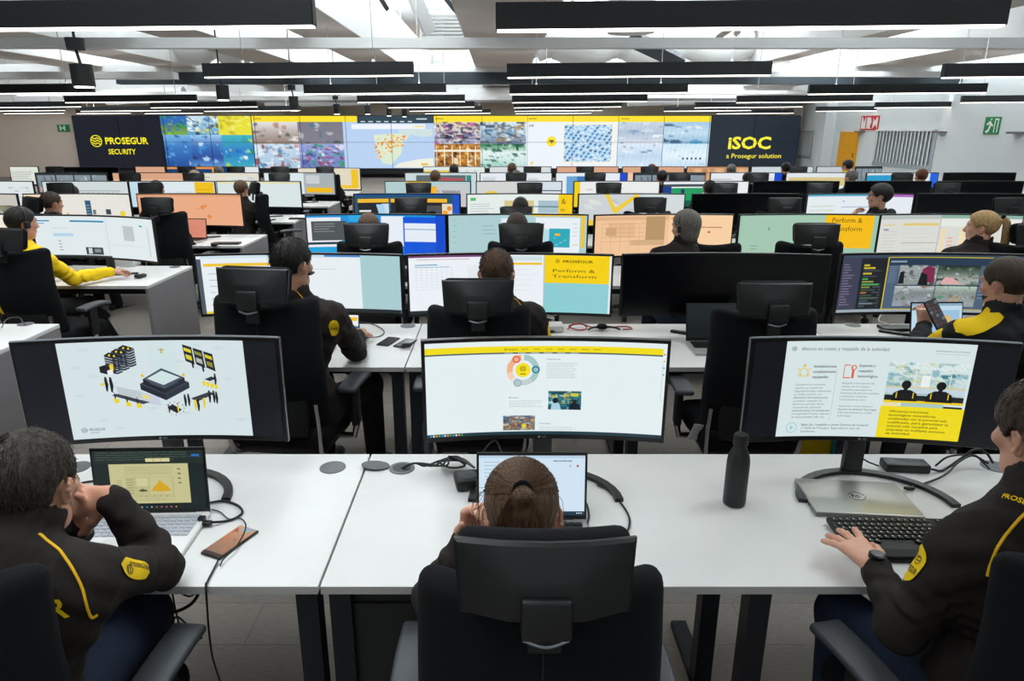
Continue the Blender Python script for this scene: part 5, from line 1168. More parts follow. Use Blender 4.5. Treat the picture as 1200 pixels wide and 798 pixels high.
# man on the left, hand at his chin
r1 = (-1.13, 1.33, 0, 0)
J = dict(N=(-1.085, 1.35, 1.035), SL=(-1.27, 1.30, .985), SR=(-.935, 1.345, .965), EL=(-1.22, 1.64, .81), ER=(-.905, 1.60, .815), WL=(-1.10, 1.60, .955), WR=(-1.00, 1.585, 1.03),
         hip=(-1.12, 1.24, .60), KL=(-1.28, 1.66, .57), KR=(-1.045, 1.72, .57), AL=(-1.28, 1.68, .12), AR=(-1.03, 1.76, .12))
t, body, jk, hr, T = person('man in dark brown jacket with yellow piping at the front left, hand at his chin', r1, rel(r1, J), (np.array((-1.075, 1.425, 1.160))-np.array((r1[0], r1[1], 0)), .05, .30, 1.04), ('short', 'greybrown'),
    vox=.0048, handL=dict(f=(.25, -.1, .9), n=(.6, .5, .1), thumb=1, curl=(.3, .35, .4, .4)), handR=dict(f=(-1, .02, -.10), n=(.0, -.75, .65), thumb=-1, curl=(.2, .2, .25, .3)), collar=True)
strands(t, T, 'greybrown', 1.04, 3200, length=.015, lift=.0015, r=.0009)
hd = Field(*(lambda c: (c-.13, c+.13))(T(0, .03, -.06)), .005)
hd.ell(T(0, .032, -.055), (.0615, .068, .064), head_rot(.05, .30), .01, lambda d, p: np.maximum(d, np.maximum(p[2]-.012, -p[1]-.02)), lambda p: .0012*np.sin(p[0]*400)*np.sin(p[2]*380))
V, Q = hd.mesh(); np_mesh('beard', V, Q, hair_mat('grey'), t)
O = Vector((r1[0], r1[1], 0))
piping(t, jk, seen_path(t, jk, [(46, 626), (60, 637), (75, 652), (86, 668), (96, 688), (101, 709), (107, 723), (114, 720)]))
pa, pt = patch(t, jk, seen(t, jk, 157, 667), (-.15, -.75, .7), .048, .125)
surf_text(pa, pt, 'PROSEGUR', .30, -.40, .62, .22, M_INK, .0055, vertical=True); surf_ring(pa, pt, -.12, .22, .22, .13)
pb, ptb = patch(t, jk, (seen(t, jk, 66, 713) or Vector((-1.09, 1.15, .88))-O), (0, 0, 1), .30, .06, name='back_print', shape='r', off=-.02)
bpy.data.objects.remove(pb)
surf_text(t, ptb, 'PROSEGUR', -.93, -.4, 1.0, .8, M_YEL, .003, name='yellow_back_lettering')
MB().lathe([(.021, -.004), (.021, .004), (.018, .005)], 16).build('jeans_button', M_CHROME, None) if 0 else None

# woman in the middle, seen from behind
r2 = (.065, 1.30, 0, 0)
J = dict(N=(.055, 1.31, .965), SL=(-.105, 1.28, .92), SR=(.215, 1.28, .92), EL=(-.165, 1.50, .80), ER=(.27, 1.52, .80), WL=(-.075, 1.55, .945), WR=(.15, 1.62, .90),
         hip=(.07, 1.26, .60), KL=(-.03, 1.70, .57), KR=(.19, 1.70, .57), AL=(-.04, 1.72, .12), AR=(.2, 1.74, .12))
hc2 = np.array((.052, 1.395, 1.105))-np.array((r2[0], r2[1], 0))
t, body, jk, hr, T = person('woman with brown ponytail seen from behind at the centre front desk', r2, rel(r2, J), (hc2, 0.0, .42, 1.0), ('pony', 'lightbrown'), skin=M_SKINR,
    vox=.0052, handL=dict(f=(.15, -.1, .8), n=(-.5, .6, .2), thumb=1, curl=(.7, .8, .8, .8)), handR=dict(f=(-.3, .1, .8), n=(.5, .6, .2), thumb=-1, curl=(.7, .8, .8, .8)), slim=.92)
O = Vector((r2[0], r2[1], 0))
piping(t, jk, [Vector(p)-O for p in ((-.03, 1.28, 1.04), (-.06, 1.22, 1.0), (-.085, 1.19, .93), (-.09, 1.18, .84))])
rd = random.Random(8); S = []; tie = T(0, -.112, .055)
for k in range(430):                                     # hair combed back to the tie
    a = rd.uniform(-PI, PI); e = rd.uniform(.15, 1.45); st = np.array([math.sin(a)*math.sin(e)*.088, .03+math.cos(a)*math.sin(e)*.10, .026+math.cos(e)*.100])
    if st[2] < .0 and st[1] > .03: continue
    P = []
    for i in range(6):
        u = i/5; q = st*(1-u)+np.array([0, -.112, .05])*u; c0 = np.array([0, -.012, .026]); dv = q-c0; k0 = math.sqrt((dv[0]/.086)**2+(dv[1]/.106)**2+(dv[2]/.097)**2)
        q = c0+dv/max(k0, .2)*(1.0+.02*rd.random()) if i < 5 else np.array([rd.uniform(-.012, .012), -.120, .055+rd.uniform(-.01, .01)]); P.append(tuple(T(*q)))
    S.append(P)
ribbon_hair('combed_hair', t, S, .0022, hair_mat('lightbrown'), None)['kind'] = 'stuff'
S = []
for k in range(420):
    a = rd.uniform(0, 2*PI); rr = math.sqrt(rd.random()); o1 = np.array([math.cos(a)*.014*rr, 0, math.sin(a)*.012*rr]); w1 = math.cos(a)*.055*rr; w2 = math.sin(a)*.022*rr; Ln = .85+.3*rd.random(); 
    b0 = np.array(T(0, -.118, .055))+o1; P = [tuple(b0)]
    for i in range(1, 7):
        u = i/6*Ln; wd = math.sin(min(u, 1)*PI*.62); P.append((b0[0]+w1*wd+.004*math.sin(u*9+k), b0[1]-.022*math.sin(u*2.6)+w2*wd*.8+.02*u, b0[2]+.012*math.sin(u*PI)-.235*u*u**.15))
    S.append(P)
ribbon_hair('ponytail', t, S, .0026, hair_mat('lightbrown'), None)['kind'] = 'stuff'
MB().tube([tuple(np.array(T(0, -.112, .055))+.019*np.array([math.cos(a), .35*math.sin(a), math.sin(a)])) for a in [2*PI*i/14 for i in range(15)]], .005, 6).build('hair_tie', M_FABRIC, t)
S = []
for k in range(26):
    s_ = rd.choice((-1, 1)); y = rd.uniform(-.03, .06); z = rd.uniform(-.02, .06); b0 = np.array(T(s_*.082, y, z)); S.append([tuple(b0), tuple(b0+np.array([s_*rd.uniform(.01, .03), rd.uniform(-.01, .01), rd.uniform(-.03, .01)])), tuple(b0+np.array([s_*rd.uniform(.01, .035), rd.uniform(-.02, .02), rd.uniform(-.10, -.04)]))])
ribbon_hair('loose_hair', t, S, .0007, hair_mat('lightbrown'), None)['kind'] = 'stuff'

# man on the right, typing
r3 = (1.25, 1.36, 0, 0)
J = dict(N=(1.265, 1.43, 1.075), SL=(1.11, 1.42, .995), SR=(1.46, 1.40, 1.02), EL=(1.005, 1.43, .755), ER=(1.58, 1.52, .80), WL=(1.012, 1.60, .818), WR=(1.47, 1.72, .80),
         hip=(1.23, 1.37, .60), KL=(.995, 1.68, .60), KR=(1.34, 1.72, .57), AL=(.99, 1.62, .12), AR=(1.36, 1.74, .12))
t, body, jk, hr, T = person('man in dark jacket with watch typing at the front right desk', r3, rel(r3, J), (np.array((1.292, 1.50, 1.255))-np.array((r3[0], r3[1], 0)), .22, .22, 1.05), ('thick', 'brown'), skin=M_SKINR,
    vox=.0048, handL=dict(f=(-.22, .95, .10), n=(-.05, -.25, 1), thumb=1, curl=(.12, .16, .18, .16), spread=.38, tc=.0, sc=1.08), handR=None)
strands(t, T, 'brown', 1.05, 2600, length=.022, lift=.007, r=.0012)
O = Vector((r3[0], r3[1], 0)); W_ = Vector(J['WL'])-O; d_ = Vector((0, .97, .1)).normalized()
wt = MB()
Rw = d_.to_track_quat('Z', 'Y').to_matrix().to_4x4(); Rw.translation = W_-d_*.004
wt.lathe([(.0275, -.009), (.030, -.007), (.030, .007), (.0275, .009)], 20, M=Rw); wt = wt.build('watch', M_PLASTIC, t)
MB().lathe([(.021, 0), (.021, .010), (.018, .012)], 20, tuple(W_+Vector((0, -.002, .026)))).build('watch_case', mat('dark_watch_metal', '25282b', .3, .8), wt)
MB().lathe([(.0165, .0), (.0165, .0008)], 20, tuple(W_+Vector((0, -.002, .0382)))).build('watch_dial', M_OFF, wt)
piping(t, jk, seen_path(t, jk, [(1212, 590), (1200, 603), (1184, 620), (1170, 640), (1162, 658), (1157, 675)]))
pa, pt = patch(t, jk, seen(t, jk, 1073, 660), (.42, .1, .9), .066, .105)
surf_text(pa, pt, 'PROSEGUR', -.42, -.22, .84, .15, M_INK, .0055); surf_ring(pa, pt, .12, .12, .16, .12)
cp, cpt = patch(t, jk, (seen(t, jk, 1199, 588) or Vector((1.225, 1.36, 1.11))-O), (.1, 0, 1), .10, .022, name='collar_print', shape='r', off=-.02); bpy.data.objects.remove(cp)
surf_text(t, cpt, 'PROSEGUR', -.45, -.3, .9, .6, M_YEL, .003, name='yellow_collar_lettering')

chair(.085, 1.40, 0, 'black office chair of the woman at the centre front desk').scale = (1.02, 1, .955)
chair(-1.135, 1.40, -.06, 'black office chair of the man at the front left picture corner').scale = (1, 1, .965)
chair(1.20, 1.44, .20, 'black office chair of the man at the front right picture corner').scale = (1, 1, .98)

# ------------------------------------------------------------------ second row people
r_ = (-.97, 3.25, 0, -.12)
t, body, jk, hr, T = person('dark-haired man in brown jacket, second row, hand on the mouse', r_, dict(N=(-.02, .02, 1.13), SL=(-.21, -.01, 1.06), SR=(.16, .03, 1.07), EL=(-.24, .2, .82), ER=(.18, .27, .81), WL=(-.1, .4, .82), WR=(.10, .56, .815), hip=(0, -.02, .6), KL=(-.1, .45, .57), KR=(.20, .42, .57), AL=(-.1, .45, .12), AR=(.22, .40, .12)),
    ((-.02, .02, 1.325), -.35, .12, 1.0), ('short', 'black'), vox=.0065, skin=M_SKIN, trousers=M_BLKTROUSER)
piping(t, jk, seen_path(t, jk, [(346, 341), (352, 346), (357, 353), (361, 362)]))
pa, pt = patch(t, jk, (seen(t, jk, 391, 384) or Vector((.235, .10, .96))), (0, -.1, 1), .05, .09); surf_text(pa, pt, 'PROSEGUR', -.4, -.1, .8, .14, M_INK, .0055)
MB().rbox(tuple(T(.07, .055, -.045)), (.018, .05, .012), .004, 0, 1).build('headset_microphone', M_PLASTIC, t)
strands(t, T, 'black', 1.0, 1400, length=.026)
chair(-1.04, 3.30, -.14, 'black office chair of the dark-haired man, second row left').scale = (1.04, 1, 1.05)
r_ = (-.01, 3.34, 0, 0)
t, body, jk, hr, T = person('short-haired man in dark jacket facing the yellow slogan monitor', r_, seated(.0), ((0, .03, 1.262), 0, .10, 1.0), ('buzz', 'lightbrown'), vox=.0065, skin=M_SKINR)
piping(t, jk, seen_path(t, jk, [(602, 349), (608, 355), (613, 361), (617, 370), (619, 380)]))
pa, pt = patch(t, jk, (.255, .06, .95), (0, -.1, 1), .05, .10)
strands(t, T, 'brown', 1.0, 2200, length=.009, lift=.001, r=.0010)
chair(xat(560, 3.03, 1.22), 3.36, 0, 'black office chair directly behind the centre front monitor')
chair(xat(911, 2.97, 1.22), 3.30, -.02, 'empty black office chair facing the black monitor and open dark laptop')
r_ = (2.36, 3.06, 0, .1)
t, body, jk, hr, T = person('bearded man in black and yellow jacket looking at his phone, second row right', r_, dict(N=(-.02, .03, 1.09), SL=(-.21, .03, 1.03), SR=(.17, .01, 1.03), EL=(-.27, .22, .86), ER=(.24, .2, .8), WL=(-.10, .42, .955), WR=(.12, .42, .82), hip=(0, -.03, .6), KL=(-.13, .42, .56), KR=(.13, .42, .56), AL=(-.14, .44, .12), AR=(.14, .48, .12)),
    ((-.03, .05, 1.265), .30, .22, 1.0), ('short', 'brown'), vox=.006, skin=M_SKIN, jacket=M_BLKTROUSER, handL=dict(f=(.15, .35, .75), n=(-.1, -.85, .5), thumb=1, curl=(.5, .6, .7, .7), tc=.1), trousers=M_BLKTROUSER)
hd = Field(*(lambda c: (c-.13, c+.13))(T(0, .03, -.06)), .006)
hd.ell(T(0, .032, -.055), (.0605, .066, .062), head_rot(.3, .22), .01, lambda d, p: np.maximum(d, np.maximum(p[2]-.002, -p[1]-.01)))
V, Q = hd.mesh(); np_mesh('beard', V, Q, hair_mat('brown'), t)
for (c, u, a, b_) in (((-.17, .0, 1.10), (.6, 0, .3), .12, .22), ((-.27, .10, .96), (0, .2, 1), .12, .18), ((.17, -.02, 1.10), (-.6, 0, .3), .12, .2)): patch(t, jk, c, u, a, b_, name='yellow_shoulder_panel', off=.003)
chair(2.50, 3.07, .16, 'black office chair of the man with the phone at the right picture edge')
ph = thing('smartphone', 'smartphone with dark app list held by the man at the right', 'phone', (2.25, 3.44, 1.03), 0)
ph.rotation_euler = (-.5, -.30, .25)
MB().rbox((0, 0, 0), (.075, .009, .158), .006, 0, 2).build('phone_body', M_BEZEL, ph)
cv = Canvas(.069, .15, None); cv.rect(0, 0, 1, 1, '2a2c30', 1); [cv.rect(.06+.33*i, .06+.15*j, .30+.33*i, .17+.15*j, ['5a3a3a', '4a4c50', '6a6c70', '3a3c42'][(i*3+j) % 4], 2) for i in range(3) for j in range(6)]; cv.build('phone_screen', ph, loc=(0, -.0052, 0))

# ------------------------------------------------------------------ third row people
r_ = (-3.62, 5.16, 0, -.30)
t, body, jk, hr, T = person('man with headset in a bright yellow sweater, left block', r_, dict(N=(.02, .03, 1.09), SL=(-.17, .03, 1.03), SR=(.20, -.0, 1.04), EL=(-.22, .2, .8), ER=(.22, .24, .82), WL=(-.1, .4, .82), WR=(.30, .54, .82), hip=(0, -.03, .6), KL=(-.1, .42, .56), KR=(.13, .42, .56), AL=(-.1, .5, .12), AR=(.25, .55, .12)),
    ((.05, .05, 1.27), -.30, .1, 1.0), ('short', 'black'), vox=.008, jacket=M_YEL, trousers=M_BLKTROUSER, collar=False)
def headset(t, T, m=M_PLASTIC):
    h_ = MB().tube([tuple(T(.09*math.sin(a), -.01, .02+.10*math.cos(a))) for a in [(-1.5+3.0*i/12) for i in range(13)]], .007, 6)
    for s_ in (-1, 1):
        Rm = Matrix(head_rot(0, 0).tolist()).to_4x4(); h_.rbox(tuple(T(s_*.096, -.005, -.01)), (.022, .05, .055), .01, 0, 2)
    return h_.build('headset', m, t)
headset(t, T)
chair(-3.32, 5.02, -.20, 'black office chair of the man in the yellow sweater')
# generic figures
r_ = (0, 0, 0, 0)
pA, *_r = person('man', r_, seated(0), ((0, .05, 1.27), 0, .12, 1.0), ('short', 'brown'), vox=.0095, trousers=M_BLKTROUSER)
used = [False]
def seat_person(px, r, label, rz=0, hair='brown', dy=0, dz=0, skin=None, jacket=None, first=pA):
    y = CH(r)+.02+dy; x = xat(px, y+.05, 1.27)
    o = pA if not used[0] else copy_tree(pA); used[0] = True
    o.location = (x, y, dz-(.07 if r > 3 else .03)); o.rotation_euler = (0, 0, rz); o['label'] = label; o['group'] = 'seated operators seen from behind'
    for ch in o.children:
        k = ch.name.split('.')[0]
        mm = hair_mat(hair) if k in ('hair', 'eyebrow') else (jacket if k == 'jacket' else (skin if k == 'body' else None))
        if mm and ch.material_slots: ch.material_slots[0].link = 'OBJECT'; ch.material_slots[0].material = mm
    return o
seat_person(432, 3, 'brown-haired person hidden behind a headrest, facing the blue monitor', hair='lightbrown', dz=-.05, dy=.12)
seat_person(606, 3, 'dark-haired person over the headrest facing the pale teal monitor', hair='brown', dy=.06, dz=-.04)
seat_person(610, 4, 'dark-haired person in the fourth row facing the white and yellow monitor', hair='black', dy=.05, dz=-.06)
seat_person(57, 4, 'brown-haired man looking right in the left block, fourth row', rz=-.55, hair='brown')
seat_person(190, 4, 'operator hidden behind a headrest before the salmon monitor, hand on the desk', rz=-.25, hair='black', dy=.1, dz=-.1)
seat_person(82, 5, 'person in the left block, fifth row, head just above the chair', hair='brown', dz=-.08)
seat_person(183, 5, 'person before the white and yellow monitor in the left block', hair='brown', dz=-.02)
seat_person(281, 5, 'person beside the aisle in the left block, before the pale wide monitor', hair='lightbrown', rz=-.3, dz=-.02)
seat_person(832, 5, 'dark-haired person facing the green monitor, fifth row', hair='black', dz=-.02)
seat_person(510, 6, 'brown-haired person facing the red picture monitor', hair='lightbrown')
seat_person(605, 6, 'grey-haired person in the sixth row near the centre', hair='grey')
seat_person(776, 6, 'black-haired person in the sixth row facing the blue-white monitor', hair='black')
seat_person(877, 6, 'dark-haired person low behind the sixth row chairs, right of centre', hair='black', dz=-.03)
seat_person(999, 6, 'grey-haired person in the sixth row, before the person with yellow collar', hair='grey', rz=.3)
seat_person(1080, 6, 'red-haired person at the blinds in the sixth row', hair='red', dz=.02)
seat_person(228, 6, 'bald person in the left block, sixth row', hair='bald')
seat_person(256, 7, 'dark-haired person next to the bald person in the left block', hair='grey', dz=-.03)
seat_person(532, 7, 'dark-haired person in the seventh row, under the crowd picture', hair='black')
seat_person(600, 7, 'brown-haired person in the seventh row at the centre', hair='lightbrown', dz=.02)
seat_person(764, 7, 'brown-haired person facing the peach monitor, seventh row', hair='red')
seat_person(857, 7, 'grey-haired person facing the wood-coloured monitor, seventh row', hair='grey')
seat_person(921, 7, 'dark-haired person at the pale monitor, seventh row', hair='black', dz=.03)
seat_person(994, 7, 'person with black and yellow jacket in the seventh row at the right', hair='black', dz=.08, jacket=M_YEL, rz=.4)
seat_person(386, 7, 'dark-clothed person leaning over the desk in the left block by the aisle', hair='black', rz=-.5, dz=-.12)
# individual figures of the third and fourth row
r_ = (xat(803, 5.12, 1.24), 5.08, 0, .0)
t, body, jk, hr, T = person('grey-haired person with headset facing the peach monitor', r_, seated(0), ((0, .04, 1.25), .75, .15, 1.0), ('bob', 'grey'), vox=.008, skin=M_SKINR)
headset(t, T)
r_ = (xat(1150, 5.12, 1.24), 5.08, 0, .0)
t, body, jk, hr, T = person('blond woman with a long ponytail, third row right', r_, seated(0), ((0, .04, 1.25), .95, .05, 1.0), ('pony', 'blond'), vox=.008, skin=M_SKINR)
S = []; b0 = np.array(T(0, -.125, .07))
for k in range(160):
    a = rd.uniform(0, 2*PI); rr = math.sqrt(rd.random()); P = [tuple(b0)]
    for i in range(1, 6):
        u = i/5; P.append((b0[0]+.035*math.sin(u*1.8)+math.cos(a)*.028*rr*min(1, u*2), b0[1]-.02*u+math.sin(a)*.022*rr*min(1, u*2), b0[2]+.015*math.sin(u*PI)-.26*u*u))
    S.append(P)
ribbon_hair('ponytail', t, S, .004, hair_mat('blond'), None)['kind'] = 'stuff'
MB().rbox(tuple(T(0, -.122, .068)), (.034, .02, .034), .009, 0, 2).build('hair_tie', M_FABRIC, t)
r_ = (xat(1030, 7.03, 1.27), 6.98, 0, .0)
Jm = seated(0); Jm.update(EL=(-.27, .28, .82), WL=(-.17, .20, 1.08))
t, body, jk, hr, T = person('man with glasses and dark hair resting his chin on his hand', r_, Jm, ((0, .05, 1.30), 1.15, .02, 1.0), ('thick', 'black'), vox=.009, skin=M_SKINR, handL=dict(f=(.5, -.1, .8), n=(-.7, .5, .3), thumb=1, curl=(.6, .7, .8, .9)))
g = MB()
for s_ in (-1, 1):
    g.tube([tuple(T(s_*.031+.02*math.cos(a), .093, .004+.015*math.sin(a))) for a in [2*PI*i/12 for i in range(13)]], .0022, 5); g.tube([tuple(T(s_*.05, .09, .008)), tuple(T(s_*.078, .02, .008)), tuple(T(s_*.082, -.01, .0))], .002, 5)
g.tube([tuple(T(-.011, .094, .006)), tuple(T(.011, .094, .006))], .002, 5); g.build('glasses', M_BEZEL, t)

# ------------------------------------------------------------------ chairs of the rows behind
NTH = ('first', 'second', 'third', 'fourth', 'fifth', 'sixth', 'seventh', 'eighth', 'ninth')
for r, ls in {3: [(428, 0, 0), (611, 0, 0), (825, -.5, .05), (960, -.05, 0), (1216, .4, 0)], 4: [(30, -.6, 0), (180, -.1, 0), (481, 0, 0), (605, 0, 0), (763, 0, 0), (922, 0, 0), (1057, .8, .0), (1188, .1, 0)],
              5: [(67, 0, 0), (172, -.2, 0), (293, -1.1, 0), (490, 0, 0), (621, 0, 0), (714, 0, 0), (852, .1, 0), (963, 0, 0), (1113, 0, 0)],
              6: [(225, 0, 0), (150, 0, 0), (605, 0, 0), (698, 0, .0), (798, 0, 0), (890, 0, 0), (1060, 0, 0), (326, 0, 0)],
              7: [(62, 0, 0), (327, 0, .1), (380, .0, .1), (275, 0, 0), (624, 0, .1), (686, 0, .1), (762, 0, .1), (217, 0, .1), (937, 0, 0)]}.items():
    for k, (px, rz, dz) in enumerate(sorted(ls)):
        q = chair_px(px, r, 'black office chair in the %s row from the front, the %s from the left' % (ORD[r], NTH[k]), rz)
        if (r, px) == (4, 605): q.scale = (1, 1, .93)
        if (r, px) in ((3, 825), (4, 1057)):
            for ch in list(q.children):
                if 'headrest' in ch.name or 'bracket_rim' in ch.name: bpy.data.objects.remove(ch)

# ------------------------------------------------------------------ monitors
UW = (.895, .385, 2.3); SW = (1.205, .372, 3.2)
def mon_px(px0, px1, r, content, label, rz=0, spec=SW, dy=0, lift=.125, ht=None):
    ym = {1: 2.20}.get(r, FD(r)+.60)+dy; cx = (px0+px1)/2; x = xat(cx, ym, .75+lift+.19)
    return monitor(spec[0], ht or spec[1], spec[2], x, ym+.06, rz, content, label, 'stand_arc' if r == 1 else 'stand_v', lift=lift, rim=(r == 1), logo=(r == 1))
monitor(.865, .375, 2.3, -1.168, 2.27, .06, c_front_left, 'curved monitor showing an isometric building diagram, front row left', lift=.150, rim=True, logo=True)
monitor(.832, .370, 2.3, .158, 2.28, 0, c_front_mid, 'curved monitor showing a white web page with yellow bar, front row centre', lift=.150, rim=False, logo=True)
monitor(.860, .375, 2.3, 1.275, 2.26, -.07, c_front_right, 'curved monitor showing a Spanish slide with yellow text box, front row right', lift=.150, rim=True, logo=True)
mon_px(235, 474, 2, c_r2a, 'wide monitor with white page and pale teal side, second row left')
mon_px(476, 719, 2, c_r2b, 'wide monitor with the yellow slogan slide, second row centre')
mon_px(722, 970, 2, 'off', 'switched-off wide black monitor in the second row', -.02)
mon_px(972, 1226, 2, c_r2d, 'wide monitor with dark camera views of a street, second row right', -.05)
mon_px(362, 523, 3, c_r3a, 'wide monitor with bright blue desktop and white windows, third row')
mon_px(524, 689, 3, c_r3b, 'wide pale teal monitor with a small turquoise picture, third row')
mon_px(692, 858, 3, c_r3c, 'wide peach-coloured monitor with brown tables, third row', .04)
mon_px(860, 1026, 3, c_r3d, 'wide green monitor with a yellow slogan block, third row')
mon_px(1028, 1187, 3, c_r3e, 'wide monitor with grey-white spreadsheet, third row right', -.03)
mon_px(44, 197, 3, c_r3left, 'wide curved monitor in front of the man in the yellow sweater', -.22, dy=-.12, spec=(1.205, .372, 2.0))
mon_px(-125, 43, 3, c_r3pale, 'wide pale cream monitor at the left picture edge, third row', -.05, dy=.05)
mon_px(413, 543, 4, c_r4a, 'wide dark blue monitor with yellow headed windows, fourth row')
mon_px(545, 673, 4, c_r4b, 'wide white monitor with yellow right end, fourth row')
mon_px(675, 802, 4, c_map, 'wide monitor with a grey street map and yellow roads, fourth row')
mon_px(803, 938, 4, 'off', 'switched-off black monitor left of the purple topped one, fourth row')
mon_px(940, 1067, 4, c_r4doc, 'wide white monitor with purple and blue top bar, fourth row')
mon_px(1070, 1198, 4, 'off', 'switched-off black monitor at the right of the fourth row', -.04)
mon_px(161, 291, 4, c_r4salmon, 'wide salmon-coloured monitor with orange spots, left block fourth row', -.04)
mon_px(31, 160, 4, c_r4paper, 'wide white monitor with a dark blue column, left block fourth row')
mon_px(-100, 30, 4, c_photos, 'wide monitor with small photographs at the left picture edge, fourth row')
mon_px(451, 553, 5, c_r5a, 'wide monitor with teal side and grey photograph, fifth row')
mon_px(557, 659, 5, c_r5map, 'wide monitor with grey map and yellow arc, fifth row')
mon_px(670, 773, 5, c_r5bar, 'wide white monitor with a narrow yellow left bar, fifth row')
mon_px(774, 876, 5, c_green, 'wide monitor with green and navy picture, fifth row')
mon_px(877, 983, 5, 'off', 'black switched-off monitor right of the green one, fifth row')
mon_px(987, 1087, 5, 'off', 'black switched-off monitor above the man with glasses, fifth row')
mon_px(1088, 1200, 5, 'off', 'black switched-off monitor at the right end of the fifth row')
mon_px(254, 358, 5, c_r5line, 'wide pale monitor with yellow top line beside the aisle, left block fifth row', -.06)
mon_px(156, 254, 5, c_r5left, 'wide white monitor with yellow right end, left block fifth row')
mon_px(56, 152, 5, c_r5grid, 'wide pale grey monitor with a table, left block fifth row')
mon_px(-60, 48, 5, c_doc('dfe6e6', 9, 3), 'wide pale monitor at the left picture edge, fifth row')
mon_px(474, 560, 6, c_redscene, 'wide monitor with a red picture, sixth row')
mon_px(562, 647, 6, c_doc('e4eaf0', 91, 3), 'wide white monitor with text, sixth row centre')
mon_px(650, 735, 6, c_blueright, 'wide monitor with two blue columns, sixth row')
mon_px(738, 828, 6, c_cctvs, 'wide monitor with pale camera pictures, sixth row')
mon_px(830, 915, 6, c_doc('e4e8ee', 92, 2, ((.9, 0, 1, 1), '1848c8')), 'wide white monitor right of the camera pictures, sixth row')
mon_px(918, 1003, 6, c_doc('dfe5e8', 93, 1), 'wide pale empty monitor right of centre, sixth row')
mon_px(1010, 1098, 6, lambda c: (c.rect(0, 0, 1, 1, 'd8e2e2', 1), c.rect(0, .1, .55, 1, '2a9ac8', 2), c.rect(.9, 0, 1, 1, '2060d8', 2)), 'wide monitor with bright blue left half, sixth row right')
mon_px(1100, 1188, 6, 'off', 'black switched-off monitor at the right end of the sixth row')
mon_px(43, 131, 6, c_cctvs, 'wide monitor with grey camera pictures, left block sixth row')
mon_px(134, 220, 6, c_peach, 'wide peach monitor, left block sixth row')
mon_px(222, 306, 6, c_doc('e0dccc', 94, 2), 'wide cream monitor, left block sixth row')
mon_px(309, 396, 6, c_graybox, 'wide monitor with grey and yellow right side beside the aisle, sixth row', -.05)
mon_px(495, 570, 7, c_doc('dce6e2', 95, 3, ((0, .2, .45, .45), 'e8c838')), 'wide white monitor with yellow line, seventh row')
mon_px(572, 647, 7, c_doc('d6dce0', 96, 3), 'wide grey-white monitor, seventh row centre')
mon_px(650, 726, 7, c_peach, 'wide peach monitor right of centre, seventh row')
mon_px(727, 802, 7, c_peach, 'second wide peach monitor right of centre, seventh row')
mon_px(803, 876, 7, c_wood, 'wide wood-coloured monitor, seventh row')
mon_px(877, 952, 7, c_doc('ccd6da', 97, 1, ((.75, .4, 1, .6), 'd86a5a')), 'wide pale monitor with a red mark, seventh row')
mon_px(953, 1000, 7, c_doc('c0c8cc', 98, 2), 'grey-white monitor before the amber door, seventh row', spec=(.7, .372, 3))
mon_px(1001, 1032, 7, c_cctvs, 'small monitor with camera pictures beside the blinds', spec=(.52, .372, 3))
mon_px(350, 424, 7, c_tan, 'cream monitor with a yellow edge beside the aisle, seventh row', dy=-.2, spec=(1.2, .42, 3), lift=.06)
mon_px(272, 304, 7, c_doc('dfe6ea', 99, 1), 'small white monitor in the left block, seventh row', spec=(.55, .372, 3))
mon_px(197, 271, 7, c_bluewin, 'wide navy monitor with orange top, left block seventh row')
mon_px(160, 195, 7, c_peach, 'small peach monitor in the left block, seventh row', spec=(.58, .372, 3))
mon_px(48, 158, 7, 'off', 'black switched-off monitor in the left block, seventh row', spec=(1.3, .36, 3))
mon_px(13, 47, 7, c_doc('dfe4d8', 100, 1), 'small pale monitor at the far left, seventh row', spec=(.56, .372, 3))

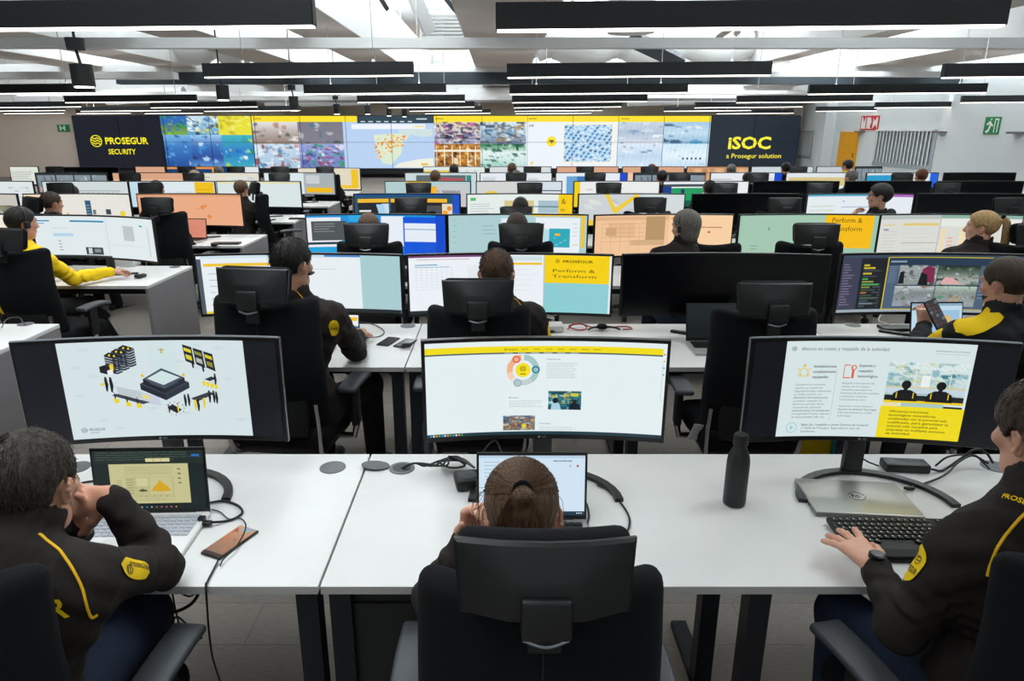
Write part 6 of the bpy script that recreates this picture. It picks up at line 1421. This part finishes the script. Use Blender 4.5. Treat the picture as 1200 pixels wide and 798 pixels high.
# ------------------------------------------------------------------ laptops
M_SILV = mat('silver_laptop_metal', 'bdbdba', .38, .6); M_LWHITE = mat('white_laptop_shell', 'e6e6e4', .4)
def laptop(p, rz, w_, d_, ang, content, label, shell=M_LWHITE, keym=None, kb=True):
    """p: middle of the hinge on the desk; keyboard towards -Y"""
    t = thing('laptop', label, 'laptop', (p[0], p[1], .75), rz, 'laptops')
    MB().rbox((0, -d_/2, .009), (w_, d_, .016), .006, 0, 2).build('base', shell, t)
    kd = MB().rbox((0, -d_*.36, .0172), (w_*.90, d_*.50, .002), .001, 0, 1).build('keyboard_deck', mat('keyboard_grey', 'c9cbcd', .5) if shell is M_LWHITE else M_PLASTIC, t)
    kk = keym or (mat('light_keys', 'b4b8c4', .5) if shell is M_LWHITE else M_BEZEL)
    nx = 15; kw = w_*.90/nx; kh = d_*.50/6; k0 = MB().rbox((0, 0, .0195), (kw*.84, kh*.80, .0028), .001, 0, 1).build('key', kk, kd); first = True
    for j in range(6):
        for i in range(nx):
            if j == 5 and 4 < i < 9: continue
            c = k0 if first else k0.copy()
            if not first: link(c)
            first = False; c.location = ((i+.5-nx/2)*kw, -d_*.36+(2.5-j)*kh, 0)
    if shell is not M_LWHITE: MB().rbox((0, -d_*.80, .0172), (w_*.32, d_*.30, .0012), .0005, 0, 1).build('touchpad', M_PLASTIC, t)
    else: MB().rbox((-.02, -d_*.81, .0172), (w_*.32, d_*.30, .0012), .0005, 0, 1).build('touchpad', mat('pale_touchpad', 'dcdcda', .4), t)
    lid = MB().rbox((0, 0, d_*.47), (w_, .007, d_*.95), .003, 0, 1).build('lid', M_BEZEL if content != 'closed' else shell, t)
    lid.location = (0, -.002, .012); lid.rotation_euler = (-ang, 0, 0)
    cv = Canvas(w_*.955, d_*.83, None)
    if content == 'off': cv.rect(0, 0, 1, 1, '1e2624', 1); cv.build('screen', lid, mat('dark_laptop_screen', '27302e', .3), loc=(0, -.0037, d_*.49))
    else: content(cv); cv.build('screen', lid, loc=(0, -.0037, d_*.49))
    MB().tube([(-w_*.38, -.003, .014), (w_*.38, -.003, .014)], .007, 8).build('hinge', M_PLASTIC, t)
    return t
def c_l1(c):
    c.rect(0, 0, 1, 1, '14201f', 1); c.rect(0, 0, 1, .22, '1e2a26', 2); c.lines(.03, .02, .95, .18, 4, '4a5a50', 3, .3, 3, ragged=.4, gap=.2); c.rect(.48, .125, .70, .185, 'd0cc98', 4); c.rect(.553, .125, .556, .185, '30382c', 5); c.rect(.625, .125, .628, .185, '30382c', 5)
    c.rect(.14, .22, .86, .90, 'c4bf8c', 3); c.lines(.28, .27, .72, .42, 5, '9a9670', 1, .22, 4, ragged=.05); c.rect(.28, .44, .72, .80, 'bab684', 4); c.rect(.50, .45, .70, .74, 'c4bf8c', 5)
    c.poly([(.51, .68), (.54, .60), (.57, .56), (.59, .49), (.62, .55), (.66, .60), (.69, .68), (.60, .70)], 'd0a418', 6); c.rect(.38, .46, .48, .60, 'ccc798', 5); c.disc(.43, .67, .03, '6a6848', 5, 7); c.rect(.40, .66, .47, .69, '4a4834', 6)
    for q in (.41, .46, .53, .59, .65): c.disc(q, .77, .012, '8a8660', 6, 6)
    c.lines(.29, .48, .36, .76, 6, '8a8660', 4, .25, 5); c.lines(.28, .82, .72, .87, 2, '9a9670', 5, .25, 4); c.lines(.20, .5, .26, .6, 3, '8a8660', 6, .25, 4); c.lines(.76, .30, .79, .62, 4, '5a5844', 7, .3, 4)
    c.rect(0, .93, 1, 1, '101a1c', 3); rd = random.Random(1)
    for k in range(9): c.disc(.36+.045*k, .965, .013, rd.choice(['c8ccd0', 'd8a030', '4a90c8', 'c87070']), 4, 8)
    c.disc(.97, .1, .01, '3a90c8', 5, 6); c.rect(.90, .06, .97, .10, '2a6ab0', 5)
def c_l2(c):
    c.rect(0, 0, 1, 1, 'cfe3f2', 1); c.rect(0, 0, 1, .04, 'b8d0e4', 2); c.rect(0, .93, 1, 1, '23384a', 2); c.lines(.05, .1, .2, .4, 5, '9ab0c0', 1, .2); c.lines(.7, .08, .95, .12, 1, '5a7080', 2, .4); c.disc(.93, .17, .02, 'c84a4a', 3, 10); c.disc(.86, .17, .015, '8a9aa8', 3, 8); c.rect(.25, 0, .252, .93, 'b4cada', 2)
    for k in range(3): c.disc(.93+.02*k, .96, .012, 'e0e6ea', 3, 6)
    c.rect(.01, .94, .04, .99, 'e8eef2', 3); c.lines(.3, .3, .6, .8, 6, 'a4bccc', 3, .12)
def c_l3(c): c.rect(0, 0, 1, 1, 'e8eef2', 1); c.rect(0, 0, 1, .08, '2a80d0', 2); c.rect(.45, .66, .98, .78, 'f0c020', 2); c.rect(0, .95, 1, 1, '2a90d0', 2); c.lines(.1, .2, .8, .55, 4, 'b4c0c8', 2, .2)
def c_l4(c): c.rect(0, 0, 1, 1, 'bcd8e8', 1); c.rect(0, 0, 1, .08, '8aa8bc', 2); c.rect(.25, .22, .95, .92, '9ac0dc', 2); c.poly([(.3, .45), (.5, .35), (.75, .4), (.85, .6), (.7, .75), (.45, .7)], 'd8b878', 3); c.poly([(.35, .52), (.7, .5), (.65, .58), (.4, .6)], 'c8a050', 4); c.rect(.05, .12, .2, .15, '4a6a80', 3)
L = at(181, 601, .762)
laptop((L.x, L.y), .035, .358, .235, .10, c_l1, 'open white laptop with grey-yellow document on its screen, front left')
L = at(621, 609, .762)
laptop((L.x+.005, L.y), 0, .345, .235, .14, c_l2, 'open laptop with light blue screen in front of the woman with ponytail', shell=M_SILV)
L = at(398, 386, .762)
laptop((L.x-.035, L.y), -.10, .325, .22, .2, c_l3, 'open laptop beside the dark-haired man, second row', shell=M_SILV)
L = at(836, 400, .762)
laptop((L.x+.01, L.y), -.02, .34, .235, .28, 'off', 'open silver laptop with dark screen beside the empty chair', shell=M_SILV)
L = at(1090, 392, .762)
laptop((L.x, L.y-.05), .03, .315, .22, .22, c_l4, 'open laptop with light blue map before the man with the phone', shell=M_SILV)
L = at(225, 280, .762)
laptop((L.x, L.y), -.1, .36, .24, .15, lambda c: (c.rect(0, 0, 1, 1, 'd88a72', 1), c.lines(.2, .4, .8, .9, 5, 'c07860', 1, .2)), 'open laptop with reddish screen under the salmon monitor', shell=M_SILV)
# closed silver laptop
a, b_, c_, d_ = at(938, 563, .768), at(1033, 563, .768), at(1085, 602, .768), at(966, 604, .768)
cl = thing('laptop', 'closed silver laptop lying under the right front monitor', 'laptop', ((a.x+b_.x+c_.x+d_.x)/4, (a.y+c_.y)/2, .75), -.10)
wq, dq = .335, .225
MB().rbox((0, 0, .0055), (wq, dq, .009), .004, 0, 2).build('base', mat('dark_silver', '8a8c8c', .4, .6), cl)
ld = MB().rbox((0, 0, .0145), (wq, dq, .008), .004, 0, 2).build('lid', mat('silver_lid', 'b9b8b1', .33, .55), cl)
mk = MB(); mk.tube([(.026*math.cos(x), .026*math.sin(x), .0187) for x in [2*PI*i/24 for i in range(25)]], .0012, 4)
V, Fc, tw = text_geo('hp', .02); mk.add([(x*.030-.017, y*.030-.006, .0188) for x, y in V], Fc); mk.build('round_emblem', mat('mirror_emblem', '6a6c6c', .15, 1), ld, smooth=False)
for k in range(3): MB().box((-wq/2, .03-.04*k, .006), (.002, .016, .005)).build('port', M_BEZEL, cl, smooth=False)

# keyboard
K = at(1035, 626, .76)
kb = thing('keyboard', 'large black keyboard with white legends under the typing hand', 'keyboard', (K.x+.083, K.y-.034, .75), -.03)
MB().rbox((0, 0, .012), (.46, .205, .02), .008, 0, 2, lambda p: (p.x*(1-.0*p.y), p.y, p.z+.006*p.y/.1)).build('case', M_PLASTIC, kb)
MB().rbox((0, -.083, .020), (.44, .04, .008), .004, 0, 1).build('palm_rest', mat('matte_rubber', '1b1c1e', .7), kb)
first = True; leg = None
k0 = MB().rbox((0, 0, 0), (.0165, .0165, .006), .002, 0, 1).build('key', M_BEZEL, kb)
mk = MB(); mk.add([(-.004, -.001, .0033), (.000, -.001, .0033), (.000, .004, .0033), (-.004, .004, .0033)], [(0, 1, 2, 3)]); lg = mk.build('key_legend', mat('legend_white', 'c8ccd0', .6), k0, smooth=False)
for j in range(6):
    for i in range(22):
        if i in (15, 19) or (j == 5 and 4 <= i <= 8) or (j == 1 and False): continue
        c = k0 if first else k0.copy()
        if not first:
            link(c); q = lg.copy(); link(q); q.parent = c
        first = False; c.location = (-.21+.0198*i+(0.004*j if i < 14 else 0), .083-.0225*j*.92-(.006 if j else 0), .0255+.003*(1-j/3)*.5)

# bottle
Bp = at(861, 592, .75); bt = thing('bottle', 'matte black insulated bottle standing on the front desk', 'bottle', (Bp.x, Bp.y+.01, .75))
MB().lathe([(.030, 0), (.035, .004), (.0365, .012), (.0365, .155), (.034, .175), (.026, .196), (.021, .208), (.020, .214)], 32).build('body', mat('matte_black_paint', '1a1c1f', .45, noise=.08, nscale=30), bt)
MB().lathe([(.0215, .214), (.0235, .217), (.0235, .245), (.021, .252), (.010, .254)], 32).build('cap', mat('black_cap', '141517', .6), bt)

# phones
def phone(p, rz, label, content=None, w_=.076, d_=.160):
    t = thing('smartphone', label, 'phone', (p.x, p.y, .75), rz)
    MB().rbox((0, 0, .0045), (w_, d_, .009), .004, 0, 2).build('phone_body', M_BEZEL, t)
    if content:
        cv = Canvas(w_*.92, d_*.95, None); content(cv); s_ = cv.build('screen', t, M_PRINT if 0 else M_SCREEN, loc=(0, 0, .0092)); s_.rotation_euler = (-PI/2, 0, 0)
    else: MB().box((0, 0, .0091), (w_*.92, d_*.95, .0006)).build('screen', M_OFF, t, smooth=False)
    return t
phone(at(270, 635, .755), -.42, 'smartphone with a brownish picture charging beside the white laptop', lambda c: (c.img(0, 0, 1, 1, 8, 16, photo(['a83a2a', 'c86a4a', '6a5a5a'], 5, 10, ['c8a078', 'a87a58', '8a6a58']), 1), c.poly([(.35, .0), (.95, 0), (.75, .18), (.3, .14)], '9aa6ae', 2), c.rect(0, .93, 1, 1, '3a2a24', 2)))
phone(at(455, 400, .755), -.30, 'black smartphone lying left of the other on the second desk', None)
phone(at(475, 402, .755), -.35, 'dark smartphone lying next to the coiled cable', None)

# docks, adapters, small devices
A = at(1060, 547, .76); ad = thing('power_adapter', 'black power brick behind the closed laptop', 'adapter', (A.x, A.y, .75), -.10)
MB().rbox((0, 0, .016), (.155, .062, .032), .006, 0, 2).build('body', M_PLASTIC, ad)
lb = MB(); [lb.box((-.05+.008*k, .0, .0324), (.003, .03-.004*(k % 3), .0008)) for k in range(13)]; lb.build('label_print', mat('faint_print', '5a5e62', .6), ad, smooth=False)
A = at(548, 563, .77); dk = thing('docking_station', 'black docking puck left of the woman laptop', 'dock', (A.x, A.y, .75), .2)
MB().rbox((0, 0, .022), (.09, .09, .042), .012, 0, 2).build('body', M_PLASTIC, dk); MB().lathe([(.03, .043), (.032, .0445)], 20).build('top_ring', M_ARM, dk)
A = at(712, 385, .77); hs_ = thing('headset', 'black telephone headset with red cable on the second row desk', 'headset', (A.x, A.y, .75), 0)
MB().tube([(.10*math.cos(a)-.02, .06*math.sin(a)-.02, .012+.01*math.sin(a)) for a in [PI*.1+i*.2 for i in range(14)]], .006, 6).build('headband', M_PLASTIC, hs_)
MB().lathe([(.010, 0), (.030, .004), (.032, .022), (.022, .028)], 18, (-.03, .03, .01)).build('ear_cushion', M_FABRIC, hs_)
RC = mat('red_cable', 'b02a2a', .5)
c0 = at(676, 384, .756); cable([c0+Vector(v) for v in ((-.06, -.03, 0), (-.02, .03, .01), (.04, .04, .01), (.06, -.02, 0), (0, -.05, 0), (-.05, 0, .01), (.02, .02, .02), (.12, .0, 0), (.30, .03, 0), (.34, -.02, 0), (.28, -.04, 0))], .004, 'red cable looped beside the headset on the second desk', RC)
A = at(650, 383, .77); bx = tag(MB().rbox((0, 0, .02), (.10, .12, .04), .008, 0, 2).build('charger_box', mat('white_plastic', 'd8d6d0', .5), loc=(A.x, A.y, .75)), 'white cable box right of the short-haired man', 'box')
for k in range(4):
    c0 = at(640+6*k, 374, .79); cable([c0+Vector((.05*math.cos(a+k), .05*math.sin(a+k)*.6, .02*k+.03*math.sin(a*.5))) for a in [i*.7 for i in range(10)]], .004, ['lowest', 'second', 'third', 'topmost'][k]+' loop of the white cable bundle behind the short-haired man', M_WCABLE, group='white cable loops')
A = at(125, 313, .76)
kb2 = thing('keyboard', 'white keyboard in front of the man in yellow', 'keyboard', (A.x-.10, A.y-.06, .75), -.1)
MB().rbox((0, 0, .010), (.44, .14, .018), .006, 0, 1).build('case', mat('white_plastic', 'd8d6d0', .5), kb2)
kk = MB(); [kk.box((-.2+.0195*i, .045-.022*j, .021), (.016, .018, .005)) for i in range(21) for j in range(5)]; o = kk.build('keys', mat('pale_keys', 'c4c6c8', .5), kb2, smooth=False); o['kind'] = 'stuff'
A = at(144, 309, .77); tag(MB().rbox((0, 0, .035), (.24, .13, .07), .008, 0, 1).build('paper_box', mat('white_card', 'd9dbdc', .7), loc=(A.x, A.y+.02, .75)), 'white box under the monitor of the man in yellow', 'box')
def mouse(p, rz, label):
    t = thing('mouse', label, 'mouse', (p.x, p.y, .75), rz)
    MB().rbox((0, 0, .016), (.06, .105, .032), .015, 0, 3, lambda q: (q.x*(1-.2*(q.y > 0)*q.y/.05), q.y, q.z*(1-.3*(q.y/.05)) if q.z > 0 else q.z)).build('mouse_shell', M_PLASTIC, t)
    MB().tube([(0, .03, .028), (0, .042, .024)], .005, 8).build('scroll_wheel', M_ARM, t)
mouse(at(165, 324, .76), -.2, 'black mouse on the desk of the man in yellow')
mouse(at(424, 397, .76), -.2, 'black mouse under the hand of the dark-haired man')
mouse(at(252, 287, .76), 0, 'black mouse under the salmon monitor')
for (px, py, w_, label) in ((265, 285, .3, 'black keyboard below the salmon monitor'), (1060, 384, .30, 'black keyboard edge beside the tablet at the right'), (352, 256, .3, 'black keyboard on the aisle desk of the left block')):
    A = at(px, py, .76); tag(MB().rbox((0, 0, .01), (w_, .10, .018), .005, 0, 1).build('keyboard', M_PLASTIC, loc=(A.x, A.y, .75)), label, 'keyboard')
A = at(1132, 372, .77); tag(MB().rbox((0, 0, .035), (.15, .12, .07), .03, 0, 3).build('paper_bag', mat('white_paper', 'd8d6d2', .8), loc=(A.x, A.y, .75)), 'crumpled white paper beside the tablet at the right', 'paper')

# cables on and under the front desks
def A_(px, py, h=.756): return at(px, py, h)
cable([A_(85, 552), A_(92, 562), A_(86, 574), A_(84, 590)], .004, 'grey cable rising from the far left grommet')
cable([A_(84, 570), A_(100, 565), A_(118, 563), A_(135, 560)], .004, 'black cable running from the left grommet behind the laptop')
cable([A_(246, 589), A_(262, 587), A_(278, 592), A_(284, 600), A_(276, 607), A_(262, 611), A_(248, 612, .765)], .004, 'thick black charging cable looping beside the white laptop')
cable([A_(248, 597), A_(258, 600), A_(268, 608), A_(280, 607), A_(287, 612), A_(287, 622, .762), A_(277, 640, .764), A_(262, 655, .762), A_(258, 663, .760)], .0022, 'thin black cable lying over the charging phone')
tag(MB().rbox((0, 0, 0), (.030, .02, .014), .005, 0, 1).box((-.02, .01, .006), (.02, .016, .02)).build('cable_plug', M_PLASTIC, loc=tuple(A_(243, 613, .762))), 'black plug at the right edge of the white laptop', 'plug')
e = BD(1)
cable([A_(256, 656, .760), A_(250, 668), A_(243, 682), Vector((xat(243, 1.60, .75), 1.59, .745)), Vector((xat(246, 1.59, .6), 1.585, .55)), Vector((xat(255, 1.62, .4), 1.64, .3)), Vector((xat(243, 1.62, .1), 1.62, .02))], .0028, 'long black cable hanging from the phone over the desk edge')
cable([Vector((xat(155, 1.66, .72), 1.66, .72)), Vector((xat(165, 1.66, .62), 1.68, .63)), Vector((xat(195, 1.7, .58), 1.7, .585)), Vector((xat(225, 1.7, .62), 1.7, .62)), Vector((xat(240, 1.66, .72), 1.67, .73))], .005, 'thick black cable sagging below the front left desk')
cable([Vector((xat(192, 1.68, .70), 1.68, .72)), Vector((xat(210, 1.7, .65), 1.7, .66)), Vector((xat(225, 1.7, .63), 1.7, .645)), Vector((xat(238, 1.68, .7), 1.68, .71))], .0028, 'thin black cable sagging above the thick one')
cable([Vector((xat(201, 1.75, .70), 1.75, .72)), Vector((xat(204, 1.75, .58), 1.75, .6)), Vector((xat(213, 1.75, .48), 1.75, .49)), Vector((xat(228, 1.76, .46), 1.76, .45)), Vector((xat(238, 1.75, .46), 1.74, .465)), Vector((xat(226, 1.75, .48), 1.74, .50)), Vector((xat(206, 1.75, .52), 1.74, .53)), Vector((xat(210, 1.75, .3), 1.74, .3))], .0028, 'thin black cable with a small loop under the left desk')
gp = A_(471, 549)
for k, (dx, n_) in enumerate(((0, 'lowest'), (8, 'second'), (16, 'third'), (22, 'topmost'))):
    cable([gp+Vector((-.03, 0, -.02)), A_(484, 543, .775), A_(498+dx, 546, .775+.01*k), A_(515+dx*.5, 540, .78+.012*k), A_(536-dx*.4, 535, .775+.01*k), A_(545, 545, .77), A_(528, 548, .762+.006*k), A_(516, 541, .77+.01*k), A_(540, 537+k, .78), A_(556, 548, .775)], .0038, n_+' black cable of the tangle left of the woman laptop', group='tangled cables')
cable([A_(560, 545, .78), A_(567, 528, .84), A_(580, 516, .90), A_(588, 530, .83)], .003, 'black cable arching behind the woman laptop')
cable([A_(700, 568, .756), A_(714, 575), A_(728, 590), A_(737, 605), A_(737, 618), A_(730, 628)], .0035, 'black cable curving right of the woman laptop')
cable([A_(683, 582), A_(688, 592), A_(690, 605), A_(688, 616), A_(692, 624)], .0035, 'short black cable at the edge of the woman laptop')
cable([A_(1092, 550, .765), A_(1105, 551), A_(1125, 538, .79), A_(1142, 527, .82), A_(1155, 530, .81), A_(1164, 543, .78)], .0045, 'black cable arching from the power brick to the grommet')
cable([A_(1060, 572, .76), A_(1085, 566), A_(1108, 556, .77), A_(1124, 541, .79), A_(1140, 534, .80), A_(1158, 543, .775)], .004, 'black cable from the closed laptop to the right grommet')
cable([A_(1096, 546), A_(1112, 535, .79), A_(1140, 533, .79), A_(1150, 540, .78), A_(1160, 550, .76)], .0035, 'thin black cable beside the right grommet')
cable([A_(990, 512, .90), A_(1000, 528, .84), A_(1015, 540, .78), A_(1030, 546, .765)], .003, 'thin black cable from the right front monitor to the power brick')
tag(MB().rbox((0, 0, 0), (.03, .014, .010), .003, 0, 1).build('cable_plug', M_PLASTIC, loc=tuple(A_(1066, 572, .758))), 'small black plug beside the closed laptop', 'plug')
for k in range(5):
    c0 = A_(478, 407, .76); cable([c0+Vector((-.03+.012*k+.012*math.cos(a), .02*math.sin(a), .012+.012*math.cos(a))) for a in [i*.9 for i in range(8)]], .003, NTH[k]+' turn of the small coiled cable beside the phones', group='coil turns', n=4)
cable([A_(405, 378), A_(425, 378), A_(440, 381), A_(450, 388), A_(445, 394), A_(428, 396)], .003, 'black mouse cable on the second row desk')
cable([A_(1042, 380, .76), A_(1030, 376), A_(1034, 366, .80), A_(1040, 358, .84)], .004, 'white cable rising behind the camera view monitor', M_WCABLE)
cable([A_(1072, 388, .76), A_(1052, 384), A_(1040, 386)], .003, 'white cable lying beside the tablet', M_WCABLE)
cable([A_(790, 390), A_(800, 388), A_(812, 392), A_(814, 402)], .003, 'black cable beside the dark laptop')
cable([Vector((xat(460, 2.0, .7), 2.0, .72)), Vector((xat(461, 2.0, .5), 2.0, .5)), Vector((xat(466, 2.02, .3), 2.02, .28)), Vector((xat(480, 2.03, .1), 2.04, .02))], .014, 'thick green cable bundle dropping to the floor box', mat('green_cable', '1f5a48', .5))
fb = thing('floor_box', 'round floor outlet under the front centre desk', 'outlet', (xat(478, 2.05, 0), 2.05, 0))
MB().lathe([(.08, 0), (.078, .006), (.06, .007)], 24).build('rim', M_ARM, fb); MB().lathe([(.058, .0), (.056, .0075)], 24).build('lid', M_LIGHT, fb)
cable([A_(30, 381, .754), A_(27, 378, .79), A_(22, 372, .85), A_(8, 374, .84), A_(2, 384, .754)], .003, 'grey cable rising from the grommet on the far left desk', M_ARM)
tg = tag(MB().box((0, 0, 0), (.05, .002, .10), rot=(.3, .2, .1)).build('paper_tag', mat('white_paper', 'd8d6d2', .8), loc=(xat(815, 3.15, .5), 3.15, .50)), 'white care label hanging below the empty chair', 'tag')
bg = thing('backpack', 'yellow and dark bag on the floor beneath the right front monitor', 'bag', (xat(955, 3.9, .2), 3.9, 0))
MB().rbox((0, 0, .15), (.34, .2, .3), .07, 0, 3).build('bag_body', M_BLKTROUSER, bg); MB().rbox((0, -.11, .12), (.24, .04, .14), .015, 0, 2).build('front_pocket', M_YEL, bg)
bt2 = thing('bottle', 'turquoise bottle on the floor beneath the right front monitor', 'bottle', (xat(985, 3.75, .25), 3.75, 0))
MB().lathe([(.035, 0), (.036, .2), (.02, .23)], 20).build('body', mat('turquoise_plastic', '1a9aa8', .3), bt2); MB().lathe([(.021, .23), (.021, .26)], 20).build('cap', M_PLASTIC, bt2)
